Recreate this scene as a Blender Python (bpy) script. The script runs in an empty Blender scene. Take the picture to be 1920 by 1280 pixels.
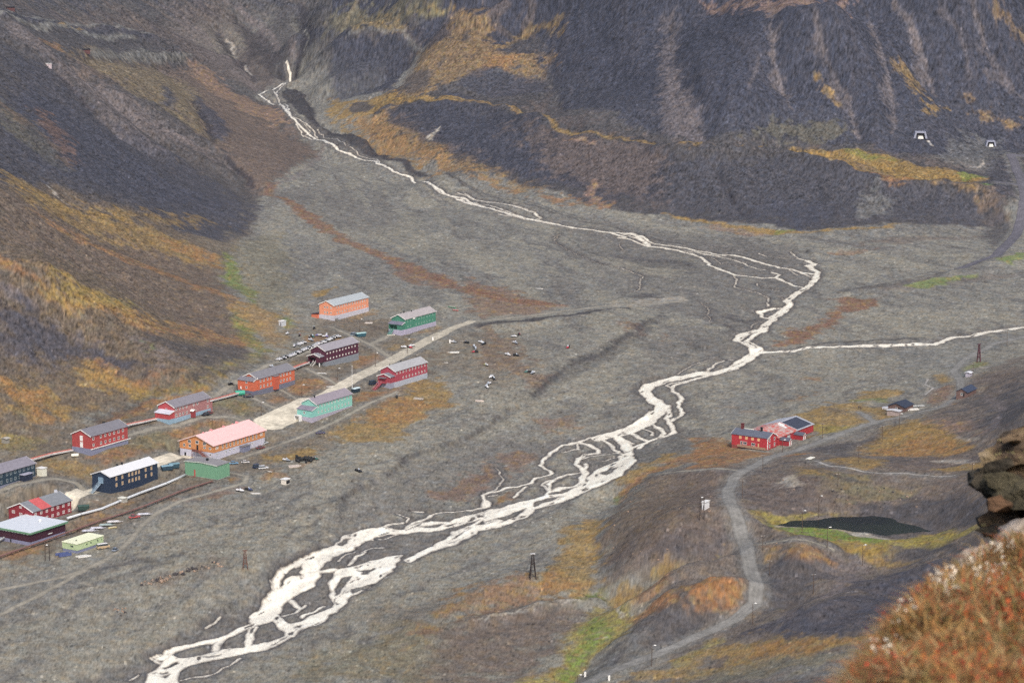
import bpy, bmesh, math, random
import numpy as np
from mathutils import Vector, Matrix

# ---------------------------------------------------------------- camera, sky, sun
scene = bpy.context.scene
COL = scene.collection
CAM_H = 258.0
PITCH = math.radians(10.6)
FPX = 4735.0                      # focal length in pixels of the 1920 px wide photograph
cam_data = bpy.data.cameras.new("camera")
cam = bpy.data.objects.new("camera", cam_data)
COL.objects.link(cam)
cam_data.sensor_width = 22.3
cam_data.lens = FPX / 1920.0 * 22.3
cam_data.clip_start = 0.2
cam_data.clip_end = 9000.0
cam.location = (0, 0, CAM_H)
cam.rotation_euler = (math.pi / 2 - PITCH, 0, 0)
cam_data.dof.use_dof = True
cam_data.dof.focus_distance = 1100.0
cam_data.dof.aperture_fstop = 7.5
scene.camera = cam

SUN_EL, SUN_AZ = math.radians(44), math.radians(168)     # azimuth clockwise from +Y (compass style)
world = bpy.data.worlds.new("World")
scene.world = world
world.use_nodes = True
wn = world.node_tree
sky = wn.nodes.new("ShaderNodeTexSky")
sky.sky_type = 'NISHITA'
sky.sun_disc = False
sky.sun_elevation = SUN_EL
sky.sun_rotation = SUN_AZ
sky.air_density = 1.0
sky.dust_density = 4.0
sky.ozone_density = 1.0
wn.nodes["Background"].inputs["Strength"].default_value = 0.115
wn.links.new(sky.outputs[0], wn.nodes["Background"].inputs["Color"])
sun_data = bpy.data.lights.new("sun", 'SUN')
sun_data.energy = 2.1
sun_data.angle = math.radians(10)
sun_data.color = (1.0, 0.965, 0.87)
sun = bpy.data.objects.new("sun", sun_data)
COL.objects.link(sun)
sd = Vector((math.sin(SUN_AZ) * math.cos(SUN_EL), math.cos(SUN_AZ) * math.cos(SUN_EL), math.sin(SUN_EL)))
sun.rotation_euler = sd.to_track_quat('Z', 'Y').to_euler()
sun.location = (0, 0, 600)
scene.view_settings.view_transform = 'Standard'
scene.view_settings.look = 'None'
scene.view_settings.exposure = 0.36
scene.view_settings.gamma = 1.0
scene.render.engine = 'CYCLES'
scene.cycles.max_bounces = 5
scene.cycles.diffuse_bounces = 2
scene.cycles.volume_bounces = 0
scene.cycles.use_denoising = False

# ---------------------------------------------------------------- maths helpers
CP, SP = math.cos(PITCH), math.sin(PITCH)

def ray(px, py):
    dx = (np.asarray(px, float) - 960) / FPX
    dy = (640 - np.asarray(py, float)) / FPX
    return dx, CP + dy * SP, -SP + dy * CP

def hsh(ix, iy, seed):
    n = (ix.astype(np.int64) * 374761393 + iy.astype(np.int64) * 668265263 + seed * 1442695041) & 0xFFFFFFFF
    n = ((n ^ (n >> 13)) * 1274126177) & 0xFFFFFFFF
    n = n ^ (n >> 16)
    return n

def perlin(x, y, seed=0):
    x = np.asarray(x, np.float32); y = np.asarray(y, np.float32)
    x0 = np.floor(x); y0 = np.floor(y)
    fx = x - x0; fy = y - y0
    ix = x0.astype(np.int64); iy = y0.astype(np.int64)
    def g(jx, jy, ddx, ddy):
        a = (hsh(jx, jy, seed) & 1023).astype(np.float32) * np.float32(2 * math.pi / 1024)
        return np.cos(a) * ddx + np.sin(a) * ddy
    u = fx * fx * fx * (fx * (fx * 6 - 15) + 10); v = fy * fy * fy * (fy * (fy * 6 - 15) + 10)
    n00 = g(ix, iy, fx, fy); n10 = g(ix + 1, iy, fx - 1, fy)
    n01 = g(ix, iy + 1, fx, fy - 1); n11 = g(ix + 1, iy + 1, fx - 1, fy - 1)
    a = n00 + u * (n10 - n00); b = n01 + u * (n11 - n01)
    return (a + v * (b - a)) * 1.5

def fbm(x, y, octs=4, seed=0, gain=0.5):
    s = 0; a = 1.0; t = 0
    for i in range(octs):
        s = s + a * perlin(x * 2.03 ** i, y * 2.03 ** i, seed + i * 17); t += a; a *= gain
    return s / t * 1.3

def sstep(a, b, x):
    t = np.clip((x - a) / (b - a), 0, 1)
    return t * t * (3 - 2 * t)

def lerp(a, b, t): return a + (b - a) * t

# ---------------------------------------------------------------- base relief: anchors in the valley
GR = 0.05
def floor_z(x, y): return GR * (y - 1100.0)

def on_floor(px, py, h=0.0):
    """where the sight line of a photo pixel meets the valley plane raised by h"""
    dx, dy, dz = ray(px, py)
    t = (CAM_H - h + GR * 1100.0) / (GR * dy - dz)
    return dx * t, dy * t

ANC = []   # x, y, h
def anc(pts):
    for px, py, h in pts:
        x, y = on_floor(px, py, h)
        ANC.append((float(x), float(y), h))

anc([(280,1270,0),(140,1300,1),(520,1110,0),(700,1010,0),(860,960,0),(1000,900,0),(1120,850,0),(1200,830,0),(1230,750,0),(1330,700,0),(1420,660,0),
     (1460,590,0),(1530,500,0),(1450,460,0),(1320,460,0),(1200,430,0),(1010,410,0),(900,380,0),(800,340,0),(700,300,0),(600,265,1),(545,200,2),
     (540,150,4),(545,110,8),(560,60,20),(548,20,34),(545,-40,60),
     (700,840,5),(1000,700,5),(1180,600,4),(650,900,5),(800,780,6),(1100,640,4),(600,600,9),(640,650,9),(700,700,8),(250,900,8),(350,900,8),(60,980,8),
     (400,850,8),(520,800,8),(650,770,8),(760,720,8),(850,640,7),(330,790,14),(200,850,14),(60,910,14),(430,750,14),(480,740,13),(560,690,12),(620,640,10),
     (0,1200,4),(-120,1200,5),(150,1250,2),(300,1080,6),(450,1060,5),(0,1060,8),(500,940,6),(600,860,6),(550,1000,4),
     (700,450,3),(560,370,6),(620,330,4),(900,500,3),(1050,570,3),(650,560,8),(500,560,12),(520,450,8),(780,600,7),(900,420,2),(1100,500,1),(1300,560,1),(1250,640,2),
     (1700,480,1),(1900,470,2),(2050,470,3),(1900,560,1),(2060,560,2),(1650,560,0),(1600,620,0),(1900,615,0),(2060,600,1),(1850,660,2),(1600,700,1),(1400,760,2),(1320,800,2),
     (1650,740,4),(1500,760,4),
     (650,180,13),(640,230,13),(700,255,13),(850,325,10),(1000,368,6),(1080,388,4),(600,200,12),(580,160,12),
     (740,208,22),(900,207,30),(1000,228,33),(1100,252,34),(1300,287,33),(1500,292,31),(1600,315,27),(1700,335,22),(1850,370,15),
     (760,260,15),(820,292,12),(950,338,8),(1100,378,5),(1300,415,2),(1500,435,2),(1700,430,3),(1880,412,4),
     (1050,215,34),(1200,250,36),(1450,275,33),(1650,290,30),(1800,310,24),(1880,320,20),(2000,330,18),(1910,400,8),(2000,400,8),(1905,300,22)])
def anc_s(pts, b, s):
    """anchors on a slope of tangent s that starts at pixel b (px, py, h)"""
    yb = float(on_floor(*b)[1])
    for px, py in pts:
        dx, dy, dz = ray(px, py); m = dz / dy
        yy = (CAM_H + GR * 1100 - b[2] + s * yb) / (s - m + GR)
        ANC.append((float(dx / dy * yy), float(yy), b[2] + s * (yy - yb)))
anc_s([(740,150),(700,100),(640,140),(650,60),(720,30),(650,-40),(800,-40)], (640,190,13), 0.24)
anc_s([(850,150),(850,80),(860,20),(950,120),(1000,150),(1000,60),(950,-40)], (900,195,31), 0.27)
anc_s([(600,100),(610,50),(600,0)], (580,155,12), 0.30)
# right-hand hills round the road and the tarn
anc([(1450,850,10),(1530,825,10),(1400,850,11),(1690,765,8),(1800,745,10),(1640,800,11),(1330,870,12),(1200,890,5),(1150,945,3),(1100,1000,4),(1020,1080,4),(900,1090,2),
     (800,1180,2),(760,1290,2),(650,1290,1),(1250,960,22),(1320,950,25),(1370,900,17),(1390,1020,19),(1430,1110,17),(1380,1170,14),(1230,1230,10),(1090,1285,8),
     (1170,1130,5),(1080,1220,4),(1000,1270,3),(1240,1150,13),(1300,1080,18),(1150,1020,8),(1230,1010,19),(1450,985,20),(1480,930,22),(1600,928,22.5),(1560,893,25),(1640,883,25),(1720,935,23),(1800,889,27),
     (1700,850,18),(1850,850,28),(1900,780,34),(1960,740,44),(1900,710,20),(1780,765,14),(2060,700,60),(1600,1060,19),(1490,1050,23),(1440,1070,19),(1640,1120,24),(1750,1100,32),(1850,1050,42),
     (1600,1200,30),(1450,1230,20),(1500,1150,23),(1800,1200,44),(1300,1285,14),(1500,1290,28),(1900,920,42),(1800,930,28),(2050,850,75),(2050,1000,72),(2050,1200,74),(1800,1290,40),(1850,980,36)])
TARN_Z = floor_z(*on_floor(1600, 985, 20)) + 20
for px, py in [(1470,985),(1540,975),(1600,968),(1700,985),(1740,995),(1650,1003),(1560,995),(1520,1015),(1620,1030)]:
    dx, dy, dz = ray(px, py); t = (TARN_Z + 0.3 - CAM_H) / dz
    ANC.append((dx * t, dy * t, TARN_Z + 0.3 - floor_z(dx * t, dy * t)))

def side_anchors(base, side, slope0, slope1, offs, hcap=600):
    """mountain wall: heights climb away from a base line given in photo pixels"""
    W = [(*map(float, on_floor(px, py, h)), h) for px, py, h in base]
    for i, (x, y, h) in enumerate(W):
        a = W[max(i - 1, 0)]; b = W[min(i + 1, len(W) - 1)]
        tx, ty = b[0] - a[0], b[1] - a[1]; l = math.hypot(tx, ty)
        nx, ny = (-ty / l * side, tx / l * side)
        ANC.append((x, y, h))
        for d in offs:
            hh = h + slope0 * min(d, 45) + slope1 * max(0, d - 45)
            ANC.append((x + nx * d, y + ny * d, min(hh, hcap)))
    return W
LEFT_BASE = side_anchors([(-330,1010,16),(-120,900,16),(0,845,16),(130,800,16),(280,745,16),(400,735,15),(465,690,14),(450,620,14),(425,530,12),(470,440,9),(490,360,7),(580,292,3),(505,200,4),(520,150,6)],
                         1, 0.33, 0.58, (20, 45, 110, 240, 420, 700))
BACK_BASE = side_anchors([(1060,200,36),(1300,258,38),(1480,266,35),(1680,283,31),(1860,272,26),(2080,250,26),(2300,240,28)], 1, 0.5, 0.66, (20, 60, 140, 300, 600))
A = np.array(ANC)
MQ = 14.0
K = np.sqrt((A[:, None, 0] - A[None, :, 0]) ** 2 + (A[:, None, 1] - A[None, :, 1]) ** 2 + MQ * MQ)
wts = np.linalg.lstsq(np.block([[K - 0 * K, np.ones((len(A), 1))], [np.ones((1, len(A))), np.zeros((1, 1))]]), np.append(A[:, 2], 0), rcond=1e-7)[0]
CX0, CY0, CS = -760.0, 560.0, 6.0
cxs = CX0 + CS * np.arange(254); cys = CY0 + CS * np.arange(392)
GX, GY = np.meshgrid(cxs, cys)
HC = np.zeros(GX.shape)
for r0 in range(0, GX.shape[0], 40):
    gx = GX[r0:r0 + 40, :, None]; gy = GY[r0:r0 + 40, :, None]
    HC[r0:r0 + 40] = np.sqrt((gx - A[:, 0]) ** 2 + (gy - A[:, 1]) ** 2 + MQ * MQ) @ wts[:-1] + wts[-1]
HC = np.clip(HC, -2, 420)
ZC = HC + floor_z(GX, GY)

def bil(F, x, y):
    u = np.clip((np.asarray(x) - CX0) / CS, 0, F.shape[1] - 1.001); v = np.clip((np.asarray(y) - CY0) / CS, 0, F.shape[0] - 1.001)
    i = u.astype(int); j = v.astype(int); fu = u - i; fv = v - j
    return (F[j, i] * (1 - fu) + F[j, i + 1] * fu) * (1 - fv) + (F[j + 1, i] * (1 - fu) + F[j + 1, i + 1] * fu) * fv
def base_z(x, y): return bil(ZC, x, y)

def hit(px, py, zf=base_z):
    """world points where photo pixels meet the relief"""
    px = np.atleast_1d(np.asarray(px, float)); py = np.atleast_1d(np.asarray(py, float))
    dx, dy, dz = ray(px, py)
    ts = np.linspace(560, 2880, 1100)
    X = dx[:, None] * ts; Y = dy[:, None] * ts; Z = CAM_H + dz[:, None] * ts
    below = Z < zf(X, Y)
    k = np.where(below.any(1), below.argmax(1), len(ts) - 1)
    hi = ts[k]; lo = ts[np.maximum(k - 1, 0)]
    for _ in range(12):
        m = (lo + hi) / 2
        b = CAM_H + dz * m < zf(dx * m, dy * m)
        hi = np.where(b, m, hi); lo = np.where(b, lo, m)
    return np.stack([dx * hi, dy * hi], 1)
# ---------------------------------------------------------------- fine ground grid (polar, even in ground detail)
NC = 1320
AZ = np.linspace(-math.radians(13.6), math.radians(13.6), NC)
rs = [560.0]
while rs[-1] < 2800:
    r = rs[-1]
    if r < 2120: s = min(max(0.45, r * r / 620000.0 * 0.9), 1.15)
    else: s = 3.0
    rs.append(r + s)
RS = np.array(rs); NR = len(RS)
SA, CA = np.sin(AZ), np.cos(AZ)
X = (RS[:, None] * SA[None, :]); Y = (RS[:, None] * CA[None, :])
X32 = X.astype(np.float32); Y32 = Y.astype(np.float32)
Z = base_z(X, Y)
HH = Z - floor_z(X, Y)

def win(x0, y0, x1, y1):
    """row and column window of the grid that covers a world box"""
    cx = np.array([x0, x1, x0, x1]); cy = np.array([y0, y0, y1, y1])
    a = np.arctan2(cx, cy)
    rmin = math.hypot(0 if x0 < 0 < x1 else min(abs(x0), abs(x1)), max(y0, 1)); rmax = math.hypot(max(abs(x0), abs(x1)), y1)
    i0, i1 = np.searchsorted(RS, [rmin, rmax]); j0, j1 = np.searchsorted(AZ, [a.min(), a.max()])
    return slice(max(i0 - 1, 0), min(i1 + 2, NR)), slice(max(j0 - 1, 0), min(j1 + 2, NC))

# domain warp so that traced outlines get natural edges
wx1 = fbm(X32 / 26, Y32 / 26, 4, 5) ; wy1 = fbm(X32 / 26, Y32 / 26, 4, 55)
WX = X32 + 4 * wx1; WY = Y32 + 10 * wy1
wx2 = fbm(X32 / 9, Y32 / 9, 2, 7); wy2 = fbm(X32 / 9, Y32 / 9, 2, 77)
RX = X32 + 1.3 * wx2; RY = Y32 + 2.0 * wy2

def sd_line(out, pts, w, margin, XX=None, YY=None, taper=None):
    """signed distance (positive inside, metres) to a thick polyline, max-combined into out"""
    XX = RX if XX is None else XX; YY = RY if YY is None else YY
    for k in range(len(pts) - 1):
        (ax, ay), (bx, by) = pts[k], pts[k + 1]
        m = margin + w
        s = win(min(ax, bx) - m - 8, min(ay, by) - m - 8, max(ax, bx) + m + 8, max(ay, by) + m + 8)
        x = XX[s]; y = YY[s]
        if x.size == 0: continue
        dx, dy = bx - ax, by - ay; L = dx * dx + dy * dy + 1e-9
        t = np.clip(((x - ax) * dx + (y - ay) * dy) / L, 0, 1)
        d = np.hypot(x - ax - t * dx, y - ay - t * dy)
        out[s] = np.maximum(out[s], w / 2 - d)

def sd_poly(pts, margin, XX, YY):
    """window and signed distance (positive inside) of a polygon"""
    P = np.array(pts)
    s = win(P[:, 0].min() - margin - 10, P[:, 1].min() - margin - 14, P[:, 0].max() + margin + 10, P[:, 1].max() + margin + 14)
    x = XX[s]; y = YY[s]
    d = np.full(x.shape, 1e9, np.float32); ins = np.zeros(x.shape, bool)
    for k in range(len(P)):
        ax, ay = P[k - 1]; bx, by = P[k]
        dx, dy = bx - ax, by - ay; L = dx * dx + dy * dy + 1e-9
        t = np.clip(((x - ax) * dx + (y - ay) * dy) / L, 0, 1)
        d = np.minimum(d, np.hypot(x - ax - t * dx, y - ay - t * dy))
        c = ((ay > y) != (by > y)) & (x < (bx - ax) * (y - ay) / (by - ay + 1e-12) + ax)
        ins ^= c
    return s, np.where(ins, d, -d)

def Zm(x0, y0, s, pts): return [(x0 + a / s, y0 + b / s) for a, b in pts]
def W2(pts):
    q = hit([p[0] for p in pts], [p[1] for p in pts]); return [tuple(v) for v in q]

# ---------------------------------------------------------------- river traces
R1 = (880, 760, 4.3636); R2 = (240, 960, 4.0); R3 = (1120, 560, 4.5706); R4 = (1160, 400, 4.8); R5 = (620, 900, 5.0526); U1 = (480, 100, 3.2); U2 = (860, 360, 2.7429); PX = (0, 0, 1)
RIV = [
 (U1,5,[(185,20),(195,45),(205,90),(212,135),(150,180),(90,220),(20,250),(60,285),(110,320),(170,350),(205,400),(250,450),(300,500),(360,545),(430,560),(500,605),(600,655),(680,675),(750,690),(850,725),(930,745),(1040,790),(1130,850),(1250,880),(1380,930)]),
 (U1,3,[(205,400),(260,425),(345,485),(365,540)]),(U1,3,[(100,240),(135,290),(190,345),(205,400)]),(U1,3,[(212,135),(150,200),(120,260)]),
 (U1,2.5,[(560,595),(620,640),(700,665),(760,690)]),(U1,3,[(240,455),(290,520),(350,548)]),(U1,2,[(370,490),(480,545),(540,585)]),
 (U1,2.5,[(1250,850),(1330,890),(1480,910),(1600,935),(1670,960),(1710,1000),(1690,1015)]),(U1,3,[(1230,880),(1400,920),(1520,960),(1690,1015),(1800,1035),(1920,1060)]),
 (U1,3,[(1450,965),(1560,985),(1680,1012)]),(U1,3,[(1050,795),(1100,845),(1200,875),(1380,930)]),(U1,2,[(290,455),(330,500),(300,520)]),
 (U2,4,[(0,45),(100,75),(250,115),(390,150),(470,165),(560,185),(660,200),(760,215),(860,240)]),(U2,2.5,[(0,10),(80,45),(180,60),(330,95),(390,115),(415,140),(395,152)]),
 (U2,3,[(560,185),(700,205),(850,225),(960,255)]),(U2,1,[(480,235),(520,215),(490,245),(550,290),(620,320),(700,355),(760,375)]),(U2,1,[(820,265),(850,290),(830,300)]),
 (R4,5,[(-30,190),(120,195),(200,240),(280,290),(380,300),(480,320),(600,345),(690,370)]),
 (R4,4,[(100,200),(200,215),(300,265),(450,285),(600,305),(700,330),(850,355),(1000,370),(1120,385),(1230,420),(1350,455),(1500,490),(1620,515),(1740,540)]),
 (R4,3,[(0,225),(150,255),(280,295)]),(R4,3,[(600,330),(700,345),(850,370),(960,375)]),
 (R4,4,[(690,370),(760,400),(820,455),(900,490),(980,525),(1060,550),(1200,565),(1400,575),(1500,610),(1600,645),(1690,665)]),
 (R4,2.6,[(700,340),(800,365),(920,385),(1050,415),(1150,460),(1250,490),(1310,505)]),(R4,3.5,[(1380,520),(1450,545),(1410,570),(1490,600)]),
 (R4,1.6,[(820,290),(940,310)]),(R4,1.6,[(1020,320),(1140,335)]),(R4,2,[(1250,350),(1330,375),(1500,395),(1620,400),(1720,430)]),
 (R4,2,[(1540,340),(1610,390),(1700,420)]),
 (R4,6,[(1700,420),(1760,450),(1700,465),(1740,495),(1790,525),(1775,575),(1740,620),(1690,665)]),
 (R4,7,[(1690,665),(1620,695),(1570,740),(1510,780),(1540,820),(1480,880),(1400,915),(1370,960),(1310,1000),(1290,1040),(1180,1060),(1110,1090),(1060,1130),(1130,1170),(1200,1210),(1230,1255)]),
 (R4,2,[(1500,490),(1570,525),(1620,550)]),(R4,2.5,[(1620,515),(1720,560),(1760,560)]),
 (R4,4,[(1470,850),(1360,865),(1260,885),(1300,930),(1360,940)]),(R4,5,[(1320,1040),(1200,1100),(1150,1140),(1220,1170),(1270,1200),(1300,1245)]),
 (R4,1.8,[(1040,555),(1060,610),(1035,650),(1150,680),(1260,710),(1330,740),(1360,760),(1340,800),(1350,850)]),
 (R4,1.3,[(800,385),(860,400),(920,445),(1040,465),(1130,490)]),(R4,1.2,[(1230,620),(1270,655),(1380,680),(1470,695)]),
 (R4,1.5,[(0,480),(100,510),(220,555),(190,585),(185,680),(100,705),(0,710)]),(R4,1,[(740,790),(810,860),(800,910),(830,940),(810,965)]),(R4,1.3,[(1470,745),(1490,780)]),(R4,1.3,[(1250,980),(1200,1000),(1210,1030)]),
 (PX,4.6,[(1428,659),(1500,655),(1600,652),(1700,648),(1752,644),(1780,632),(1830,625),(1880,617),(1960,608)]),
 (R3,8,[(1360,440),(1340,470),(1240,530),(1150,590),(1000,625),(850,640),(700,665),(560,700),(450,735),(400,775),(460,840),(530,900),(550,950),(480,1010),(430,1060),(330,1110),(200,1150),(80,1170),(0,1195)]),
 (R3,3.2,[(1000,625),(900,665),(800,690),(680,730),(630,760),(680,810),(740,850),(690,880),(700,930),(740,970),(700,1000),(635,1035)]),
 (R3,2,[(800,680),(700,700),(590,735),(630,760)]),
 (R3,3.6,[(600,900),(610,960),(600,1030),(640,1090),(670,1130),(600,1165),(500,1185),(420,1215),(350,1270)]),(R3,3,[(470,1060),(530,1110),(575,1140),(540,1170)]),
 (R3,1.2,[(680,635),(760,590),(850,545),(980,515),(1080,510),(1170,515)]),(R3,2,[(930,610),(1010,560),(1090,520)]),
 (R1,8.5,[(1560,40),(1500,80),(1420,130),(1300,190),(1180,225),(1080,250)]),
 (R1,3,[(1080,245),(980,255),(890,290),(770,320),(720,350),(650,385),(620,440),(590,485),(640,520),(680,545),(600,565),(530,590),(520,615),(440,640),(300,670),(170,700),(110,730),(130,770),(130,815)]),
 (R1,5,[(130,770),(135,810)]),(R1,3,[(130,825),(0,845)]),(R1,3.4,[(1060,240),(1130,290),(1180,340),(1220,375)]),
 (R1,2,[(890,300),(880,350),(760,370)]),
 (R1,4,[(900,290),(980,310),(1030,340),(1060,375),(950,395),(890,420),(880,470),(930,510),(960,570)]),
 (R1,7,[(1180,230),(1240,270),(1290,320),(1300,380),(1270,430),(1190,470),(1110,490),(1060,530),(1010,590)]),
 (R1,9,[(1280,400),(1310,450),(1240,520),(1180,570),(1080,610),(980,640),(900,680),(820,715)]),
 (R1,3.6,[(1330,330),(1440,290),(1540,255),(1620,240),(1680,200)]),(R1,3.4,[(1490,140),(1550,180),(1590,210),(1540,250)]),(R1,3,[(1700,0),(1745,45),(1720,80),(1650,115)]),
 (R1,4,[(1300,190),(1360,240),(1440,275)]),(R1,3,[(1200,240),(1330,300)]),(R1,2,[(1420,170),(1480,200),(1490,240)]),
 (R1,2.4,[(900,425),(1050,400),(1200,380),(1290,390)]),(R1,1.6,[(920,445),(1080,440),(1240,410)]),(R1,3,[(950,470),(965,580)]),
 (R1,5,[(930,510),(945,560),(920,610),(870,650),(760,660),(690,680)]),(R1,2.6,[(900,540),(800,560),(700,590),(620,620),(590,645),(650,680),(640,720)]),(R1,3,[(690,600),(650,640),(650,700)]),
 (R1,7,[(940,670),(740,725),(620,740),(480,780),(330,820),(200,860),(100,900),(0,930)]),(R1,6,[(820,735),(650,790),(520,840),(420,900),(300,950),(150,990),(-20,1030)]),
 (R1,2.2,[(470,660),(400,700),(380,740)]),(R1,1.4,[(230,720),(150,740)]),(R1,1.2,[(220,500),(250,560),(265,600),(250,650),(170,690)]),(R1,5,[(500,820),(350,860),(200,900),(50,960)]),
 (R5,7,[(1600,270),(1400,320),(1250,360),(1180,400),(1000,450),(800,460),(650,475),(500,480),(360,500),(240,550),(120,610),(0,660),(-60,690)]),
 (R5,4,[(1180,390),(950,385),(820,415),(700,460)]),(R5,4,[(1500,340),(1350,420),(1200,480),(1100,560),(1000,610)]),
 (R5,6,[(1600,370),(1450,420),(1340,470),(1280,520),(1180,570),(1060,610),(940,650),(850,690),(740,740)]),
 (R5,2,[(1400,260),(1250,275),(1100,290),(960,310),(910,350),(800,390),(700,440)]),(R5,1.5,[(740,385),(750,350),(700,330),(620,300)]),(R5,1.6,[(880,290),(760,280)]),(R5,1.8,[(700,390),(520,420),(400,460)]),
 (R5,1.6,[(500,610),(400,630),(300,670)]),(R5,1.8,[(340,670),(250,720),(160,780)]),(R5,1.2,[(240,660),(150,700),(40,750)]),(R5,1.2,[(640,500),(450,545),(280,560)]),
 (R2,8.5,[(1920,130),(1800,150),(1680,200),(1600,260),(1490,300),(1400,345),(1370,400),(1370,450),(1320,520),(1230,560),(1150,620),(1080,690),(1040,750),(980,800)]),
 (R2,3.5,[(1400,330),(1280,370),(1170,430),(1130,490),(1090,520),(1120,580)]),(R2,5,[(1300,470),(1200,530),(1120,600)]),
 (R2,3.8,[(980,800),(880,860),(780,900),(650,950),(520,980),(400,1000),(300,1040),(240,1080)]),(R2,1.5,[(240,1050),(170,1080),(240,1110)]),
 (R2,5.5,[(1060,740),(1110,790),(1170,830),(1220,900)]),(R2,3.2,[(900,1000),(920,900),(960,850)]),(R2,3,[(650,1020),(690,960),(720,930)]),(R2,2.5,[(1560,420),(1400,440)]),
 (R2,1.6,[(1170,770),(1260,740),(1330,690)]),(R2,2,[(1230,650),(1290,710)]),(R2,2,[(1460,700),(1380,740),(1290,780)]),(R2,1.2,[(400,1250),(600,1210),(760,1130),(850,1090)]),(R2,1.4,[(600,850),(700,780)]),
 (R2,1.2,[(1060,510),(1080,570),(1110,600)]),(R2,1.2,[(0,1250),(80,1210)]),
]
RIVP = [(R2,[(1920,330),(1700,380),(1540,430),(1490,540),(1510,620),(1540,700),(1480,730),(1300,790),(1210,820),(1190,860),(1170,920),(1060,950),(930,985),(700,1015),(520,1060),(380,1070),(310,1050),(260,1090),(200,1150),(120,1250),(90,1330),(400,1330),(400,1285),(380,1200),(480,1130),(700,1090),(900,1050),(1060,1010),(1190,950),(1300,880),(1480,800),(1600,710),(1680,630),(1800,570),(1890,500),(1990,440),(2060,300)]),
        (R5,[(1920,170),(1600,260),(1380,320),(1560,340),(1920,240)]),(R1,[(1270,440),(1340,465),(1230,560),(1080,640),(900,720),(760,745),(940,620),(1060,560)])]
ISL = [(R2,[(1560,620),(1545,560),(1600,480),(1690,465),(1620,540)]),(R2,[(1680,560),(1770,545),(1880,520),(1790,570),(1690,600)]),(R2,[(1750,440),(1850,410),(1810,445)]),
       (R2,[(250,1150),(360,1110),(380,1120),(270,1160)]),(R2,[(380,1200),(440,1150),(400,1230)]),(R2,[(1255,850),(1300,835),(1290,860)]),(R2,[(250,1220),(290,1205),(270,1230)]),
       (R2,[(560,1075),(700,1055),(600,1080)]),(R2,[(1120,1000),(1180,880),(1000,900)][:0] or [(1545,660),(1580,675),(1560,680)]),
       (R5,[(1080,420),(1190,390),(1120,430)]),(R5,[(1370,410),(1440,380),(1420,410)]),(R5,[(60,600),(110,560),(180,540),(110,610)]),(R5,[(310,880),(400,820),(420,835),(350,880)]),
       (R1,[(1070,540),(1140,510),(1220,490),(1130,555)]),(R2,[(1165,460),(1240,410),(1325,465),(1240,470)]),(R1,[(215,890),(400,830),(495,825),(400,880)][:0] or [(50,970),(110,935),(120,955)])]
river = np.full(X.shape, -30.0, np.float32)
for reg, w, pts in RIV:
    w = w * {id(U1): .5, id(U2): .7, id(R4): .72, id(R1): .74, id(R3): .82, id(R5): .86, id(R2): 1.0}.get(id(reg), 1)
    sd_line(river, W2(Zm(*reg, pts)), w, 12)
for reg, pts in RIVP:
    s, d = sd_poly(W2(Zm(*reg, pts)), 12, RX, RY); river[s] = np.maximum(river[s], np.clip(d, -30, 4.5))
for reg, pts in ISL:
    if len(pts) < 3: continue
    s, d = sd_poly(W2(Zm(*reg, pts)), 6, RX, RY); river[s] = np.minimum(river[s], -d)
rn = fbm(X32 / 7, Y32 / 15, 3, 31)
river = river + 0.1 - np.clip(rn - 0.16, 0, 1) * 7.0 * sstep(.6, 2.4, river)
river = river - 0.55 * fbm(X32 / 3.1, Y32 / 4.5, 3, 37) * (.3 + .7 * sstep(.6, 2.2, river)) - np.clip(fbm((X32 * .85 - Y32 * .53) / 2.6, (Y32 * .85 + X32 * .53) / 13, 3, 39) - .17, 0, 1) * 5 * sstep(.6, 2.0, river)

# ---------------------------------------------------------------- scarps and river banks
def scarp(pts, h, width, back, kc=1.0):
    """step in the ground: the left side of the traced line stands h higher, easing off over `back` metres"""
    global Z, STEEP
    P = W2(pts)
    best = np.full(X.shape, 1e9, np.float32); side = np.zeros(X.shape, np.float32); along = np.zeros(X.shape, np.float32)
    n = len(P) - 1
    for k in range(n):
        (ax, ay), (bx, by) = P[k], P[k + 1]
        s = win(min(ax, bx) - back - 10, min(ay, by) - back - 10, max(ax, bx) + back + 10, max(ay, by) + back + 10)
        x = RX[s] + 2.0 * wx1[s]; y = RY[s] + 3.0 * wy1[s]
        dx, dy = bx - ax, by - ay; L = dx * dx + dy * dy + 1e-9
        t = np.clip(((x - ax) * dx + (y - ay) * dy) / L, 0, 1)
        d = np.hypot(x - ax - t * dx, y - ay - t * dy)
        cr = dx * (y - ay) - dy * (x - ax)
        b = d < best[s]
        best[s] = np.where(b, d, best[s]); side[s] = np.where(b, np.sign(cr), side[s]); along[s] = np.where(b, (k + t) / n, along[s])
    m = best < back
    e = np.clip(np.minimum(along, 1 - along) * 8, 0, 1)
    sdv = best * side
    up = h * e * sstep(-width / 2, width / 2, sdv) * (1 - sstep(back * 0.35, back, np.abs(sdv))) * m
    Z += up
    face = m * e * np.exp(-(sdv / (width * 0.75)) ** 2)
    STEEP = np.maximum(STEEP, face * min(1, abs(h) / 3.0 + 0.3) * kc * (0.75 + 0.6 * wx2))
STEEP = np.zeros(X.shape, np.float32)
scarp([(1237,590),(1190,625),(1130,665),(1060,690),(1030,725),(1000,745),(960,770)][::-1], 1.8, 5.5, 40, kc=.6)
scarp([(1010,738),(950,778),(900,812),(850,835),(790,850),(750,872),(730,895),(690,915),(648,933),(640,969),(644,993)][::-1], 1.4, 2.0, 35)
scarp([(655,985),(615,1017),(592,1030),(560,1045),(522,1065),(502,1082),(510,1110),(485,1130),(447,1135),(400,1157),(365,1175),(327,1205),(285,1225),(240,1245),(180,1272)][::-1], 1.2, 2.0, 30)
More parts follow.
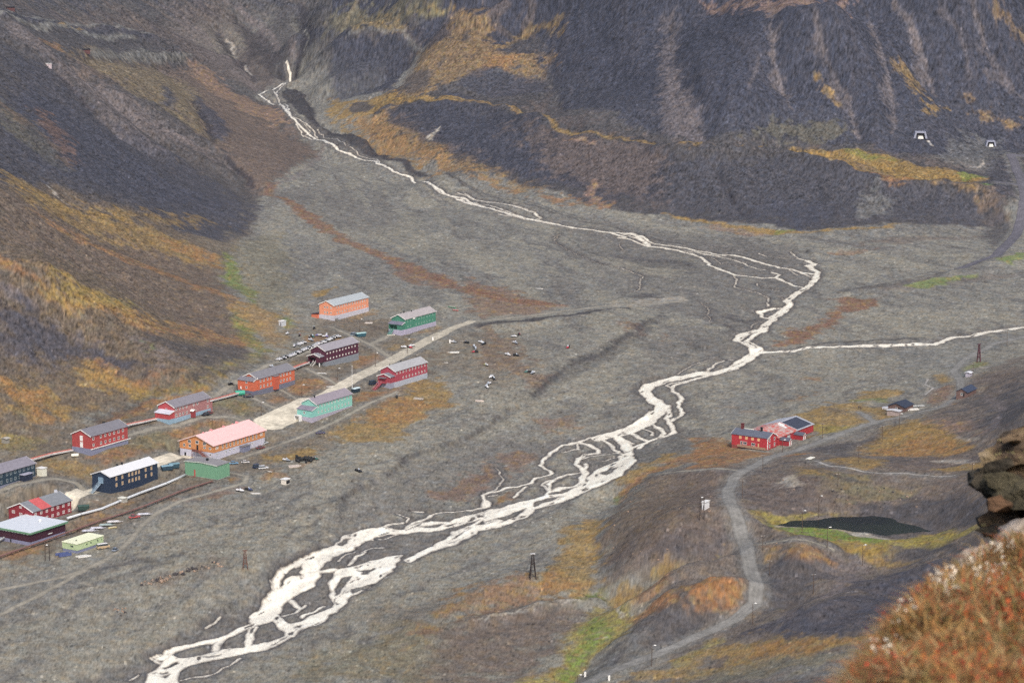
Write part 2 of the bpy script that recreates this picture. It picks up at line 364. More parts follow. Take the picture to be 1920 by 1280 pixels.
scarp([(535,160),(572,185),(585,232),(620,253),(700,290),(800,328)][::-1], 4.5, 5, 40, kc=.8)
scarp([(800,321),(870,345),(960,374),(1080,409),(1180,434),(1260,449)][::-1], 1.5, 3, 40)
scarp([(890,612),(1000,601),(1100,588),(1190,577)][::-1], 1.6, 2.5, 20)
scarp([(1180,800),(1210,785),(1222,765),(1200,745),(1190,728),(1215,712),(1270,700)], 1.2, 2, 20)
scarp([(880,812),(1000,820),(1120,800),(1180,782),(1200,770)][::-1][:0] or [(1480,655),(1540,648),(1620,642),(1740,634)][::-1], 1.5, 3, 25)
scarp([(1560,550),(1700,527),(1830,500),(1900,470)][::-1], 1.8, 4, 25)
scarp([(1523,485),(1512,470),(1560,465),(1640,470),(1740,455)][::-1], 1.2, 3, 18)
scarp([(330,1180),(480,1130),(560,1110)][:0] or [(520,1240),(620,1195),(700,1150),(780,1105),(850,1060),(900,1030)][::-1], -0.8, 4, 30, kc=.4)
scarp([(1270,640),(1320,655),(1385,650),(1410,660)], 1.0, 3, 18)
scarp([(1360,570),(1420,585),(1450,580),(1490,565)], 1.0, 3, 18)

# ---------------------------------------------------------------- small relief
mL = sstep(12, 40, HH) * (X < -60) * sstep(0, 60, -X - 60)
mB = sstep(34, 60, HH) * (Y > 1600) * (X > -170)
# streak coordinates down the slopes
ulx, uly = 0.70, -0.714
uL = X32 * ulx + Y32 * uly; vL = -X32 * uly + Y32 * ulx
stL = fbm(uL / 130 + 0.25 * wx1, vL / 15 + 0.5 * wy1, 4, 91)
stL2 = fbm(uL / 34, vL / 5.5 + 0.4 * wx1, 3, 93)
bx = X32 + 26 * fbm(X32 / 90, Y32 / 90, 2, 15) + (Y32 - 1900) * 0.25 * sstep(0, 260, X32)
stB = fbm(bx / 13, Y32 / 150, 4, 95)
stB2 = fbm(bx / 4.5, Y32 / 45, 3, 97)
rel = fbm(X32 / 60, Y32 / 60, 3, 3)
rel2 = fbm(X32 / 11, Y32 / 11, 4, 4)
hill = sstep(6, 16, HH)
Z += 2.2 * rel * hill + 0.3 * rel2 * hill + 0.04 * rel2
Z += mL * (1.6 * stL + 0.15 * stL2) + mB * (2.4 * stB + 0.35 * stB2)
# moraine gullies
mM = sstep(6, 14, HH) * (1 - mB) * (Y > 1380) * (X > -110)
Z += mM * (1.6 * fbm(X32 / 12, Y32 / 50, 3, 41))
# flood plain rills, fanning out from the gorge and following the river
fa = hit([590], [262])[0]
fx_, fy_ = X32 - fa[0], fa[1] + 60 - Y32
fang = np.arctan2(fx_ + 10 * wx1, fy_ + 10 * wy1); frad = np.hypot(fx_, fy_)
fan_r = fbm(fang * 34 + .15 * wx1, frad / 130, 4, 46); fan_f = fbm(fang * 95 + .3 * wx1, frad / 45, 3, 47)
q1 = X32 * .53 + Y32 * .85 + 9 * wx1; q2 = X32 * .85 - Y32 * .53 + 9 * wy1
riv_r = fbm(q2 / 14, q1 / 120, 4, 48); riv_f = fbm(q2 / 5, q1 / 38, 3, 49)
kf = sstep(1180, 1330, Y32)
rill = lerp(riv_r, fan_r, kf); rillf = lerp(riv_f, fan_f, kf)
Z += (1 - hill) * (.35 * rill + .09 * rillf)
Z += (1 - hill) * 0.12 * fbm((X32 * 0.75 + Y32 * 0.5) / 5, (Y32 * 0.75 - X32 * 0.5) / 40, 3, 44)
def furrow(reg, pts, h, hw):
    global Z
    out = np.full(X.shape, -90.0, np.float32)
    sd_line(out, W2(Zm(*reg, pts)), 0.0, hw * 3, X32 + 4 * wx1, Y32 + 7 * wy1)
    Z += h * np.exp(-(out / hw) ** 2)
V5 = (0, 0, 3.048); V7 = (1240, 0, 2.782); V9 = (800, 760, 2.461); V4 = (1300, 820, 2.782); V6 = (620, 0, 3.048)
for reg, pts, h, hw in [(V7,[(0,745),(300,770),(600,768),(900,800),(1200,880)],-3,8),(V5,[(500,350),(760,365),(980,370),(1100,350)],-4,9),(V5,[(500,300),(760,302),(980,308),(1100,322)],3,6),(V5,[(460,420),(640,570),(860,750),(1100,900),(1300,1000),(1450,1130)],-5,11),(V5,[(100,250),(330,400),(560,600),(760,760),(960,900)],4,11),
    (V5,[(330,420),(500,600),(700,780),(900,900)],-4,9),(V5,[(60,140),(240,300),(480,470),(700,560),(900,640),(1100,780),(1280,880)],3.5,9),
    (V5,[(1090,570),(1180,700),(1230,800)],-4,6),(V5,[(1320,930),(1430,1040),(1500,1100)],-5,7),(V5,[(1230,150),(1340,280),(1480,500)],-5,9),(V5,[(1380,90),(1520,250),(1660,430)],-5,10),
    (V5,[(1730,60),(1755,200),(1700,330),(1680,420)],-7,10),(V5,[(940,380),(1040,500),(1100,580)],-3,7),(V5,[(500,320),(760,330),(980,340),(1100,330)],-3,8),(V5,[(0,100),(300,160),(640,180),(900,240)],3,8),
    (V7,[(290,880),(330,980),(400,1090),(460,1120)],-2.5,4),(V7,[(40,60),(60,300),(110,480),(220,700)],-4,9),(V7,[(120,330),(170,480),(250,640)],-2.5,6),(V7,[(570,0),(590,280),(640,470)],-4,8),(V7,[(790,80),(880,330),(980,560),(1040,700)],-4,8),
    (V7,[(1090,120),(1180,360),(1220,650)],-4,8),(V7,[(1260,0),(1340,220),(1390,420)],-4,9),(V7,[(1660,60),(1760,330),(1850,480)],-4,9),(V7,[(1170,960),(1210,1010),(1260,960)],-2,4),
    (V9,[(870,400),(830,450),(790,560),(800,700),(800,830)],-3,9),(V9,[(1370,660),(1180,730),(1000,800),(880,870)],-3.5,8),(V9,[(960,990),(820,1100),(640,1240)],-3,9),(V9,[(1460,900),(1200,890),(1060,970),(900,1090)],3.5,9),(V9,[(1380,720),(1200,790),(1060,860),(940,930)],3,7),
    (V9,[(1300,330),(1100,360),(960,460),(860,600)],3.5,14),(V4,[(240,400),(420,510),(560,570),(700,600)],2.6,6),(V4,[(330,590),(480,590),(620,640)],3,8),(V4,[(660,680),(560,780),(480,860)],-3,10),(V4,[(40,880),(140,820),(240,830)],2.5,8),(V4,[(1560,560),(1200,700),(900,800),(620,940)],2.5,9),
    (V9,[(0,960),(200,880),(420,800)],1.8,10),(V9,[(240,1010),(420,955),(620,900),(760,900)],1.8,5),(V6,[(330,650),(500,620),(760,615),(1000,640),(1200,720)],5,12),(V7,[(0,790),(300,800),(560,800),(760,840),(1000,920),(1180,980)],4.5,10),(V7,[(1280,980),(1480,975),(1700,1010),(1800,1080)],4.5,10),
    (V6,[(440,130),(420,190),(520,240)],2.5,12),(V6,[(0,200),(200,195),(420,230)],3,12),(V6,[(640,60),(720,200),(640,400)],-3,14),(V6,[(1240,200),(1250,400),(1300,620)],-3.5,10),(V6,[(480,360),(380,480),(200,560)],-3,8)]:
    furrow(reg, pts, h, hw)
# channel beds
Z -= 0.7 * sstep(-2.5, 1.0, river)

# tarn basin
def on_z(pts, z):
    out = []
    for px, py in pts:
        dx, dy, dz = ray(px, py); t = (z - CAM_H) / dz; out.append((float(dx * t), float(dy * t)))
    return out
TARN = on_z([(1458,984),(1490,978),(1540,975),(1572,969),(1590,968),(1630,967),(1670,972),(1700,982),(1742,996),(1700,1000),(1660,1003),(1620,998),(1580,993),(1540,989),(1500,988)], TARN_Z)
s, d = sd_poly(TARN, 60, RX, RY)
tarn = np.full(X.shape, -60.0, np.float32); tarn[s] = d
rimz = TARN_Z + 0.25 + np.clip(-tarn, 0, 60) * 0.04
k = sstep(-9, -1, tarn)
Z = np.where(tarn > -60, lerp(Z, np.where(tarn > 0, TARN_Z - 0.5 * np.clip(tarn, 0, 1.5), np.minimum(np.maximum(rimz, TARN_Z + .1), np.maximum(Z, TARN_Z + 0.2))), k), Z)
Z = np.where(tarn > -1.5, lerp(TARN_Z + 0.3, TARN_Z - 0.6, sstep(-1.5, 0.8, tarn)), Z)
# ---------------------------------------------------------------- roads and tracks as distance fields
ROADS = {
 'main_road': [(5.5,[(885,602),(860,610),(830,625)]),(7.5,[(830,625),(770,655),(700,692),(640,722),(590,750),(545,775),(500,797),(455,815),(400,832),(340,850),(290,868),(170,915),(110,945),(60,975)]),(15,[(585,752),(545,775),(505,795)])],
 'hill_road': [(5.4,[(1060,1290),(1150,1255),(1230,1225),(1300,1195),(1380,1165),(1415,1140),(1420,1105),(1405,1060),(1398,1020),(1385,985),(1368,950),(1365,925),(1375,900),(1410,875),(1470,850),(1540,828),(1600,805),(1650,788)]),
               (4.2,[(1650,788),(1700,778),(1760,765),(1790,748),(1800,735),(1800,712),(1788,695),(1810,672),(1860,645),(1960,622)]),(3.5,[(1640,790),(1610,772),(1630,782)])],
 'upland_road': [(7,[(1960,285),(1895,292),(1912,330),(1922,380),(1905,440),(1868,480),(1800,505)]),(5,[(1870,345),(1960,350)])],
 'gravel_track': [(3.4,[(885,603),(950,597),(1000,592),(1060,582),(1130,574),(1200,570),(1275,565)]),
                  (3.2,[(637,620),(670,635),(695,645),(737,672)]),(3.6,[(695,645),(732,628)]),(3.4,[(240,818),(285,805),(330,798),(386,782),(430,782),(485,797)]),
                  (3.6,[(-20,925),(60,905),(100,897),(150,905),(180,918)]),(3.2,[(472,742),(500,760),(532,775)]),(2.2,[(515,718),(545,738),(562,752)]),(2.8,[(430,885),(463,891),(459,905),(415,917),(341,938),(297,959),(267,983),(243,1015),(208,1042),(178,1060),(120,1080),(-20,1108)]),
                  (2.6,[(445,860),(520,834),(590,808),(645,782),(695,754),(745,734)]),(2.6,[(1385,888),(1320,893),(1240,900)]),(2,[(1400,1028),(1440,1026),(1500,1030),(1560,1038)]),(3,[(620,612),(655,628)]),(3.2,[(400,742),(450,708),(500,686),(560,668),(620,640)]),(2.6,[(575,690),(620,712),(640,725)]),(2.6,[(-20,1160),(100,1100),(190,1052)])],
 'concrete_path': [(1.5,[(1512,862),(1560,873),(1620,880),(1700,886),(1790,889)]),(1.2,[(1740,710),(1735,720),(1750,727),(1735,739)])],
}
ROADSD = {}
for nm, segs in ROADS.items():
    f = np.full(X.shape, -30.0, np.float32)
    for w, pts in segs:
        P = W2(pts); sd_line(f, P, w, 8, X32 + 0.35 * wx2, Y32 + 0.5 * wy2)
    ROADSD[nm] = f
allroad = np.maximum.reduce(list(ROADSD.values()))

# ---------------------------------------------------------------- ground colour: what grows and lies where
def L8(r, g, b):
    c = np.array([r, g, b]) / 255.0
    return np.where(c <= 0.04045, c / 12.92, ((c + 0.055) / 1.055) ** 2.4)
GK = 0.92
COLS = dict(grav=(130,127,119), fan=(119,118,115), sand=(142,138,126), wet=(104,101,99), shale=(77,75,78), blue=(64,66,78), brown=(104,92,86), lbrown=(112,104,104),
            orange=(150,108,72), gold=(150,122,70), yellow=(150,137,72), green=(114,122,66), bgreen=(108,130,64), rust=(126,86,68), pale=(176,170,160), white=(205,198,190), dark=(56,54,60), pink=(150,122,108), olive=(116,110,84), mud=(104,92,80), ochre=(150,122,84))
C = {k: L8(*v) for k, v in COLS.items()}
n1 = fbm(X32 / 40, Y32 / 40, 5, 201); n2 = fbm(X32 / 9, Y32 / 9, 4, 202); n3 = fbm(X32 / 2.8, Y32 / 2.8, 3, 203)
n5 = fbm(X32 / 5, Y32 / 5, 3, 305)
COLR = np.empty(X.shape + (3,), np.float32); COLR[:] = C['grav']
def put(mask, col, k=1.0):
    global COLR
    m = np.clip(mask * k, 0, 1)[..., None].astype(np.float32)
    COLR += (C[col].astype(np.float32) - COLR) * m
def putw(s, mask, col, k=1.0):
    m = np.clip(mask * k, 0, 1)[..., None].astype(np.float32)
    v = COLR[s]; v += (C[col].astype(np.float32) - v) * m
# plain: sorted gravels
fl = fbm((X32 * 0.8 + Y32 * 0.6) / 9, (Y32 * 0.8 - X32 * 0.6) / 70, 4, 210)
fl2 = fbm((X32 * 0.3 + Y32 * 0.95) / 5, (Y32 * 0.3 - X32 * 0.95) / 60, 4, 211)
put(sstep(1250, 1500, Y32 + 60 * n1), 'fan', .8)
put(sstep(0.0, 0.6, fl2 + 0.3 * n2), 'sand', .35)
put(sstep(0.05, 0.5, fl + 0.3 * n2), 'wet', .4)
put(sstep(0.1, 0.5, -n1 + 0.4 * n2), 'fan', .35)
put(sstep(-.02, .38, rill + .6 * rillf), 'sand', .45); put(sstep(.04, .42, -rill - .7 * rillf), 'wet', .42); put(sstep(.3, .5, -rillf - .4 * rill), 'dark', .2)
# hills and walls
put(sstep(7, 15, HH + 5 * n1) * (X > 0) * (Y < 1350), 'brown', .75)
put(sstep(7, 15, HH + 5 * n1) * (X > 0) * (Y < 1350) * sstep(-.1, .3, n1 + .5 * n2), 'shale', .6)
put(sstep(14, 24, HH + 4 * n1) * (X < 0) * (Y < 1800), 'mud', .8)
put(mM * sstep(5, 12, HH), 'shale', 1.0); put(mM * sstep(0, .5, n2 + n1), 'brown', .45)
put(mL, 'shale', .85); put(mL * sstep(-.2, .5, stL + .4 * n1), 'blue', .6); put(mL * sstep(.1, .8, -stL + .7 * n2 + .3 * n1), 'brown', .4)
put(mB, 'blue', 1.0); put(mB * sstep(0.05, .5, stB + .5 * stB2), 'brown', .5); put(mB * sstep(.1, .45, -stB - .4 * stB2), 'dark', .35); put(mB * sstep(.25, .6, stB2), 'shale', .5)

# traced patches:  (colour, strength, feather m, roughness, region, polygon)
V1 = (0, 680, 3.369); V2 = (420, 520, 4.0); V3 = (1300, 560, 3.0968); V4 = (1300, 820, 2.782); V5 = (0, 0, 3.048); V6 = (620, 0, 3.048); V7 = (1240, 0, 2.782); V8 = (0, 340, 2.9097); V9 = (800, 760, 2.461); VA = (200, 840, 2.743)
PATCH = [
 # left wall, near: big vegetated slope
 ('mud',.75,25,1,V8,[(0,60),(200,60),(560,180),(950,330),(1240,440),(1300,700),(1380,860),(1330,960),(1100,1060),(800,1200),(500,1280),(0,1280),(-60,600)]),
 ('brown',.6,20,1.3,V8,[(0,60),(400,120),(1240,470),(1300,700),(1380,860),(1000,800),(500,500),(0,330)]),
 ('gold',.5,18,1.6,V8,[(100,40),(380,110),(640,190),(900,300),(1200,430),(1220,470),(1000,420),(700,330),(480,280),(220,160)]),
 ('orange',.6,12,1.5,V8,[(240,210),(520,330),(900,480),(1250,620),(1270,650),(1000,560),(760,460),(520,370),(300,260)]),
 ('orange',.55,10,1.5,V8,[(820,310),(1080,380),(1220,440),(1200,470),(1000,390)]),
 ('orange',.55,14,1.6,V8,[(0,440),(200,480),(380,530),(600,640),(800,740),(1100,800),(1370,860),(1380,900),(1200,880),(900,830),(600,740),(330,640),(100,520)]),
 ('yellow',.5,10,1.5,V8,[(220,490),(460,570),(740,680),(700,700),(420,640),(230,560)]),
 ('gold',.5,12,1.6,V8,[(340,620),(560,660),(900,760),(760,770),(420,700)]),
 ('lbrown',.6,10,1.2,V8,[(0,560),(220,640),(420,760),(560,880),(480,880),(280,740),(0,630)]),
 ('blue',.75,18,1.0,V8,[(0,640),(150,650),(300,760),(470,870),(640,960),(860,1010),(700,1040),(420,1020),(0,960)]),
 ('lbrown',.5,8,1.2,V8,[(700,820),(860,900),(1000,980),(1100,1040),(1020,1040),(860,960),(720,880)]),
 ('shale',.7,12,1.2,V8,[(780,820),(1000,880),(1300,900),(1370,960),(1280,1020),(1120,1030),(960,960)]),
 ('olive',.6,10,1.3,V8,[(1000,1040),(1320,970),(1450,970),(1300,1030),(1000,1110),(760,1150)]),
 ('yellow',.5,9,1.6,V8,[(700,1130),(900,1140),(1100,1060),(1250,1010),(1200,1060),(1000,1150),(760,1200)]),
 ('gold',.6,9,1.5,V8,[(0,1080),(160,1110),(320,1180),(560,1240),(380,1280),(0,1280)]),
 ('orange',.6,9,1.5,V8,[(400,1000),(520,1010),(700,1060),(900,1030),(1060,1060),(760,1130),(560,1110)]),
 ('orange',.75,5,.9,V8,[(560,1275),(700,1230),(860,1200),(1060,1140),(1100,1120),(1080,1150),(900,1210),(760,1260),(640,1285)]),
 ('orange',.6,9,1.4,V1,[(0,120),(240,180),(360,330),(330,370),(180,300),(0,200)]),('gold',.6,9,1.5,V1,[(460,0),(620,60),(900,130),(1080,200),(900,230),(700,180),(500,90)]),
 ('yellow',.55,8,1.5,V1,[(0,400),(160,420),(260,470),(200,560),(60,590),(0,560)]),('orange',.8,4,.8,V1,[(560,390),(720,310),(950,230),(1230,200),(1240,215),(1000,270),(860,330),(700,380),(600,410)]),
 ('bgreen',.7,5,1.0,V8,[(1240,400),(1290,450),(1320,560),(1400,620),(1380,660),(1300,610),(1220,540),(1200,500)]),
 ('green',.6,6,1.2,V8,[(1270,700),(1330,720),(1390,820),(1440,900),(1520,940),(1420,960),(1340,860),(1270,760)]),
 ('bgreen',.5,4,1.2,V8,[(1280,760),(1340,790),(1370,830),(1320,820)]),('bgreen',.6,4,1,V8,[(770,870),(810,880),(815,915),(790,900)]),('bgreen',.6,4,1,V8,[(1500,735),(1560,720),(1600,780),(1560,800)]),
 ('ochre',.5,14,1.3,V8,[(1280,660),(1520,700),(1560,740),(1600,900),(1480,900),(1380,830)]),
 # left wall, upper
 ('orange',.45,8,1.6,V5,[(10,590),(130,650),(170,720),(120,740),(60,660)]),('orange',.5,10,1.7,V5,[(180,610),(260,640),(360,760),(420,880),(380,940),(280,830),(230,720)]),('olive',.4,10,1.6,V5,[(0,560),(200,700),(400,950),(330,950),(120,800),(0,700)]),
 ('gold',.5,10,1.4,V5,[(0,980),(200,1060),(400,1160),(640,1250),(620,1290),(420,1220),(200,1120),(0,1030)]),
 ('gold',.4,10,1.6,V5,[(600,1180),(800,1220),(1100,1230),(1250,1280),(900,1290),(700,1250)]),
 ('lbrown',.55,12,1.0,V5,[(40,150),(200,240),(400,380),(600,500),(820,640),(1000,750),(1200,870),(1320,920),(1240,920),(1020,820),(760,700),(520,560),(300,390),(100,250)]),
 ('lbrown',.5,10,1.2,V5,[(520,560),(700,700),(860,800),(950,900),(860,860),(700,760),(560,640)]),
 ('brown',.7,16,1.2,V5,[(400,320),(900,350),(1120,330),(1250,480),(1450,600),(1680,780),(1780,860),(1700,930),(1500,1000),(1400,940),(1240,850),(1000,640),(700,500),(480,420)]),
 ('pink',.5,12,1.5,V5,[(1080,330),(1180,380),(1300,500),(1500,600),(1650,730),(1560,720),(1400,640),(1240,540),(1120,420)]),
 ('olive',.35,16,1.4,V5,[(420,320),(900,350),(1100,500),(1240,800),(1060,720),(800,560)]),
 ('blue',.8,8,1.0,V5,[(950,500),(1000,540),(990,610),(940,600)]),('blue',.8,8,1.0,V5,[(1120,540),(1230,640),(1320,750),(1280,800),(1200,740),(1140,640)]),
 ('brown',.4,30,1.0,V5,[(0,0),(1000,0),(1300,0),(1500,200),(1640,480),(1460,520),(1200,400),(1000,260),(700,180),(0,60)]),
 ('lbrown',.45,20,1.1,V5,[(1000,60),(1180,200),(1300,330),(1480,500),(1380,470),(1160,330),(980,180)]),
 ('lbrown',.35,16,1.1,V5,[(1350,0),(1500,120),(1640,270),(1680,360),(1560,280),(1400,120)]),
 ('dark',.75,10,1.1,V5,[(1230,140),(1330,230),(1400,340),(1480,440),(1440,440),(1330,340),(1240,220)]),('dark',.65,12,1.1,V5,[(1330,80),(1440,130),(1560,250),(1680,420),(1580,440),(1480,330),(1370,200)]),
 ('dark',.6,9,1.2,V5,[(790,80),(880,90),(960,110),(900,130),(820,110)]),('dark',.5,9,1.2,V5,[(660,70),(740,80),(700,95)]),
 ('blue',.6,10,.9,V5,[(0,70),(220,120),(420,150),(700,150),(930,230),(900,250),(700,200),(400,190),(160,150),(0,120)]),
 ('fan',.8,6,.6,V5,[(500,290),(800,290),(980,300),(1100,320),(960,335),(760,330),(560,310)]),
 ('gold',.6,4,.8,V5,[(300,150),(470,170),(470,182),(380,180)]),('orange',.4,6,1.2,V5,[(180,230),(340,260),(380,300),(220,260)]),
 ('dark',.7,8,.9,V5,[(1690,0),(1760,60),(1770,180),(1730,300),(1690,400),(1660,430),(1690,300),(1730,160)]),
 ('brown',.8,10,1.0,V5,[(1320,900),(1500,1000),(1650,980),(1560,1060),(1510,1110),(1430,1010)]),('rust',.6,5,1.0,V8,[(1440,60),(1500,90),(1470,40),(1540,10),(1500,0),(1440,20)]),
 ('blue',.55,30,1.0,V5,[(0,240),(300,400),(600,660),(1000,900),(1350,1080),(1450,1220),(1300,1200),(900,1150),(500,1050),(200,900),(0,600)]),
 # gorge mouth and hummocks
 ('ochre',.55,18,1.3,V6,[(200,100),(420,140),(560,240),(680,60),(820,60),(900,140),(950,260),(1240,310),(1240,420),(980,400),(800,420),(600,500),(500,560),(350,560),(430,420),(500,300),(420,200),(150,180)]),
 ('olive',.5,18,1.2,V6,[(0,80),(200,20),(560,0),(660,50),(520,100),(420,150),(400,190),(120,190),(0,180)]),('orange',.5,10,1.5,V6,[(900,300),(1020,310),(1100,330),(1000,400),(930,400)]),
 ('gold',.4,10,1.4,V6,[(1060,200),(1180,120),(1300,120),(1320,180),(1200,170),(1100,230),(950,280)]),('yellow',.4,8,1.2,V6,[(500,90),(640,50),(660,45),(600,80)]),
 ('blue',.75,10,.8,V6,[(0,190),(120,190),(300,200),(450,240),(510,280),(460,340),(380,480),(200,540),(0,560)]),('blue',.75,8,.8,V6,[(440,110),(660,70),(700,100),(680,210),(580,260),(430,180)]),
 ('shale',.8,8,.9,V6,[(360,500),(480,400),(640,380),(640,300),(560,500),(430,550)]),('shale',.8,8,.9,V6,[(740,180),(800,160),(800,220),(750,215)]),('blue',.7,10,.9,V6,[(700,480),(840,380),(940,400),(1220,420),(1240,500),(1180,540),(860,540)]),
 ('shale',.7,9,.9,V6,[(960,290),(1060,230),(1220,200),(1240,300),(1100,310)]),('blue',.7,9,.8,V6,[(640,520),(720,510),(830,560),(740,580),(660,560)]),
 ('fan',.7,6,.8,V6,[(60,580),(200,540),(350,500),(480,330),(520,300),(480,380),(380,510),(230,580),(90,620),(30,700),(0,710),(0,660)]),
 ('gold',.75,8,1.2,V6,[(0,560),(60,590),(130,570),(350,540),(420,560),(640,560),(800,590),(920,600),(700,600),(400,610),(240,640),(140,660),(60,680),(130,780),(280,870),(420,930),(620,1000),(560,990),(360,900),(130,800),(40,720),(0,700)]),
 ('orange',.6,14,1.6,V6,[(120,660),(300,690),(400,760),(620,860),(760,960),(900,1040),(1150,1090),(1250,1130),(1560,1170),(1300,1140),(900,1050),(640,1000),(400,880),(200,780)]),
 ('ochre',.5,20,1.3,V6,[(100,640),(330,650),(600,800),(900,960),(1200,1080),(1000,1080),(640,1000),(360,900),(130,780)]),
 ('shale',.9,4,.5,V6,[(100,620),(130,590),(220,580),(250,600),(200,635),(130,650)]),
 ('blue',.7,8,.8,V6,[(320,660),(460,620),(700,600),(900,620),(1150,690),(1250,740),(1600,800),(1890,830),(1890,1170),(1500,1130),(1000,980),(700,850),(400,730)]),
 ('brown',.6,20,1.1,V6,[(1000,720),(1300,740),(1890,830),(1890,1180),(1640,1130),(1400,1080),(1200,900)]),
 ('pale',.8,3,.9,V6,[(560,800),(600,740),(620,740),(590,800)]),('pink',.6,5,1.0,V6,[(1440,1110),(1500,1020),(1530,1020),(1500,1100),(1580,1170),(1540,1170)]),
 ('pink',.55,7,1.2,V6,[(1330,780),(1450,770),(1510,820),(1420,800)]),('ochre',.6,4,1,V6,[(700,590),(900,600),(1100,650),(1180,690),(1000,640),(820,610)]),
 ('dark',.4,14,1.0,V6,[(1200,540),(1240,300),(1280,500),(1340,680),(1500,730),(1400,720),(1250,620)]),
 # back wall foot: bright strip
 ('gold',.8,5,1.0,V7,[(0,738),(200,760),(380,775),(540,765),(720,770),(900,780),(1140,800),(1300,860),(1500,890),(1700,930),(1640,970),(1440,950),(1260,960),(1150,930),(900,880),(760,820),(640,785),(400,795),(180,780),(0,760)]),
 ('bgreen',.6,4,1.1,V7,[(540,765),(620,765),(600,785)]),('green',.7,5,1.2,V7,[(880,775),(1100,800),(1260,850),(1200,840),(1000,805)]),('bgreen',.7,4,1.0,V7,[(1560,900),(1680,915),(1600,945),(1560,945)]),('bgreen',.8,3,.8,V7,[(1650,960),(1720,965),(1700,978)]),
 ('orange',.7,5,1.2,V7,[(900,870),(1160,950),(1200,1000),(1260,960),(1450,960),(1640,975),(1500,950),(1340,930),(1160,940)]),('brown',.6,6,1.1,V7,[(900,820),(1100,850),(1200,930),(1320,980),(1140,920),(960,870)]),
 ('ochre',.5,10,1.2,V7,[(1340,970),(1600,980),(1780,1040),(1830,1130),(1740,1180),(1700,1060),(1560,1010)]),
 ('gold',.8,4,.9,V7,[(0,1110),(120,1125),(300,1160),(520,1190),(640,1205),(860,1185),(1140,1178),(1300,1180),(1140,1192),(880,1198),(700,1215),(590,1240),(500,1215),(280,1170),(60,1130)]),
 ('green',.7,3,.9,V7,[(600,1195),(680,1190),(640,1220),(570,1245)]),('pink',.5,5,1.1,V7,[(280,1170),(500,1215),(570,1240),(400,1225),(200,1180)]),
 ('blue',.5,20,1.0,V7,[(560,1060),(820,1060),(900,1140),(760,1180),(600,1170),(540,1120)]),('fan',.5,10,1.0,V7,[(1050,1000),(1130,980),(1220,1040),(1180,1120),(1000,1140)]),
 ('lbrown',.5,12,1.0,V7,[(20,80),(80,120),(60,320),(200,600),(240,740),(100,740),(0,690),(0,300)]),('lbrown',.5,8,1.1,V7,[(560,0),(600,0),(600,300),(660,480),(620,480),(560,340)]),('lbrown',.5,8,1.1,V7,[(770,0),(800,100),(860,280),(960,450),(1040,700),(960,560),(880,430),(800,240)]),
 ('lbrown',.5,8,1.1,V7,[(1230,0),(1290,60),(1340,220),(1410,400),(1400,440),(1320,360),(1290,180)]),('lbrown',.45,8,1.1,V7,[(1090,120),(1180,360),(1220,600),(1190,600),(1140,360)]),('lbrown',.45,8,1.1,V7,[(1640,0),(1700,180),(1800,420),(1860,500),(1790,460),(1660,240)]),
 ('pink',.45,10,1.3,V7,[(200,0),(500,0),(760,0),(1000,20),(960,60),(600,60),(380,40)]),('gold',.4,7,1.5,V7,[(800,420),(870,450),(920,520),(860,480)]),('gold',.45,7,1.5,V7,[(1200,310),(1270,350),(1400,490),(1320,500),(1260,400)]),('gold',.55,7,1.5,V7,[(1390,580),(1430,520),(1480,550),(1420,590)]),
 ('ochre',.5,12,1.5,V7,[(1560,540),(1640,540),(1780,580),(1880,660),(1760,640),(1640,590)]),('ochre',.4,10,1.4,V7,[(1740,20),(1880,150),(1880,250),(1790,150)]),('olive',.35,10,1.6,V7,[(420,700),(620,640),(900,630),(980,700),(760,740)]),
 ('fan',.4,12,1.0,V7,[(1600,700),(1750,720),(1800,800),(1700,900),(1620,880),(1440,830)]),
 # upper fan
 ('sand',.3,20,1.3,PX,[(700,430),(900,450),(980,500),(900,500),(760,470)]),('wet',.5,14,1.3,PX,[(500,360),(600,340),(760,420),(700,440),(600,420)]),('wet',.5,14,1.2,PX,[(1100,410),(1500,460),(1420,640),(1200,560),(1060,480)]),
 ('wet',.6,8,1.0,PX,[(1010,410),(1100,430),(1450,470),(1530,500),(1480,560),(1440,520),(1200,460),(1060,440)]),
 ('sand',.5,8,1.0,PX,[(1130,485),(1240,490),(1310,500),(1260,520),(1160,510)]),
 ('olive',.35,15,1.2,PX,[(440,450),(520,440),(560,560),(500,600),(450,560)]),
 # flood plain by river (darker), lower
 ('wet',.55,10,1.0,PX,[(1230,600),(1400,620),(1420,660),(1240,690),(1180,740),(1220,760),(1150,800),(1000,830),(880,820),(760,870),(730,900),(650,940),(645,985),(760,960),(900,930),(1010,880),(1060,830),(1180,800)]),
 ('shale',.5,8,.9,PX,[(1180,860),(1250,820),(1330,800),(1310,760),(1280,740),(1330,820),(1290,850),(1220,870)]),
 ('wet',.7,6,.8,R5,[(380,500),(640,490),(1100,475),(1240,520),(1000,600),(740,690),(200,800),(0,800),(100,700)]),('wet',.7,6,.8,R2,[(1560,340),(1700,300),(1920,220),(1920,330),(1520,420),(1400,380)]),
 ('wet',.8,6,.8,R2,[(1400,460),(1520,430),(1470,540),(1530,700),(1200,810),(1110,740),(1120,660),(1280,580)]),('wet',.8,6,.7,R2,[(1060,760),(1170,910),(930,980),(920,940),(1000,860)]),('wet',.8,6,.7,R2,[(500,860),(760,760),(940,720),(980,780),(700,890),(500,960),(330,1000)]),
 ('wet',.8,6,.7,R2,[(680,950),(880,890),(890,970),(700,1010)]),('wet',.8,6,.7,R2,[(320,1040),(640,960),(660,1010),(400,1060)]),('wet',.8,6,.8,R2,[(400,1200),(480,1120),(1060,1020),(800,1120),(420,1250)]),('wet',.7,6,.8,R2,[(0,1150),(250,1080),(120,1240),(60,1290),(-60,1290)]),
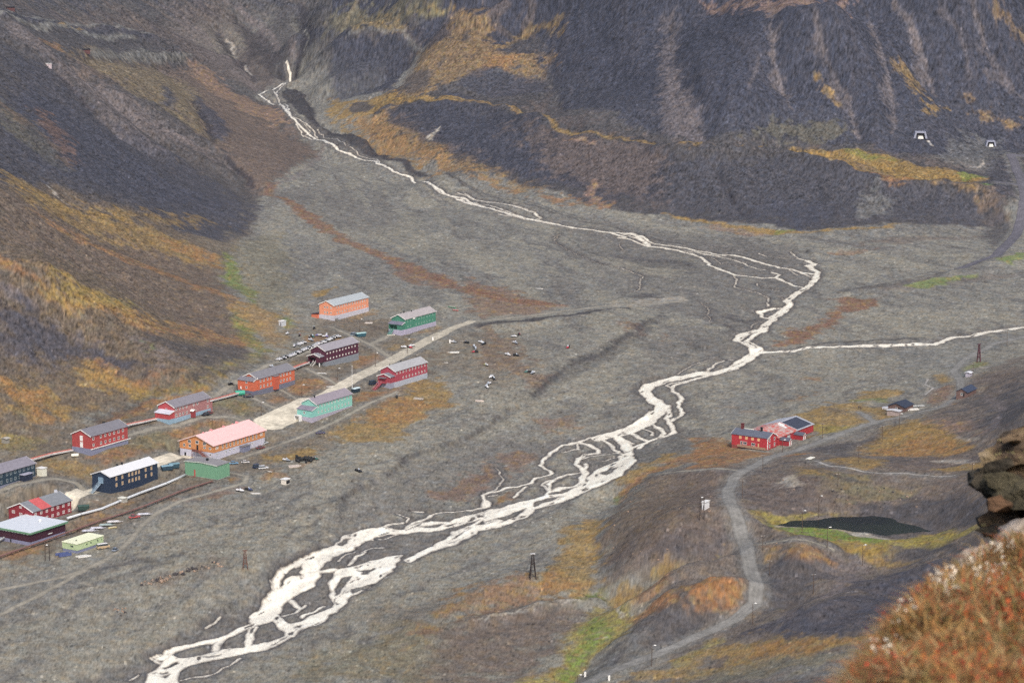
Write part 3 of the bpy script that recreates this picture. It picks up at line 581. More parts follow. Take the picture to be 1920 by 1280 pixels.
 ('sand',.35,16,1.2,PX,[(240,1080),(500,1060),(640,990),(640,940),(560,980),(300,1010)]),('sand',.3,16,1.2,PX,[(0,1170),(200,1160),(420,1100),(480,1120),(300,1190),(0,1250)]),
 ('mud',.35,18,1.2,PX,[(700,1130),(1000,1090),(1080,1120),(1000,1280),(600,1280),(700,1200)]),('olive',.4,16,1.3,PX,[(560,1240),(760,1160),(900,1110),(800,1280),(520,1290)]),('brown',.4,16,1.4,PX,[(820,1180),(1000,1120),(1060,1160),(960,1280),(840,1280)]),
 ('rust',.65,5,1.1,PX,[(510,362),(580,395),(640,440),(780,500),(900,545),(980,560),(1060,572),(980,572),(860,545),(760,505),(640,455),(560,405)]),
 ('rust',.45,9,1.3,PX,[(870,520),(940,540),(1060,572),(900,600),(880,570)]),('rust',.45,8,1.3,PX,[(740,500),(840,530),(820,540),(740,515)]),
 ('rust',.75,6,1.1,PX,[(1450,650),(1480,620),(1540,600),(1570,570),(1560,560),(1650,560),(1640,575),(1580,590),(1560,610),(1500,645)]),('brown',.4,8,1.1,PX,[(1600,545),(1700,530),(1900,510),(1900,520),(1700,545)]),
 ('brown',.5,7,1.2,PX,[(1550,465),(1700,440),(1880,445),(1700,452)]),('rust',.4,6,1.2,PX,[(1560,478),(1640,465),(1680,462),(1600,480)]),('bgreen',.6,4,1.1,PX,[(1700,540),(1830,515),(1840,520),(1740,545)]),('bgreen',.7,4,1.0,PX,[(1870,490),(1930,472),(1930,482),(1890,498)]),
 ('sand',.25,14,1.2,PX,[(1540,500),(1700,470),(1860,470),(1800,500),(1600,525)]),('sand',.25,14,1.2,PX,[(1620,590),(1900,560),(1920,600),(1650,640),(1560,640)]),
 ('rust',.35,8,1.5,PX,[(920,620),(960,640),(1000,700),(1040,720),(1000,735),(950,700),(900,660)]),('rust',.35,8,1.5,PX,[(1160,600),(1200,620),(1260,640),(1180,620)]),('mud',.4,18,1.5,PX,[(800,620),(960,620),(1000,700),(940,740),(820,700)]),
 ('orange',.7,3,1.0,PX,[(915,940),(960,925),(975,925),(960,936),(918,948)]),('rust',.4,9,1.4,PX,[(800,930),(900,880),(960,850),(1000,860),(900,920),(850,950)]),('rust',.35,9,1.4,PX,[(1000,790),(1060,780),(1080,800),(1020,810)]),
 # village ground
 ('mud',.6,12,1.1,PX,[(440,760),(600,600),(760,600),(820,660),(800,740),(700,790),(560,860),(430,900),(180,1000),(0,1080),(0,840),(240,760)]),
 ('orange',.7,5,1.2,V2,[(500,800),(640,740),(840,760),(860,800),(720,860),(600,900),(500,870)]),('orange',.65,5,1.2,V2,[(920,600),(1080,560),(1200,600),(1120,660),(1000,680)]),('gold',.7,5,1.2,V2,[(1220,540),(1360,460),(1500,480),(1500,520),(1360,570),(1240,570)]),
 ('orange',.7,5,1.2,V2,[(960,860),(1160,840),(1300,830),(1300,850),(1140,900),(980,930)]),('gold',.7,7,1.3,V2,[(1420,770),(1600,740),(1620,820),(1700,960),(1700,1000),(1540,1060),(1480,1100),(1200,1240),(880,1240),(760,1180),(900,1110),(1100,1010),(1240,930),(1400,850)]),
 ('orange',.55,9,1.5,V2,[(1240,930),(1480,880),(1640,960),(1500,1060),(1200,1120),(1000,1060)]),('shale',.4,7,1.2,V2,[(1200,960),(1300,940),(1400,960),(1300,1000)]),('gold',.8,4,.9,V2,[(650,125),(760,90),(850,68),(850,85),(760,125),(690,140)]),
 ('orange',.6,5,1.2,V2,[(280,900),(420,860),(560,920),(440,970),(330,950)]),('olive',.6,6,1.2,V2,[(0,900),(160,880),(260,960),(380,1020),(240,1060),(0,1000)]),('orange',.45,6,1.3,V2,[(120,930),(260,970),(360,1020),(260,1050),(140,990)]),
 ('orange',.5,6,1.4,V2,[(560,430),(660,440),(860,450),(900,480),(760,490),(620,480)]),('gold',.5,5,1.3,V2,[(480,620),(620,540),(700,520),(640,580),(520,640)]),('ochre',.5,8,1.2,V2,[(40,200),(200,210),(400,250),(380,400),(460,440),(300,430),(220,380),(100,300)]),
 ('ochre',.5,6,1.3,V2,[(900,300),(1080,240),(1160,240),(1140,280),(960,330)]),('orange',.5,5,1.4,V2,[(1380,440),(1560,400),(1640,360),(1560,420),(1440,460)]),
 ('orange',.6,6,1.3,V1,[(580,560),(760,520),(1000,520),(1040,560),(840,600),(640,640)]),('olive',.6,6,1.2,V1,[(900,440),(1120,440),(1140,520),(960,560),(860,560),(740,520)]),('orange',.6,6,1.3,V1,[(1100,440),(1300,360),(1400,370),(1280,400),(1180,470),(1080,480)]),
 ('gold',.55,6,1.3,V1,[(260,600),(380,590),(560,640),(620,720),(540,760),(460,690),(300,700)]),('olive',.55,6,1.2,V1,[(1350,240),(1500,220),(1640,290),(1700,320),(1560,350),(1400,310)]),('orange',.6,5,1.3,V1,[(1400,720),(1500,720),(1440,770),(1380,760)]),
 ('rust',.55,6,1.3,V1,[(1130,850),(1300,800),(1440,790),(1500,800),(1340,870),(1180,890)]),('gold',.7,5,1.2,V1,[(1640,600),(1752,560),(1752,600),(1680,640)]),('orange',.6,5,1.2,V1,[(0,1180),(160,1160),(300,1140),(240,1200),(80,1240),(0,1270)]),
 ('orange',.4,8,1.5,V1,[(430,1010),(560,960),(760,900),(800,900),(600,1000),(500,1060)]),('mud',.6,5,1.0,V1,[(250,770),(420,780),(560,830),(420,870),(300,850)]),
 ('gold',.75,5,1.1,PX,[(500,862),(540,848),(580,835),(590,845),(555,858),(520,868)]),('orange',.5,6,1.4,PX,[(475,905),(520,880),(560,870),(540,890)]),
 ('dark',.45,5,.8,PX,[(165,868),(200,845),(260,805),(230,800),(180,830)][:0] or [(150,788),(280,735),(470,690),(500,672),(460,700),(300,748),(190,795)]),
 # rocks area tone
 ('brown',.5,6,1.2,PX,[(265,1090),(330,1060),(420,1050),(400,1065),(300,1105)]),('dark',.5,3,1.0,PX,[(140,1075),(250,1050),(355,1035),(350,1042),(240,1060),(120,1090)]),
 # right hills
 ('brown',.7,16,1.2,V9,[(800,560),(860,480),(1000,360),(1200,300),(1380,320),(1380,660),(1200,700),(940,760),(820,820),(780,700)]),
 ('mud',.5,10,1.4,V9,[(900,460),(1040,380),(1180,340),(1240,500),(1040,620),(860,640)]),('shale',.5,10,1.2,V9,[(1100,620),(1380,600),(1380,660),(1200,700),(1040,720)]),
 ('orange',.75,6,1.2,V9,[(860,400),(960,320),(1140,240),(1300,190),(1400,190),(1380,220),(1200,260),(1040,330),(940,400),(880,450)]),('gold',.7,6,1.2,V9,[(840,340),(980,270),(1160,210),(1200,210),(1050,290),(920,360)]),
 ('bgreen',.6,4,1.0,V9,[(850,400),(900,380),(920,410),(860,450)]),('gold',.75,7,1.3,V9,[(640,590),(720,530),(800,500),(800,560),(760,640),(790,700),(800,780),(800,830),(700,870),(580,860),(480,800),(560,740),(640,680)]),
 ('orange',.5,7,1.4,V9,[(500,790),(600,750),(700,760),(760,830),(600,860)]),('green',.8,5,1.0,V9,[(690,870),(790,820),(840,850),(830,890),(700,900)]),('bgreen',.6,4,1.0,V9,[(730,850),(790,830),(800,870),(740,880)]),
 ('yellow',.8,6,1.1,V9,[(800,920),(900,930),(950,980),(880,1070),(760,1150),(640,1240),(560,1290),(360,1290),(520,1220),(620,1150),(640,1080),(740,1000)]),('bgreen',.7,5,1.2,V9,[(780,980),(860,1000),(840,1060),(740,1130),(660,1220),(560,1250),(600,1180),(700,1080)]),
 ('gold',.7,7,1.2,V9,[(840,870),(920,780),(1100,730),(1260,680),(1380,650),(1360,690),(1160,740),(1000,810),(920,870),(880,920)]),('orange',.6,6,1.2,V9,[(960,940),(1100,860),(1180,780),(1360,700),(1200,740),(1020,840),(930,920)]),
 ('bgreen',.5,4,1.1,V9,[(1200,690),(1360,655),(1370,670),(1260,700)]),('orange',.8,6,1.1,V9,[(960,970),(1100,900),(1220,860),(1380,860),(1480,900),(1460,960),(1380,990),(1320,920),(1200,900),(1060,960),(1000,1010)]),
 ('shale',.6,10,1.1,V9,[(760,1160),(1000,1000),(1200,920),(1320,960),(1440,960),(1300,1040),(1000,1160),(800,1220)]),('shale',.55,8,1.1,V9,[(820,700),(900,700),(820,800)]),
 ('orange',.5,12,1.5,V9,[(0,960),(200,870),(400,800),(560,860),(400,920),(160,1000),(0,1040)]),('brown',.5,14,1.3,V9,[(0,1060),(300,960),(620,900),(760,960),(560,1100),(400,1240),(0,1280)]),('pale',.5,2,.8,V9,[(240,1015),(400,960),(600,905),(760,885),(600,912),(400,972)]),
 ('gold',.6,6,1.3,V9,[(960,1240),(1100,1200),(1300,1200),(1575,1180),(1575,1230),(1300,1240),(1100,1270),(900,1290)]),('yellow',.6,6,1.2,V9,[(1140,1180),(1260,1120),(1420,1070),(1400,1100),(1240,1170),(1160,1195)]),
 ('gold',.75,6,1.2,V3,[(400,720),(560,690),(700,620),(920,600),(1100,640),(1180,680),(1040,730),(880,770),(700,790),(700,740),(600,690)]),('yellow',.7,5,1.1,V3,[(700,730),(900,730),(1000,740),(860,780),(720,790)]),
 ('shale',.6,5,1.0,V3,[(720,640),(820,630),(880,660),(780,680)]),('gold',.7,5,1.1,V3,[(900,590),(1000,540),(1200,505),(1220,540),(1100,590),(920,600)]),('green',.7,4,1.0,V3,[(900,585),(1120,580),(1130,605),(920,600)]),
 ('gold',.8,8,1.1,V3,[(940,860),(1100,790),(1240,700),(1340,690),(1380,740),(1560,790),(1640,860),(1500,900),(1200,900),(1000,890)]),('orange',.6,8,1.3,V3,[(1000,880),(1300,780),(1640,850),(1500,900),(1200,905)]),
 ('orange',.8,6,1.2,V3,[(0,820),(120,800),(220,830),(260,880),(500,900),(700,900),(420,930),(200,950),(100,980),(0,1000)]),('brown',.5,8,1.3,V3,[(0,930),(200,900),(200,950),(0,1010)]),
 ('gold',.7,6,1.2,V3,[(780,950),(900,920),(1040,930),(1130,980),(1000,990),(900,970)]),('brown',.6,8,1.0,V3,[(1150,980),(1200,940),(1400,900),(1700,920),(1640,960),(1500,1000),(1250,1010)]),('pale',.5,5,1.0,V3,[(1380,930),(1500,930),(1660,945),(1500,955)]),
 ('gold',.7,6,1.2,V3,[(1400,990),(1600,960),(1700,930),(1700,990),(1500,1010)]),('shale',.7,6,.8,V3,[(700,880),(860,850),(1060,800),(1060,830),(940,880),(900,930),(760,920)]),
 ('pink',.5,8,1.3,V3,[(1330,700),(1500,680),(1640,720),(1700,760),(1600,780),(1440,750)]),('pale',.6,4,1.2,V3,[(1400,640),(1500,570),(1520,590),(1420,660)]),('pale',.5,4,1.2,V3,[(1560,790),(1680,800),(1700,830),(1600,820)]),
 ('rust',.5,6,1.4,V3,[(1340,580),(1500,480),(1560,560),(1500,620),(1400,620)]),('gold',.6,4,1.2,V3,[(1380,470),(1460,440),(1500,460),(1420,490)]),('green',.6,4,1.1,V3,[(1560,400),(1680,360),(1700,380),(1580,420)]),
 ('fan',.6,14,1.0,V3,[(1100,300),(1400,280),(1700,220),(1920,200),(1700,300),(1500,400),(1300,430)]),('orange',.6,4,1.1,V3,[(650,460),(750,465),(760,485),(680,490)]),('orange',.4,6,1.4,V3,[(540,590),(720,550),(730,570),(600,600)]),('orange',.4,6,1.4,V3,[(210,620),(360,640),(370,670),(260,640)]),
 ('shale',.7,14,.9,V3,[(1700,620),(1860,480),(1920,420),(1960,600),(1900,760),(1760,800),(1700,720)]),('brown',.5,12,1.0,V3,[(1560,480),(1920,330),(1920,420),(1700,520),(1600,560)]),
 ('fan',.7,7,.8,V3,[(1080,330),(1340,320),(1480,400),(1300,480),(1000,520),(700,520),(900,430)][:0] or [(120,720),(160,600),(300,540),(560,560),(500,620),(240,700)]),
 # tarn surroundings
 ('brown',.5,12,1.0,V4,[(260,230),(420,190),(560,200),(800,200),(1100,230),(1400,180),(1560,330),(1500,440),(1200,470),(1000,420),(700,400),(400,380),(270,340)]),
 ('shale',.8,12,1.0,V4,[(840,360),(1100,300),(1400,300),(1560,340),(1560,430),(1300,480),(1220,480),(1060,430),(900,410)]),('olive',.6,9,1.3,V4,[(500,180),(820,180),(960,220),(1200,240),(1100,280),(900,300),(800,370),(700,280)]),
 ('gold',.6,6,1.4,V4,[(520,150),(660,150),(720,200),(580,200)]),('brown',.5,8,1.2,V4,[(560,200),(700,200),(780,260),(640,300),(540,260)]),('pale',.55,4,1.2,V4,[(440,200),(500,190),(520,230),(540,270),(470,260)]),
 ('yellow',.85,6,.9,V4,[(280,370),(440,390),(640,410),(820,405),(640,420),(500,440),(440,460),(480,520),(620,580),(780,600),(860,650),(1040,630),(1100,560),(1400,520),(1520,450),(1320,480),(1220,490),(1060,520),(860,520),(680,480),(460,480),(380,460)]),
 ('bgreen',.9,4,.8,V4,[(400,455),(440,450),(440,480),(600,475),(760,500),(900,510),(1000,530),(1060,530),(960,560),(860,540),(760,580),(640,560),(540,510),(440,490)]),('yellow',.7,4,.8,V4,[(1060,520),(1220,500),(1400,500),(1320,520),(1100,545),(1030,540)]),
 ('pale',.75,2.5,.7,V4,[(700,470),(860,480),(960,510),(1060,515),(1000,525),(860,505),(740,490)]),('pale',.6,1.5,.7,V4,[(440,455),(520,465),(700,462),(560,475),(450,468)]),
 ('gold',.7,6,1.2,V4,[(640,560),(820,540),(1000,570),(1080,580),(1040,640),(1160,650),(1000,670),(860,640),(760,600)]),('shale',.7,7,.8,V4,[(1040,600),(1200,550),(1440,550),(1380,590),(1200,640),(1060,640)]),
 ('lbrown',.6,8,1.1,V4,[(680,600),(760,610),(880,680),(1060,690),(900,720),(840,780),(700,830),(600,880),(560,860),(700,760)]),('orange',.5,6,1.3,V4,[(330,560),(500,600),(660,620),(700,660),(560,640),(420,600)]),('ochre',.5,7,1.2,V4,[(300,600),(420,590),(660,640),(640,620),(400,620),(330,680)]),
 ('shale',.7,10,1.0,V4,[(300,660),(420,640),(600,660),(700,720),(640,820),(560,880),(440,880),(380,760)]),('blue',.7,16,.9,V4,[(1720,520),(1400,620),(1100,700),(880,760),(600,900),(400,990),(200,1080),(800,1060),(1100,940),(1400,760)]),
 ('lbrown',.4,6,1.0,V4,[(840,760),(700,850),(500,960),(380,1000),(600,880),(780,780)]),('gold',.7,8,1.2,V4,[(0,1140),(200,1080),(500,1060),(880,1060),(820,1100),(600,1150),(300,1180),(100,1170)]),('orange',.4,8,1.4,V4,[(200,1130),(500,1080),(760,1080),(560,1150),(300,1170)]),
 ('fan',.6,10,1.0,V4,[(300,1190),(600,1150),(900,1110),(1000,1290),(0,1290),(0,1220)]),('olive',.4,9,1.3,V4,[(0,1200),(400,1170),(800,1130),(700,1200),(300,1280),(0,1290)]),
 ('orange',.7,6,1.2,V4,[(0,800),(120,800),(240,830),(290,870),(250,920),(100,900),(0,900)]),('bgreen',.4,3,1.0,V4,[(440,885),(540,880),(540,895),(460,900)]),('orange',.5,5,1.2,V4,[(0,120),(120,110),(200,130),(160,180),(0,200)]),
]
PATCH += [
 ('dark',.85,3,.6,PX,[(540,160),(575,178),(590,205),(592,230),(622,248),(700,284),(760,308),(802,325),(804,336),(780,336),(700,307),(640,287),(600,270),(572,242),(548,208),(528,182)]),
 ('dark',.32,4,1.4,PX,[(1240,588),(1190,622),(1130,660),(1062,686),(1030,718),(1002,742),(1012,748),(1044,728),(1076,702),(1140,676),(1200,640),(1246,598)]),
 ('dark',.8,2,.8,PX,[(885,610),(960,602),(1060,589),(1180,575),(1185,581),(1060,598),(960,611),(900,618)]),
 ('shale',.6,6,1.0,PX,[(1150,480),(1240,484),(1310,496),(1290,506),(1200,500)]),('wet',.6,5,1.0,PX,[(1010,500),(1090,530),(1100,570),(1060,570)]),
 ('pale',.5,4,1.2,PX,[(1130,572),(1200,560),(1270,558),(1290,564),(1200,574)]),('shale',.6,4,.9,PX,[(1190,548),(1240,553),(1200,558),(1170,553)]),
 ('dark',.5,3,1.0,PX,[(1330,590),(1400,600),(1440,588),(1480,572),(1440,598),(1400,608)]),('dark',.5,2,.8,PX,[(1330,575),(1360,590),(1390,596),(1360,594)]),('dark',.5,2,.8,PX,[(1350,602),(1376,612),(1380,618),(1352,608)]),
 ('dark',.6,3,1.0,PX,[(1500,652),(1560,645),(1640,640),(1738,636),(1640,646),(1560,654)]),('dark',.35,4,1.0,PX,[(1540,553),(1640,535),(1740,528),(1830,504),(1740,534),(1640,545)]),
 ('shale',.8,10,.8,PX,[(1840,405),(1890,380),(1900,420),(1880,460),(1860,480),(1850,440)]),('blue',.5,10,.9,PX,[(1850,290),(1900,300),(1900,370),(1870,420),(1840,360)]),
 ('dark',.5,4,.9,PX,[(480,195),(505,205),(530,225),(560,262),(590,292),(575,290),(540,262),(505,225)][:0] or [(1170,790),(1212,785),(1224,765),(1205,750),(1214,768),(1200,782)]),
]
PATCH = [
 ('mud',.65,7,.7,PX,[(-60,860),(0,840),(130,800),(280,742),(400,730),(465,690),(470,660),(440,600),(425,530),(440,470),(480,420),(490,352),(540,322),(592,290),(560,250),(500,195),(482,185),(400,150),(-60,150)]),
 ('shale',.85,10,.8,PX,[(-60,330),(100,345),(240,390),(330,430),(420,450),(478,420),(490,352),(540,322),(590,290),(560,250),(500,195),(480,184),(540,132),(560,60),(540,-10),(-60,-10)]),
 ('blue',.55,20,1.0,PX,[(-60,250),(60,160),(200,260),(340,350),(480,400),(440,450),(330,430),(240,385),(100,340),(-60,320)]),
 ('brown',.6,12,1.2,PX,[(130,105),(300,105),(380,115),(440,180),(520,230),(590,285),(540,320),(490,345),(440,300),(340,230),(230,165)]),
 ('shale',1.0,6,.6,PX,[(735,215),(820,203),(900,206),(1000,226),(1100,248),(1300,284),(1500,289),(1600,314),(1700,334),(1800,350),(1880,372),(1892,400),(1880,424),(1700,424),(1500,430),(1300,412),(1180,396),(1080,376),(950,340),(860,305),(800,275),(740,235)]),
 ('blue',.45,18,1.0,PX,[(760,215),(900,212),(1100,256),(1300,300),(1500,300),(1700,350),(1880,380),(1880,420),(1500,425),(1300,408),(1080,366),(900,310)]),
 ('blue',.85,8,.7,PX,[(1062,206),(1200,250),(1300,262),(1480,268),(1680,285),(1800,300),(1960,262),(1960,-10),(1000,-10),(1020,100)]),
 ] + PATCH
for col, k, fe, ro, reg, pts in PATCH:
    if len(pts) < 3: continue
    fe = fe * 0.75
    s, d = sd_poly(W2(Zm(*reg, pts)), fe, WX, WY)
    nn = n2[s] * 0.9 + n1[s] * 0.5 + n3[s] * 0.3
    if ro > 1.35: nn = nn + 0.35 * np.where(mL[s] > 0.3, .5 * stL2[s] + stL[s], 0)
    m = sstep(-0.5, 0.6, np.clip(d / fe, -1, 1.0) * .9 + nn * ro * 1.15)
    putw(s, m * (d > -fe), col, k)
LINES = [  # colour, strength, width m, region, line
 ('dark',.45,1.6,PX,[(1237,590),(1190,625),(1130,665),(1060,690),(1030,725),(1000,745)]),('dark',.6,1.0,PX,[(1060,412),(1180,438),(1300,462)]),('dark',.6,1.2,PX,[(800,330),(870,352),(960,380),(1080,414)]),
 ('dark',.45,.9,PX,[(1040,430),(1100,470),(1180,500),(1240,510)]),('dark',.4,.9,PX,[(820,600),(860,612),(900,604)]),('dark',.4,.8,PX,[(1080,780),(1180,770),(1280,745),(1340,730)]),('dark',.35,.9,PX,[(1120,720),(1220,695),(1330,668)]),('dark',.35,1.0,PX,[(960,850),(900,872),(820,880),(760,905)]),
 ('dark',.35,1.2,PX,[(420,990),(500,975),(560,965),(640,940)]),('dark',.5,1.4,PX,[(540,1005),(560,992),(590,985),(600,975)]),('dark',.35,1.2,PX,[(260,1010),(340,1000),(420,975),(520,960)]),('dark',.3,1.5,PX,[(130,1120),(240,1075),(340,1040),(420,1020)]),
 ('sand',.5,1.2,PX,[(500,560),(560,600),(600,610)]),('sand',.5,1.4,PX,[(520,450),(540,480),(580,500),(640,520),(700,540)]),('sand',.5,1.2,PX,[(690,430),(760,470),(840,500)]),('lbrown',.5,2.5,PX,[(610,275),(560,330),(500,350)]),
 ('lbrown',.7,4,V5,[(100,150),(240,280),(400,400),(560,520),(760,640),(1000,760),(1200,890),(1320,930)]),('lbrown',.6,3.5,V5,[(520,560),(700,700),(860,820),(1000,900)]),('lbrown',.45,3,V5,[(340,420),(520,610),(700,760)]),
 ('lbrown',.6,4,V5,[(1000,60),(1180,200),(1300,330),(1480,500)]),('lbrown',.6,5,V5,[(1280,0),(1420,80),(1560,200),(1680,300)]),('lbrown',.5,3,V5,[(1300,300),(1400,420),(1470,520)]),
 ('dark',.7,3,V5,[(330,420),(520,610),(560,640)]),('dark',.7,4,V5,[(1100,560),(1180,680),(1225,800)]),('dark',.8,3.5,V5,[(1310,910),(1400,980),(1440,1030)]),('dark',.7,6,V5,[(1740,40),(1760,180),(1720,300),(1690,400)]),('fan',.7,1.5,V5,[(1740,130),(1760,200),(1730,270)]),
 ('fan',.8,4,V5,[(0,110),(240,170),(520,210),(760,220)]),('fan',.7,3.5,V5,[(0,70),(200,120),(440,140),(700,150),(900,230)]),('white',.6,1.2,V5,[(280,1050),(320,1100),(380,1145)]),('white',.6,2,V5,[(1290,200),(1330,240),(1340,280)]),('white',.4,1.5,V5,[(1400,340),(1430,400)]),
 ('dark',.5,2.5,V7,[(290,880),(330,980),(400,1090),(460,1120)]),('lbrown',0.37,2.8,V7,[(60,60),(60,300),(90,440),(170,600),(240,740)]),('lbrown',0.31,2.1,V7,[(30,330),(60,500),(110,650),(60,740)]),('lbrown',0.37,2.1,V7,[(570,0),(580,280),(650,480),(680,560)]),('lbrown',0.31,2.1,V7,[(510,290),(460,440)]),
 ('lbrown',0.37,2.4,V7,[(780,0),(810,120),(870,290),(960,450),(1040,690)]),('lbrown',0.37,2.4,V7,[(1090,110),(1180,360),(1215,560),(1200,700)]),('lbrown',0.43,3.5,V7,[(1230,0),(1290,80),(1340,220),(1400,400),(1420,480)]),('lbrown',0.37,2.8,V7,[(1640,0),(1680,150),(1770,350),(1880,500)]),
 ('lbrown',0.31,2.8,V7,[(1450,40),(1560,180),(1620,400)]),('dark',.5,3,V7,[(1020,620),(1060,700)]),('dark',.4,5,V7,[(0,760),(300,785),(560,795)]),('dark',.5,3,V7,[(1300,860),(1480,890),(1640,900)]),('white',.5,1,V7,[(1620,860),(1660,850),(1680,825)]),('white',.5,1,V7,[(1390,735),(1410,765)]),
 ('pale',.7,1.2,V6,[(560,790),(600,740),(620,730)]),('olive',.6,2,V6,[(430,90),(560,80),(650,45)]),('fan',.7,3.5,V6,[(0,700),(60,640),(110,590),(240,560),(380,480),(480,340)]),('fan',.6,3,V6,[(120,190),(280,190),(420,195),(560,260)]),
 ('gold',.6,3,V6,[(640,560),(860,580),(1100,650),(1300,740),(1560,770),(1890,820)]),('dark',.5,2.5,V6,[(1580,775),(1760,800),(1890,815)]),
 ('bgreen',.4,1.5,V9,[(640,1240),(720,1130),(830,1050)]),('pale',.7,.7,V9,[(860,940),(905,975)]),('pale',.6,.6,V9,[(770,1080),(830,1050)]),('pale',.5,.8,V9,[(280,1000),(400,960),(600,905),(760,885)]),
 ('dark',.5,1.5,V4,[(340,400),(420,480),(520,530),(640,580),(800,600)]),('dark',.6,2.5,V4,[(200,620),(280,760),(300,860),(250,920)]),('shale',.7,3,V4,[(310,560),(340,680),(400,780),(400,880),(350,930)]),('lbrown',.6,2.5,V4,[(860,640),(800,760),(640,880),(560,900)]),
 ('shale',.6,2,V4,[(640,160),(760,210),(900,220)]),('lbrown',.6,3,V3,[(1700,560),(1800,640),(1740,760)]),('pale',.5,2,V3,[(1560,480),(1500,560),(1400,640)]),('pale',.6,.8,V3,[(1370,460),(1340,500),(1385,520),(1345,555)]),('pale',.5,1.2,V3,[(1660,390),(1690,400)]),
]
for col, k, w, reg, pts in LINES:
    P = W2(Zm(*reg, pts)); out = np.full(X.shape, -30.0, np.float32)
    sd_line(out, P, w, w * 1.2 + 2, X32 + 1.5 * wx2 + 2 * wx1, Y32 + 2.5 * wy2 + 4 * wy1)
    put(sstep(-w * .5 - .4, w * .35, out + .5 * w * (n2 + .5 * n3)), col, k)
# turf tufts over vegetated ground, speckle and single stones
veg = sstep(0.02, 0.10, COLR[..., 0] - COLR[..., 2])
putw(np.s_[:], veg * sstep(.08, .35, n3 + .3 * n2), 'mud', .6); putw(np.s_[:], veg * sstep(.12, .4, n5 - .3 * n3), 'olive', .4)
putw(np.s_[:], veg * sstep(.15, .45, fbm(X32 / 4.2, Y32 / 7, 3, 204)), 'gold', .4)
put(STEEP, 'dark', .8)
put((river > -4) * sstep(-4 + 1.5 * n2, -1.2, river), 'wet', .7); put((river > -1.2) * sstep(-1.0, -0.1, river), 'dark', .55)
rd = sstep(-4.5, -0.2, allroad + 1.2 * n2); put(rd, 'fan', .5)
rd2 = sstep(-9, -2, ROADSD['main_road'] + 2 * n2); put(rd2, 'fan', .35)
n4 = perlin(X32 / 1.5, Y32 / 1.5, 301)
grs = np.random.RandomState(5)
g0 = grs.standard_normal(X.shape).astype(np.float32); g1 = g0.copy(); g1[1:, 1:] = (g0[1:, 1:] + g0[:-1, 1:] + g0[1:, :-1] + g0[:-1, :-1]) * .5
mtn = np.clip(mL + mB + mM, 0, 1)
nS = fbm(X32 / 2.4, (Z + .15 * Y32) / 2.4, 3, 311)
COLR *= np.clip(1 + .26 * nS * mtn + 0.17 * n3 + 0.12 * n2 + 0.10 * n4 + 0.12 * n5 + 0.08 * n1 + (.10 + .06 * mtn) * g0 + (.07 + .05 * mtn) * g1, .25, 2.2)[..., None] * GK
hue = fbm(X32 / 4, Y32 / 4, 3, 306)
COLR[..., 0] *= 1 + .10 * hue; COLR[..., 2] *= 1 - .12 * hue
st = (hsh(np.floor(X32 / 0.9).astype(np.int64), np.floor(Y32 / 1.6).astype(np.int64), 9) & 4095)
COLR[(st < 22)] *= 1.7
COLR[(st > 4040)] *= 0.6
np.clip(COLR, 0.01, 0.6, out=COLR)

# flatten the bed under roads, level pads under houses are cut later with PADS
def smooth_rows(F, n):
    G = F.copy()
    for _ in range(n):
        G[1:-1, 1:-1] = (G[1:-1, 1:-1] * 2 + G[:-2, 1:-1] + G[2:, 1:-1] + G[1:-1, :-2] + G[1:-1, 2:]) / 6
    return G
Zs = smooth_rows(Z, 14)
kroad = sstep(-2.5, 0.2, allroad)
Z = lerp(Z, Zs, kroad)

def gz(x, y):
    """ground height on the fine grid"""
    x = np.asarray(x, float); y = np.asarray(y, float)
    a = np.arctan2(x, y); r = np.hypot(x, y)
    u = np.clip((a - AZ[0]) / (AZ[1] - AZ[0]), 0, NC - 1.001); j = u.astype(int); fu = u - j
    v = np.clip(np.searchsorted(RS, r) - 1, 0, NR - 2); fv = np.clip((r - RS[v]) / (RS[v + 1] - RS[v]), 0, 1)
    return (Z[v, j] * (1 - fu) + Z[v, j + 1] * fu) * (1 - fv) + (Z[v + 1, j] * (1 - fu) + Z[v + 1, j + 1] * fu) * fv
# ---------------------------------------------------------------- materials
def mat(name, rgb=None, rough=0.85, build=None, metal=0.0):
    m = bpy.data.materials.new(name); m.use_nodes = True
    b = m.node_tree.nodes["Principled BSDF"]
    b.inputs["Roughness"].default_value = rough; b.inputs["Metallic"].default_value = metal
    if rgb is not None: b.inputs["Base Color"].default_value = (*rgb, 1)
    if build: build(m.node_tree, b)
    return m
def srgb(r, g, b): return tuple(float(v) for v in L8(r, g, b))

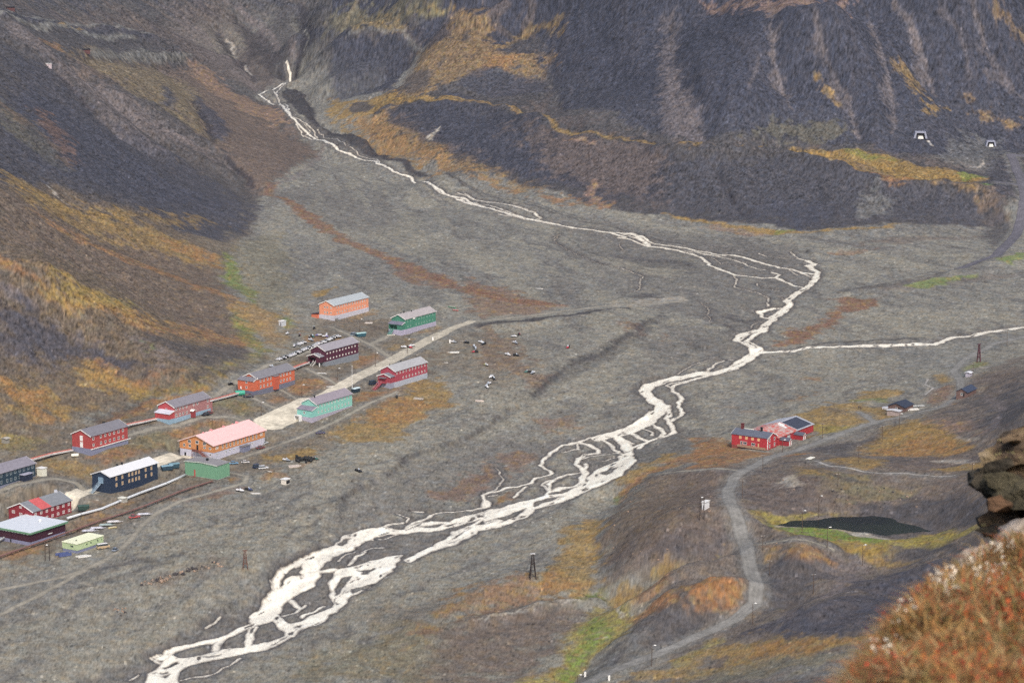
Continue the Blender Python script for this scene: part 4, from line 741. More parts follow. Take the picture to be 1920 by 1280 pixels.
def ground_nodes(nt, b):
    at = nt.nodes.new("ShaderNodeAttribute"); at.attribute_name = "cover"
    tc = nt.nodes.new("ShaderNodeTexCoord")
    def noise(scale, det, rough=0.65, st=(1, 1, 1)):
        mp = nt.nodes.new("ShaderNodeMapping"); mp.inputs["Scale"].default_value = st
        nt.links.new(tc.outputs["Object"], mp.inputs[0])
        n = nt.nodes.new("ShaderNodeTexNoise"); n.inputs["Scale"].default_value = scale; n.inputs["Detail"].default_value = det; n.inputs["Roughness"].default_value = rough
        nt.links.new(mp.outputs[0], n.inputs["Vector"]); return n
    n1 = noise(0.5, 5, 0.8); n2 = noise(0.16, 4, 0.6)
    r1 = nt.nodes.new("ShaderNodeMapRange"); r1.inputs[1].default_value = 0.25; r1.inputs[2].default_value = 0.75; r1.inputs[3].default_value = 0.74; r1.inputs[4].default_value = 1.27
    nt.links.new(n1.outputs[0], r1.inputs[0])
    r2 = nt.nodes.new("ShaderNodeMapRange"); r2.inputs[1].default_value = 0.3; r2.inputs[2].default_value = 0.7; r2.inputs[3].default_value = 0.82; r2.inputs[4].default_value = 1.18
    nt.links.new(n2.outputs[0], r2.inputs[0])
    mm = nt.nodes.new("ShaderNodeMath"); mm.operation = 'MULTIPLY'; nt.links.new(r1.outputs[0], mm.inputs[0]); nt.links.new(r2.outputs[0], mm.inputs[1])
    vm = nt.nodes.new("ShaderNodeVectorMath"); vm.operation = 'SCALE'; nt.links.new(at.outputs["Color"], vm.inputs[0]); nt.links.new(mm.outputs[0], vm.inputs["Scale"])
    nt.links.new(vm.outputs[0], b.inputs["Base Color"])
    bp = nt.nodes.new("ShaderNodeBump"); bp.inputs["Strength"].default_value = 0.15; bp.inputs["Distance"].default_value = 0.3
    nt.links.new(n1.outputs[0], bp.inputs["Height"]); nt.links.new(bp.outputs[0], b.inputs["Normal"])
    b.inputs["Specular IOR Level"].default_value = 0.15
M_ground = mat("tundra_and_gravel", None, 0.95, ground_nodes)

def noisy(c, scale=1.0, amt=0.25, det=4, st=(1, 1, 1), bump=0.0, c2=None, lo=.35, hi=.65):
    def f(nt, b):
        tc = nt.nodes.new("ShaderNodeTexCoord"); mp = nt.nodes.new("ShaderNodeMapping"); mp.inputs["Scale"].default_value = st
        nt.links.new(tc.outputs["Object"], mp.inputs[0])
        n = nt.nodes.new("ShaderNodeTexNoise"); n.inputs["Scale"].default_value = scale; n.inputs["Detail"].default_value = det; n.inputs["Roughness"].default_value = 0.65
        nt.links.new(mp.outputs[0], n.inputs["Vector"])
        cr = nt.nodes.new("ShaderNodeValToRGB"); cr.color_ramp.elements[0].position = lo; cr.color_ramp.elements[1].position = hi
        a = [v * (1 - amt) for v in c]; d = [min(1, v * (1 + amt)) for v in c] if c2 is None else c2
        cr.color_ramp.elements[0].color = (*a, 1); cr.color_ramp.elements[1].color = (*d, 1)
        nt.links.new(n.outputs[0], cr.inputs[0]); nt.links.new(cr.outputs[0], b.inputs["Base Color"])
        if bump:
            bp = nt.nodes.new("ShaderNodeBump"); bp.inputs["Strength"].default_value = bump; bp.inputs["Distance"].default_value = 0.2
            nt.links.new(n.outputs[0], bp.inputs["Height"]); nt.links.new(bp.outputs[0], b.inputs["Normal"])
    return f
def river_nodes(nt, b):
    a = nt.nodes.new("ShaderNodeAttribute"); a.attribute_name = "cover"; nt.links.new(a.outputs["Color"], b.inputs["Base Color"])
    tc = nt.nodes.new("ShaderNodeTexCoord"); n = nt.nodes.new("ShaderNodeTexNoise"); n.inputs["Scale"].default_value = .9; n.inputs["Detail"].default_value = 6; nt.links.new(tc.outputs["Object"], n.inputs["Vector"])
    bp = nt.nodes.new("ShaderNodeBump"); bp.inputs["Strength"].default_value = .5; bp.inputs["Distance"].default_value = .25; nt.links.new(n.outputs[0], bp.inputs["Height"]); nt.links.new(bp.outputs[0], b.inputs["Normal"])
M_river = mat("silty_meltwater", None, 0.3, river_nodes)
M_road_pale = mat("pale_crushed_gravel", None, 0.95, noisy(srgb(178, 171, 156), 0.8, 0.12, 5))
M_road = mat("grey_crushed_gravel", None, 0.95, noisy(srgb(142, 137, 130), 0.7, 0.14, 5))
M_track = mat("worn_gravel", None, 0.95, noisy(srgb(150, 143, 131), 0.6, 0.16, 5))
M_uproad = mat("dark_coal_gravel", None, 0.95, noisy(srgb(96, 94, 102), 0.5, 0.18, 5))
M_conc = mat("pale_concrete", None, 0.9, noisy(srgb(172, 168, 164), 0.7, 0.25, 5))
def tarn_nodes(nt, b):
    noisy((0.006, 0.009, 0.006), 0.03, 0.5, 3, c2=(.016, .022, .008))(nt, b); b.inputs["Specular IOR Level"].default_value = .22
M_tarn = mat("dark_tarn_water", None, 0.15, tarn_nodes)

# ---------------------------------------------------------------- mesh output
def tag(o, label=None, cat=None, group=None, kind=None):
    if label: o['label'] = label
    if cat: o['category'] = cat
    if group: o['group'] = group
    if kind: o['kind'] = kind
    return o

def grid_mesh(name, ZZ, cells, material, colors=None):
    """quads of the polar grid (cells = boolean array of quads) with heights ZZ"""
    used = np.zeros(ZZ.shape, bool)
    ci, cj = np.nonzero(cells)
    for a, b in ((0, 0), (0, 1), (1, 0), (1, 1)): used[ci + a, cj + b] = True
    idx = np.full(ZZ.shape, -1, np.int32); idx[used] = np.arange(used.sum(), dtype=np.int32)
    co = np.stack([X[used], Y[used], ZZ[used]], 1).astype(np.float32)
    q = np.stack([idx[ci, cj], idx[ci, cj + 1], idx[ci + 1, cj + 1], idx[ci + 1, cj]], 1)
    me = bpy.data.meshes.new(name)
    me.vertices.add(len(co)); me.vertices.foreach_set("co", co.ravel())
    me.loops.add(q.size); me.loops.foreach_set("vertex_index", q.ravel())
    me.polygons.add(len(q)); me.polygons.foreach_set("loop_start", np.arange(0, q.size, 4, dtype=np.int32)); me.polygons.foreach_set("loop_total", np.full(len(q), 4, np.int32))
    me.update(calc_edges=True)
    me.polygons.foreach_set("use_smooth", np.ones(len(q), bool))
    if colors is not None:
        at = me.attributes.new("cover", 'FLOAT_COLOR', 'POINT')
        c4 = np.ones((len(co), 4), np.float32); c4[:, :3] = colors[used]
        at.data.foreach_set("color", c4.ravel())
    me.materials.append(material)
    o = bpy.data.objects.new(name, me); COL.objects.link(o)
    return o

def sheet(name, F, material, lift=0.12, grow=1.3, slope=0.5, colors=None):
    """thin sheet that rises out of the ground where F > 0"""
    ZZ = Z + np.clip(F * slope, -0.3, lift)
    m = F > -grow
    cells = m[:-1, :-1] | m[1:, :-1] | m[:-1, 1:] | m[1:, 1:]
    return grid_mesh(name, ZZ, cells, material, colors)

def finish_ground():
    o = grid_mesh("ground", Z, np.ones((NR - 1, NC - 1), bool), M_ground, COLR); tag(o, "grey gravel valley floor and tundra slopes", kind='structure')
    Fr = np.maximum(river, -6)
    ed = sstep(-.1, 1.1, Fr + .35 * n3)[..., None]
    rc = (C['mud'] * .95 * (1 - ed) + np.array((.88, .82, .70)) * ed).astype(np.float32)
    rc *= (1 + .16 * riv_f + .12 * rillf + .10 * n4 + .08 * g0)[..., None]
    o = sheet("river", Fr, M_river, 0.30, 2.2, 0.35, np.clip(rc, .02, .92)); tag(o, "pale silty braided river", kind='structure')
    for nm, m in (('main_road', (196, 188, 172)), ('hill_road', (126, 124, 121)), ('upland_road', (96, 94, 102)), ('gravel_track', (134, 129, 119)), ('concrete_path', (166, 162, 158))):
        c0 = srgb(*m); Fd = ROADSD[nm]
        rc = np.empty(X.shape + (3,), np.float32); rc[:] = c0
        w_ = 3.0 if nm in ('main_road', 'hill_road', 'upland_road') else 1.2
        rut = np.exp(-((Fd - w_ * .35) / .35) ** 2) * .5 + np.exp(-((Fd - w_ * .95) / .3) ** 2)
        rc *= (1 + .2 * rut * np.sign(1.5 - n1) * (nm != 'concrete_path') + .18 * n3 + .16 * n2 + .14 * n4 - .22 * sstep(1.0, 0, Fd))[..., None]
        if nm == 'main_road': rc *= lerp(1.0, .74, sstep(1130, 1300, Y32 + 25 * n1))[..., None]
        tag(sheet(nm, Fd + 0.2 * n3 + .3 * n2 - .1, M_ground, 0.1 if nm != 'gravel_track' else 0.08, 1.6, 0.3, rc), kind='structure')
    # tarn surface: one flat sheet cut off by the shore
    cells = (tarn > -2.5); cells = cells[:-1, :-1] | cells[1:, :-1] | cells[:-1, 1:] | cells[1:, 1:]
    tag(grid_mesh("tarn", np.full(Z.shape, TARN_Z), cells, M_tarn), "dark still tarn", kind='structure')
# ---------------------------------------------------------------- building blocks for things
def proj(x, y, z):
    dy_, dz_ = y, z - CAM_H
    d = dy_ * CP - dz_ * SP
    return 960 + FPX * x / d, 640 - FPX * (dy_ * SP + dz_ * CP) / d
def ppm(x, y): return FPX / math.hypot(x, y)

class MB:
    """collects faces of one mesh"""
    def __init__(s): s.v = []; s.f = []
    def poly(s, pts):
        b = len(s.v); s.v += [tuple(p) for p in pts]; s.f.append(tuple(range(b, b + len(pts)))); return s
    def hexa(s, p):
        b = len(s.v); s.v += [tuple(q) for q in p]
        for q in ((0, 3, 2, 1), (4, 5, 6, 7), (0, 1, 5, 4), (1, 2, 6, 5), (2, 3, 7, 6), (3, 0, 4, 7)): s.f.append(tuple(b + i for i in q))
        return s
    def box(s, x0, x1, y0, y1, z0, z1):
        return s.hexa([(x0, y0, z0), (x1, y0, z0), (x1, y1, z0), (x0, y1, z0), (x0, y0, z1), (x1, y0, z1), (x1, y1, z1), (x0, y1, z1)])
    def prism(s, prof, y0, y1, ax='y'):
        """profile (a, z) swept between y0 and y1"""
        n = len(prof); b = len(s.v)
        f = (lambda a, t, z: (a, t, z)) if ax == 'y' else (lambda a, t, z: (t, a, z))
        s.v += [f(a, y0, z) for a, z in prof] + [f(a, y1, z) for a, z in prof]
        s.f.append(tuple(b + i for i in range(n))); s.f.append(tuple(b + n + i for i in reversed(range(n))))
        for i in range(n):
            j = (i + 1) % n; s.f.append((b + i, b + n + i, b + n + j, b + j))
        return s
    def tube(s, pts, r, n=8, r2=None, caps=True):
        pts = [Vector(p) for p in pts]; b = len(s.v); m = len(pts)
        for i, p in enumerate(pts):
            t = (pts[min(i + 1, m - 1)] - pts[max(i - 1, 0)]).normalized()
            a = t.orthogonal().normalized() if abs(t.z) > .95 else t.cross(Vector((0, 0, 1))).normalized()
            c = t.cross(a)
            rr = r if r2 is None else lerp(r, r2, i / (m - 1))
            for k in range(n):
                w = 2 * math.pi * k / n; s.v.append(tuple(p + (a * math.cos(w) + c * math.sin(w)) * rr))
        for i in range(m - 1):
            for k in range(n):
                s.f.append((b + i * n + k, b + i * n + (k + 1) % n, b + (i + 1) * n + (k + 1) % n, b + (i + 1) * n + k))
        if caps:
            s.f.append(tuple(b + k for k in reversed(range(n)))); s.f.append(tuple(b + (m - 1) * n + k for k in range(n)))
        return s
    def blob(s, c, rad, seed=0, n=10, m=6, rough=.15, flat=0):
        rnd = random.Random(seed); b = len(s.v)
        ph = [rnd.uniform(0, 6.28) for _ in range(6)]
        s.v.append((c[0], c[1], c[2] - rad[2]))
        for i in range(1, m):
            th = math.pi * i / m
            for k in range(n):
                w = 2 * math.pi * k / n
                q = 1 + rough * (math.sin(2 * w + ph[0] + th) + math.sin(3 * w + ph[1] - 2 * th) * .7 + math.sin(3 * th + ph[2] + w) * .6)
                z = -math.cos(th) * rad[2] * q
                if flat and z < -rad[2] * flat: z = -rad[2] * flat
                s.v.append((c[0] + math.sin(th) * math.cos(w) * rad[0] * q, c[1] + math.sin(th) * math.sin(w) * rad[1] * q, c[2] + z))
        s.v.append((c[0], c[1], c[2] + rad[2])); e = len(s.v) - 1
        for k in range(n):
            s.f.append((b, b + 1 + (k + 1) % n, b + 1 + k)); s.f.append((e, b + 1 + (m - 2) * n + k, b + 1 + (m - 2) * n + (k + 1) % n))
        for i in range(m - 2):
            for k in range(n):
                s.f.append((b + 1 + i * n + k, b + 1 + i * n + (k + 1) % n, b + 1 + (i + 1) * n + (k + 1) % n, b + 1 + (i + 1) * n + k))
        return s
    def mesh(s, name, material, smooth=False):
        me = bpy.data.meshes.new(name); me.from_pydata(s.v, [], s.f)
        bm = bmesh.new(); bm.from_mesh(me); bmesh.ops.recalc_face_normals(bm, faces=bm.faces); bm.to_mesh(me); bm.free()
        if smooth: me.polygons.foreach_set("use_smooth", [True] * len(me.polygons))
        me.materials.append(material); return me
    def build(s, name, material, parent=None, smooth=False, loc=None):
        o = bpy.data.objects.new(name, s.mesh(name, material, smooth)); COL.objects.link(o)
        if parent is not None: o.parent = parent
        if loc: o.location = loc
        return o
def root(name, loc, rz, label, cat, group=None):
    o = bpy.data.objects.new(name, None); COL.objects.link(o); o.empty_display_size = 0.5
    o.location = loc; o.rotation_euler = (0, 0, rz); tag(o, label, cat, group); return o
def kids(o): return [c for c in bpy.data.objects if c.parent == o]
KC = {}
def remember(o):
    for c in kids(o): KC.setdefault(o.name, []).append((c, kids(c)))
def dup(o, loc, rz, label=None, group=None, scale=None, recolor=None):
    r = o.copy(); COL.objects.link(r); r.location = loc; r.rotation_euler = (0, 0, rz)
    if scale: r.scale = (scale,) * 3
    if label: r['label'] = label
    if group: r['group'] = group
    for c, gs in KC.get(o.name, []):
        d = c.copy(); COL.objects.link(d); d.parent = r
        if recolor and c.name.split('.')[0] in recolor:
            key = (c.data.name, recolor[c.name.split('.')[0]].name)
            if key not in RC:
                me = c.data.copy(); me.materials[0] = recolor[c.name.split('.')[0]]; RC[key] = me
            d.data = RC[key]
        for g in gs:
            e = g.copy(); COL.objects.link(e); e.parent = d
    return r
RC = {}
MC = {}
PK = 0.92
def paint(r, g, b, rough=0.7, metal=0.0, amt=0.12, scale=0.6, boards=False):
    k = (r, g, b, rough, metal, amt)
    if k not in MC:
        c = np.array(srgb(r, g, b)); gray = c.mean(); c = tuple(float(v) for v in (c * .86 + gray * .14) * PK)
        MC[k] = mat("paint_%d_%d_%d" % (r, g, b), c, rough, noisy(c, scale, amt, 5, (1, 1, 2.5)) if amt else None, metal)
    return MC[k]
def glassy():
    def f(nt, b): b.inputs["Specular IOR Level"].default_value = 0.7
    return mat("window_glass", (0.03, 0.04, 0.05), 0.12, f)
M_glass = glassy(); M_beige = paint(196, 160, 120, .6); M_white = paint(236, 234, 232, .6, amt=.05); M_black = paint(30, 30, 34, .6); M_metal = paint(150, 154, 160, .45, .5)
M_rub = paint(26, 26, 28, .9); M_wood = paint(112, 92, 76, .9); M_greywood = paint(128, 122, 112, .9); M_rustw = paint(122, 70, 60, .9); M_curt = paint(200, 190, 175, .7)

WIN = {}
def window(parent, face, a, z, w, h, W=0, L=0, frame=None, pane=None, prot=0.05):
    """window as part (frame) with a pane as sub-part, on face F (y=0), G (x=0), B (y=W)"""
    frame = frame or M_white; pane = pane or M_glass
    key = (round(w, 2), round(h, 2), frame.name, pane.name)
    if key not in WIN:
        m = MB(); t = 0.11
        m.box(-w / 2 - t, w / 2 + t, -prot, .02, -h / 2 - t - .06, -h / 2); m.box(-w / 2 - t, w / 2 + t, -prot, .02, h / 2, h / 2 + t)
        m.box(-w / 2 - t, -w / 2, -prot, .02, -h / 2, h / 2); m.box(w / 2, w / 2 + t, -prot, .02, -h / 2, h / 2); m.box(-.03, .03, -prot + .01, .02, -h / 2, h / 2)
        p = MB().box(-w / 2, w / 2, -.015, .02, -h / 2, h / 2)
        WIN[key] = (m.mesh("window", frame), p.mesh("pane", pane))
    fm, pm = WIN[key]
    o = bpy.data.objects.new("window", fm); COL.objects.link(o); o.parent = parent
    q = bpy.data.objects.new("pane", pm); COL.objects.link(q); q.parent = o
    if face == 'F': o.location = (a, 0, z)
    elif face == 'G': o.location = (0, a, z); o.rotation_euler = (0, 0, -math.pi / 2)
    else: o.location = (a, W, z); o.rotation_euler = (0, 0, math.pi)
    return o

PADS = []
THETA = math.radians(58)
def site(A, Bx, Cx, theta=THETA, W=None, L=None, sink=0.0):
    g = gz_now(A); gx, gy, zz = g
    u = (math.cos(theta), math.sin(theta)); v = (-math.sin(theta), math.cos(theta))
    def solve(d, target):
        lo, hi = 0.2, 90.0
        s = 1 if proj(gx + d[0] * hi, gy + d[1] * hi, zz)[0] > proj(gx, gy, zz)[0] else -1
        for _ in range(40):
            m = (lo + hi) / 2
            if (proj(gx + d[0] * m, gy + d[1] * m, zz)[0] - target) * s < 0: lo = m
            else: hi = m
        return lo
    L = L or solve(u, Bx); W = W or solve(v, Cx)
    return gx, gy, zz - sink, theta, L, W, u, v
def gz_now(A):
    q = hit([A[0]], [A[1]], gz)[0]; return float(q[0]), float(q[1]), float(gz(q[0], q[1]))
def pad(gx, gy, u, v, L, W, top, x0=-1, y0=-1, x1=1, y1=1):
    PADS.append(([(gx + u[0] * a + v[0] * b, gy + u[1] * a + v[1] * b) for a, b in ((x0, y0), (L + x1, y0), (L + x1, W + y1), (x0, W + y1))], top))

def gable_roof(parent, L, W, z, rise, m, over=.45, t=.16, name="roof", x0=0, yo=0, verge=None, ridge_at=.5):
    yr = yo + W * ridge_at
    s1 = rise / (W * ridge_at); s2 = rise / (W * (1 - ridge_at))
    a = yo - over; b = yo + W + over
    prof = [(a, z - over * s1), (yr, z + rise), (b, z - over * s2), (b, z - over * s2 + t), (yr, z + rise + t), (a, z - over * s1 + t)]
    r = MB().prism(prof, x0 - over, x0 + L + over, 'x').build(name, m, parent)
    if verge:
        for xx in (x0 - over - .05, x0 + L + over):
            e = .3
            vb = MB()
            vb.hexa([(xx, a - .04, z - over * s1 - e + .1), (xx + .05, a - .04, z - over * s1 - e + .1), (xx + .05, yr, z + rise - e + .1), (xx, yr, z + rise - e + .1),
                     (xx, a - .04, z - over * s1 + t + .05), (xx + .05, a - .04, z - over * s1 + t + .05), (xx + .05, yr, z + rise + t + .05), (xx, yr, z + rise + t + .05)])
            vb.hexa([(xx, yr, z + rise - e + .1), (xx + .05, yr, z + rise - e + .1), (xx + .05, b + .04, z - over * s2 - e + .1), (xx, b + .04, z - over * s2 - e + .1),
                     (xx, yr, z + rise + t + .05), (xx + .05, yr, z + rise + t + .05), (xx + .05, b + .04, z - over * s2 + t + .05), (xx, b + .04, z - over * s2 + t + .05)])
            vb.build("verge_board", verge, r)
    return r

def barrack(name, label, A, Bx, Cx, wall, roofc, plinth, zp, hw, rise, fr=(), zs=(1.5, 4.2), ww=.9, wh=1.05, pane=None, frame=None, gable_wall=None, gwin=(), verge=M_white,
            chim=(), skip=(), ledge=False, theta=THETA, W=None, L=None, cat="barrack building", group=None, deep=4.0):
    gx, gy, zz, th, L, W, u, v = site(A, Bx, Cx, theta, W, L)
    R = root(name, (gx, gy, zz), th, label, cat, group)
    pad(gx, gy, u, v, L, W, zz + max(zp, .3) - .25)
    if zp > 0.1:
        MB().box(-.12, L + .12, -.12, W + .12, -deep, zp).build("plinth", plinth, R)
        if ledge: MB().box(-.15, L + 1.4, -.5, -.1, zp - .25, zp + .02).build("ledge", M_white, R)
    z0 = zp if zp > .1 else -deep
    w = MB().box(0, L, 0, W, z0, zp + hw)
    w.prism([(0, zp + hw), (W, zp + hw), (W / 2, zp + hw + rise)], 0, L, 'x')
    W_ = w.build("wall", wall, R)
    if gable_wall: MB().prism([(0, zp), (W, zp), (W, zp + hw), (W / 2, zp + hw + rise - .02), (0, zp + hw)], -.04, .0, 'x').build("gable_wall", gable_wall, R)
    rf = gable_roof(R, L, W, zp + hw, rise, roofc, verge=verge)
    for i, z in enumerate(zs):
        for k, f in enumerate(fr):
            if (i, k) in skip: continue
            window(R, 'F', f * L, zp + z, ww, wh, frame=frame, pane=pane)
    for gy_, z, a, b in gwin: 
        o = window(R, 'G', gy_ * W, zp + z, a, b, frame=frame, pane=pane)
        if gable_wall: o.location.x = -.04
    for cx, cy, hh, s in chim:
        zt = zp + hw + rise * (1 - abs(cy - .5) * 2)
        MB().box(cx * L - s, cx * L + s, cy * W - s, cy * W + s, zt - .3, zt + hh).box(cx * L - s - .08, cx * L + s + .08, cy * W - s - .08, cy * W + s + .08, zt + hh, zt + hh + .12).build("chimney", M_black, rf)
    return R, L, W

def porch(R, W, y0, y1, d, zp, h, wallm, plm, roofm, kind='shed', rise=1.0, opening=False, verge=M_white, deep=4.0, x_out=0.0):
    """annex on the near gable end (x < 0)"""
    if plm: MB().box(-d, -.13, y0, y1, -deep, zp).build("annex_plinth", plm, R)
    w = MB()
    if opening:
        w.box(-d, -.05, y0, y0 + .25, zp, zp + h); w.box(-d, -.05, y1 - .25, y1, zp, zp + h); w.box(-d, -d + .2, y0 + .25, y0 + (y1 - y0) * .35, zp, zp + h); w.box(-d, -d + .2, y0 + (y1 - y0) * .35, y1 - .25, zp + h - .5, zp + h)
        w.box(-d + .2, -.05, y0 + .25, y1 - .25, zp, zp + .12)
    else: w.box(-d, -.05, y0, y1, zp, zp + h)
    an = w.build("annex", wallm, R)
    ym = (y0 + y1) / 2; o = .35
    if kind == 'shed':
        rf = MB().hexa([(-d - o, y0 - o, zp + h), (-.05, y0 - o, zp + h + rise), (-.05, y1 + o, zp + h + rise), (-d - o, y1 + o, zp + h),
                   (-d - o, y0 - o, zp + h + .15), (-.05, y0 - o, zp + h + rise + .15), (-.05, y1 + o, zp + h + rise + .15), (-d - o, y1 + o, zp + h + .15)]).build("annex_roof", roofm, R)
        MB().prism([(-d, zp + h), (-.06, zp + h), (-.06, zp + h + rise)], y0, y1, 'y').build("annex_gable", wallm, R)
        if verge: MB().hexa([(-d - o, y0 - o - .06, zp + h - .15), (-.05, y0 - o - .06, zp + h + rise - .15), (-.05, y0 - o, zp + h + rise - .15), (-d - o, y0 - o, zp + h - .15),
                   (-d - o, y0 - o - .06, zp + h + .2), (-.05, y0 - o - .06, zp + h + rise + .2), (-.05, y0 - o, zp + h + rise + .2), (-d - o, y0 - o, zp + h + .2)]).build("verge_board", verge, rf)
    else:
        MB().prism([(y0, zp + h), (y1, zp + h), (ym, zp + h + rise)], -d, -.05, 'x').build("annex_gable", wallm, R)
        gable_roof(R, d - .1, y1 - y0, zp + h, rise, roofm, over=.4, x0=-d, yo=y0, verge=verge, name="annex_roof").location.x = -.02
def stair(R, p0, p1, w, m, rail=None, name="stairs"):
    """flight between two local points, treads and stringers in one mesh"""
    p0 = Vector(p0); p1 = Vector(p1); n = max(4, int(abs(p1.z - p0.z) / .2)); d = p1 - p0
    h = Vector((d.x, d.y, 0)); s = Vector((-h.y, h.x, 0)).normalized() * w / 2; st = MB()
    for i in range(n):
        a = p0 + d * (i / n); b = a + h / n
        z1 = max(a.z, (p0 + d * ((i + 1) / n)).z); st.hexa([a - s + Vector((0, 0, z1 - a.z - .1)), b - s + Vector((0, 0, z1 - b.z - .1 + (b.z - a.z))) * 1, b + s + Vector((0, 0, z1 - b.z - .1 + (b.z - a.z))), a + s + Vector((0, 0, z1 - a.z - .1)),
                 a - s + Vector((0, 0, z1 - a.z)), Vector((b.x, b.y, z1)) - s, Vector((b.x, b.y, z1)) + s, a + s + Vector((0, 0, z1 - a.z))])
    for sg in (-1, 1):
        q = s * sg; t = s.normalized() * .05
        st.hexa([p0 + q - t - Vector((0, 0, .3)), p1 + q - t - Vector((0, 0, .3)), p1 + q + t - Vector((0, 0, .3)), p0 + q + t - Vector((0, 0, .3)), p0 + q - t, p1 + q - t, p1 + q + t, p0 + q + t])
    o = st.build(name, m, R)
    rl = MB()
    for sg in (-1, 1):
        q = s * sg
        rl.tube([p0 + q + Vector((0, 0, 1)), p1 + q + Vector((0, 0, 1))], .05, 5); rl.tube([p0 + q + Vector((0, 0, .5)), p1 + q + Vector((0, 0, .5))], .04, 5)
        for t in (0, .33, .66, 1): rl.tube([p0 + d * t + q, p0 + d * t + q + Vector((0, 0, 1))], .04, 5)
    rl.build("handrail", rail or m, o)

P_gr = paint(118, 116, 124, .9); P_gr2 = paint(150, 148, 154, .9); P_pl = paint(150, 150, 164, .9, amt=.15)
G = "two-storey barracks of the settlement"
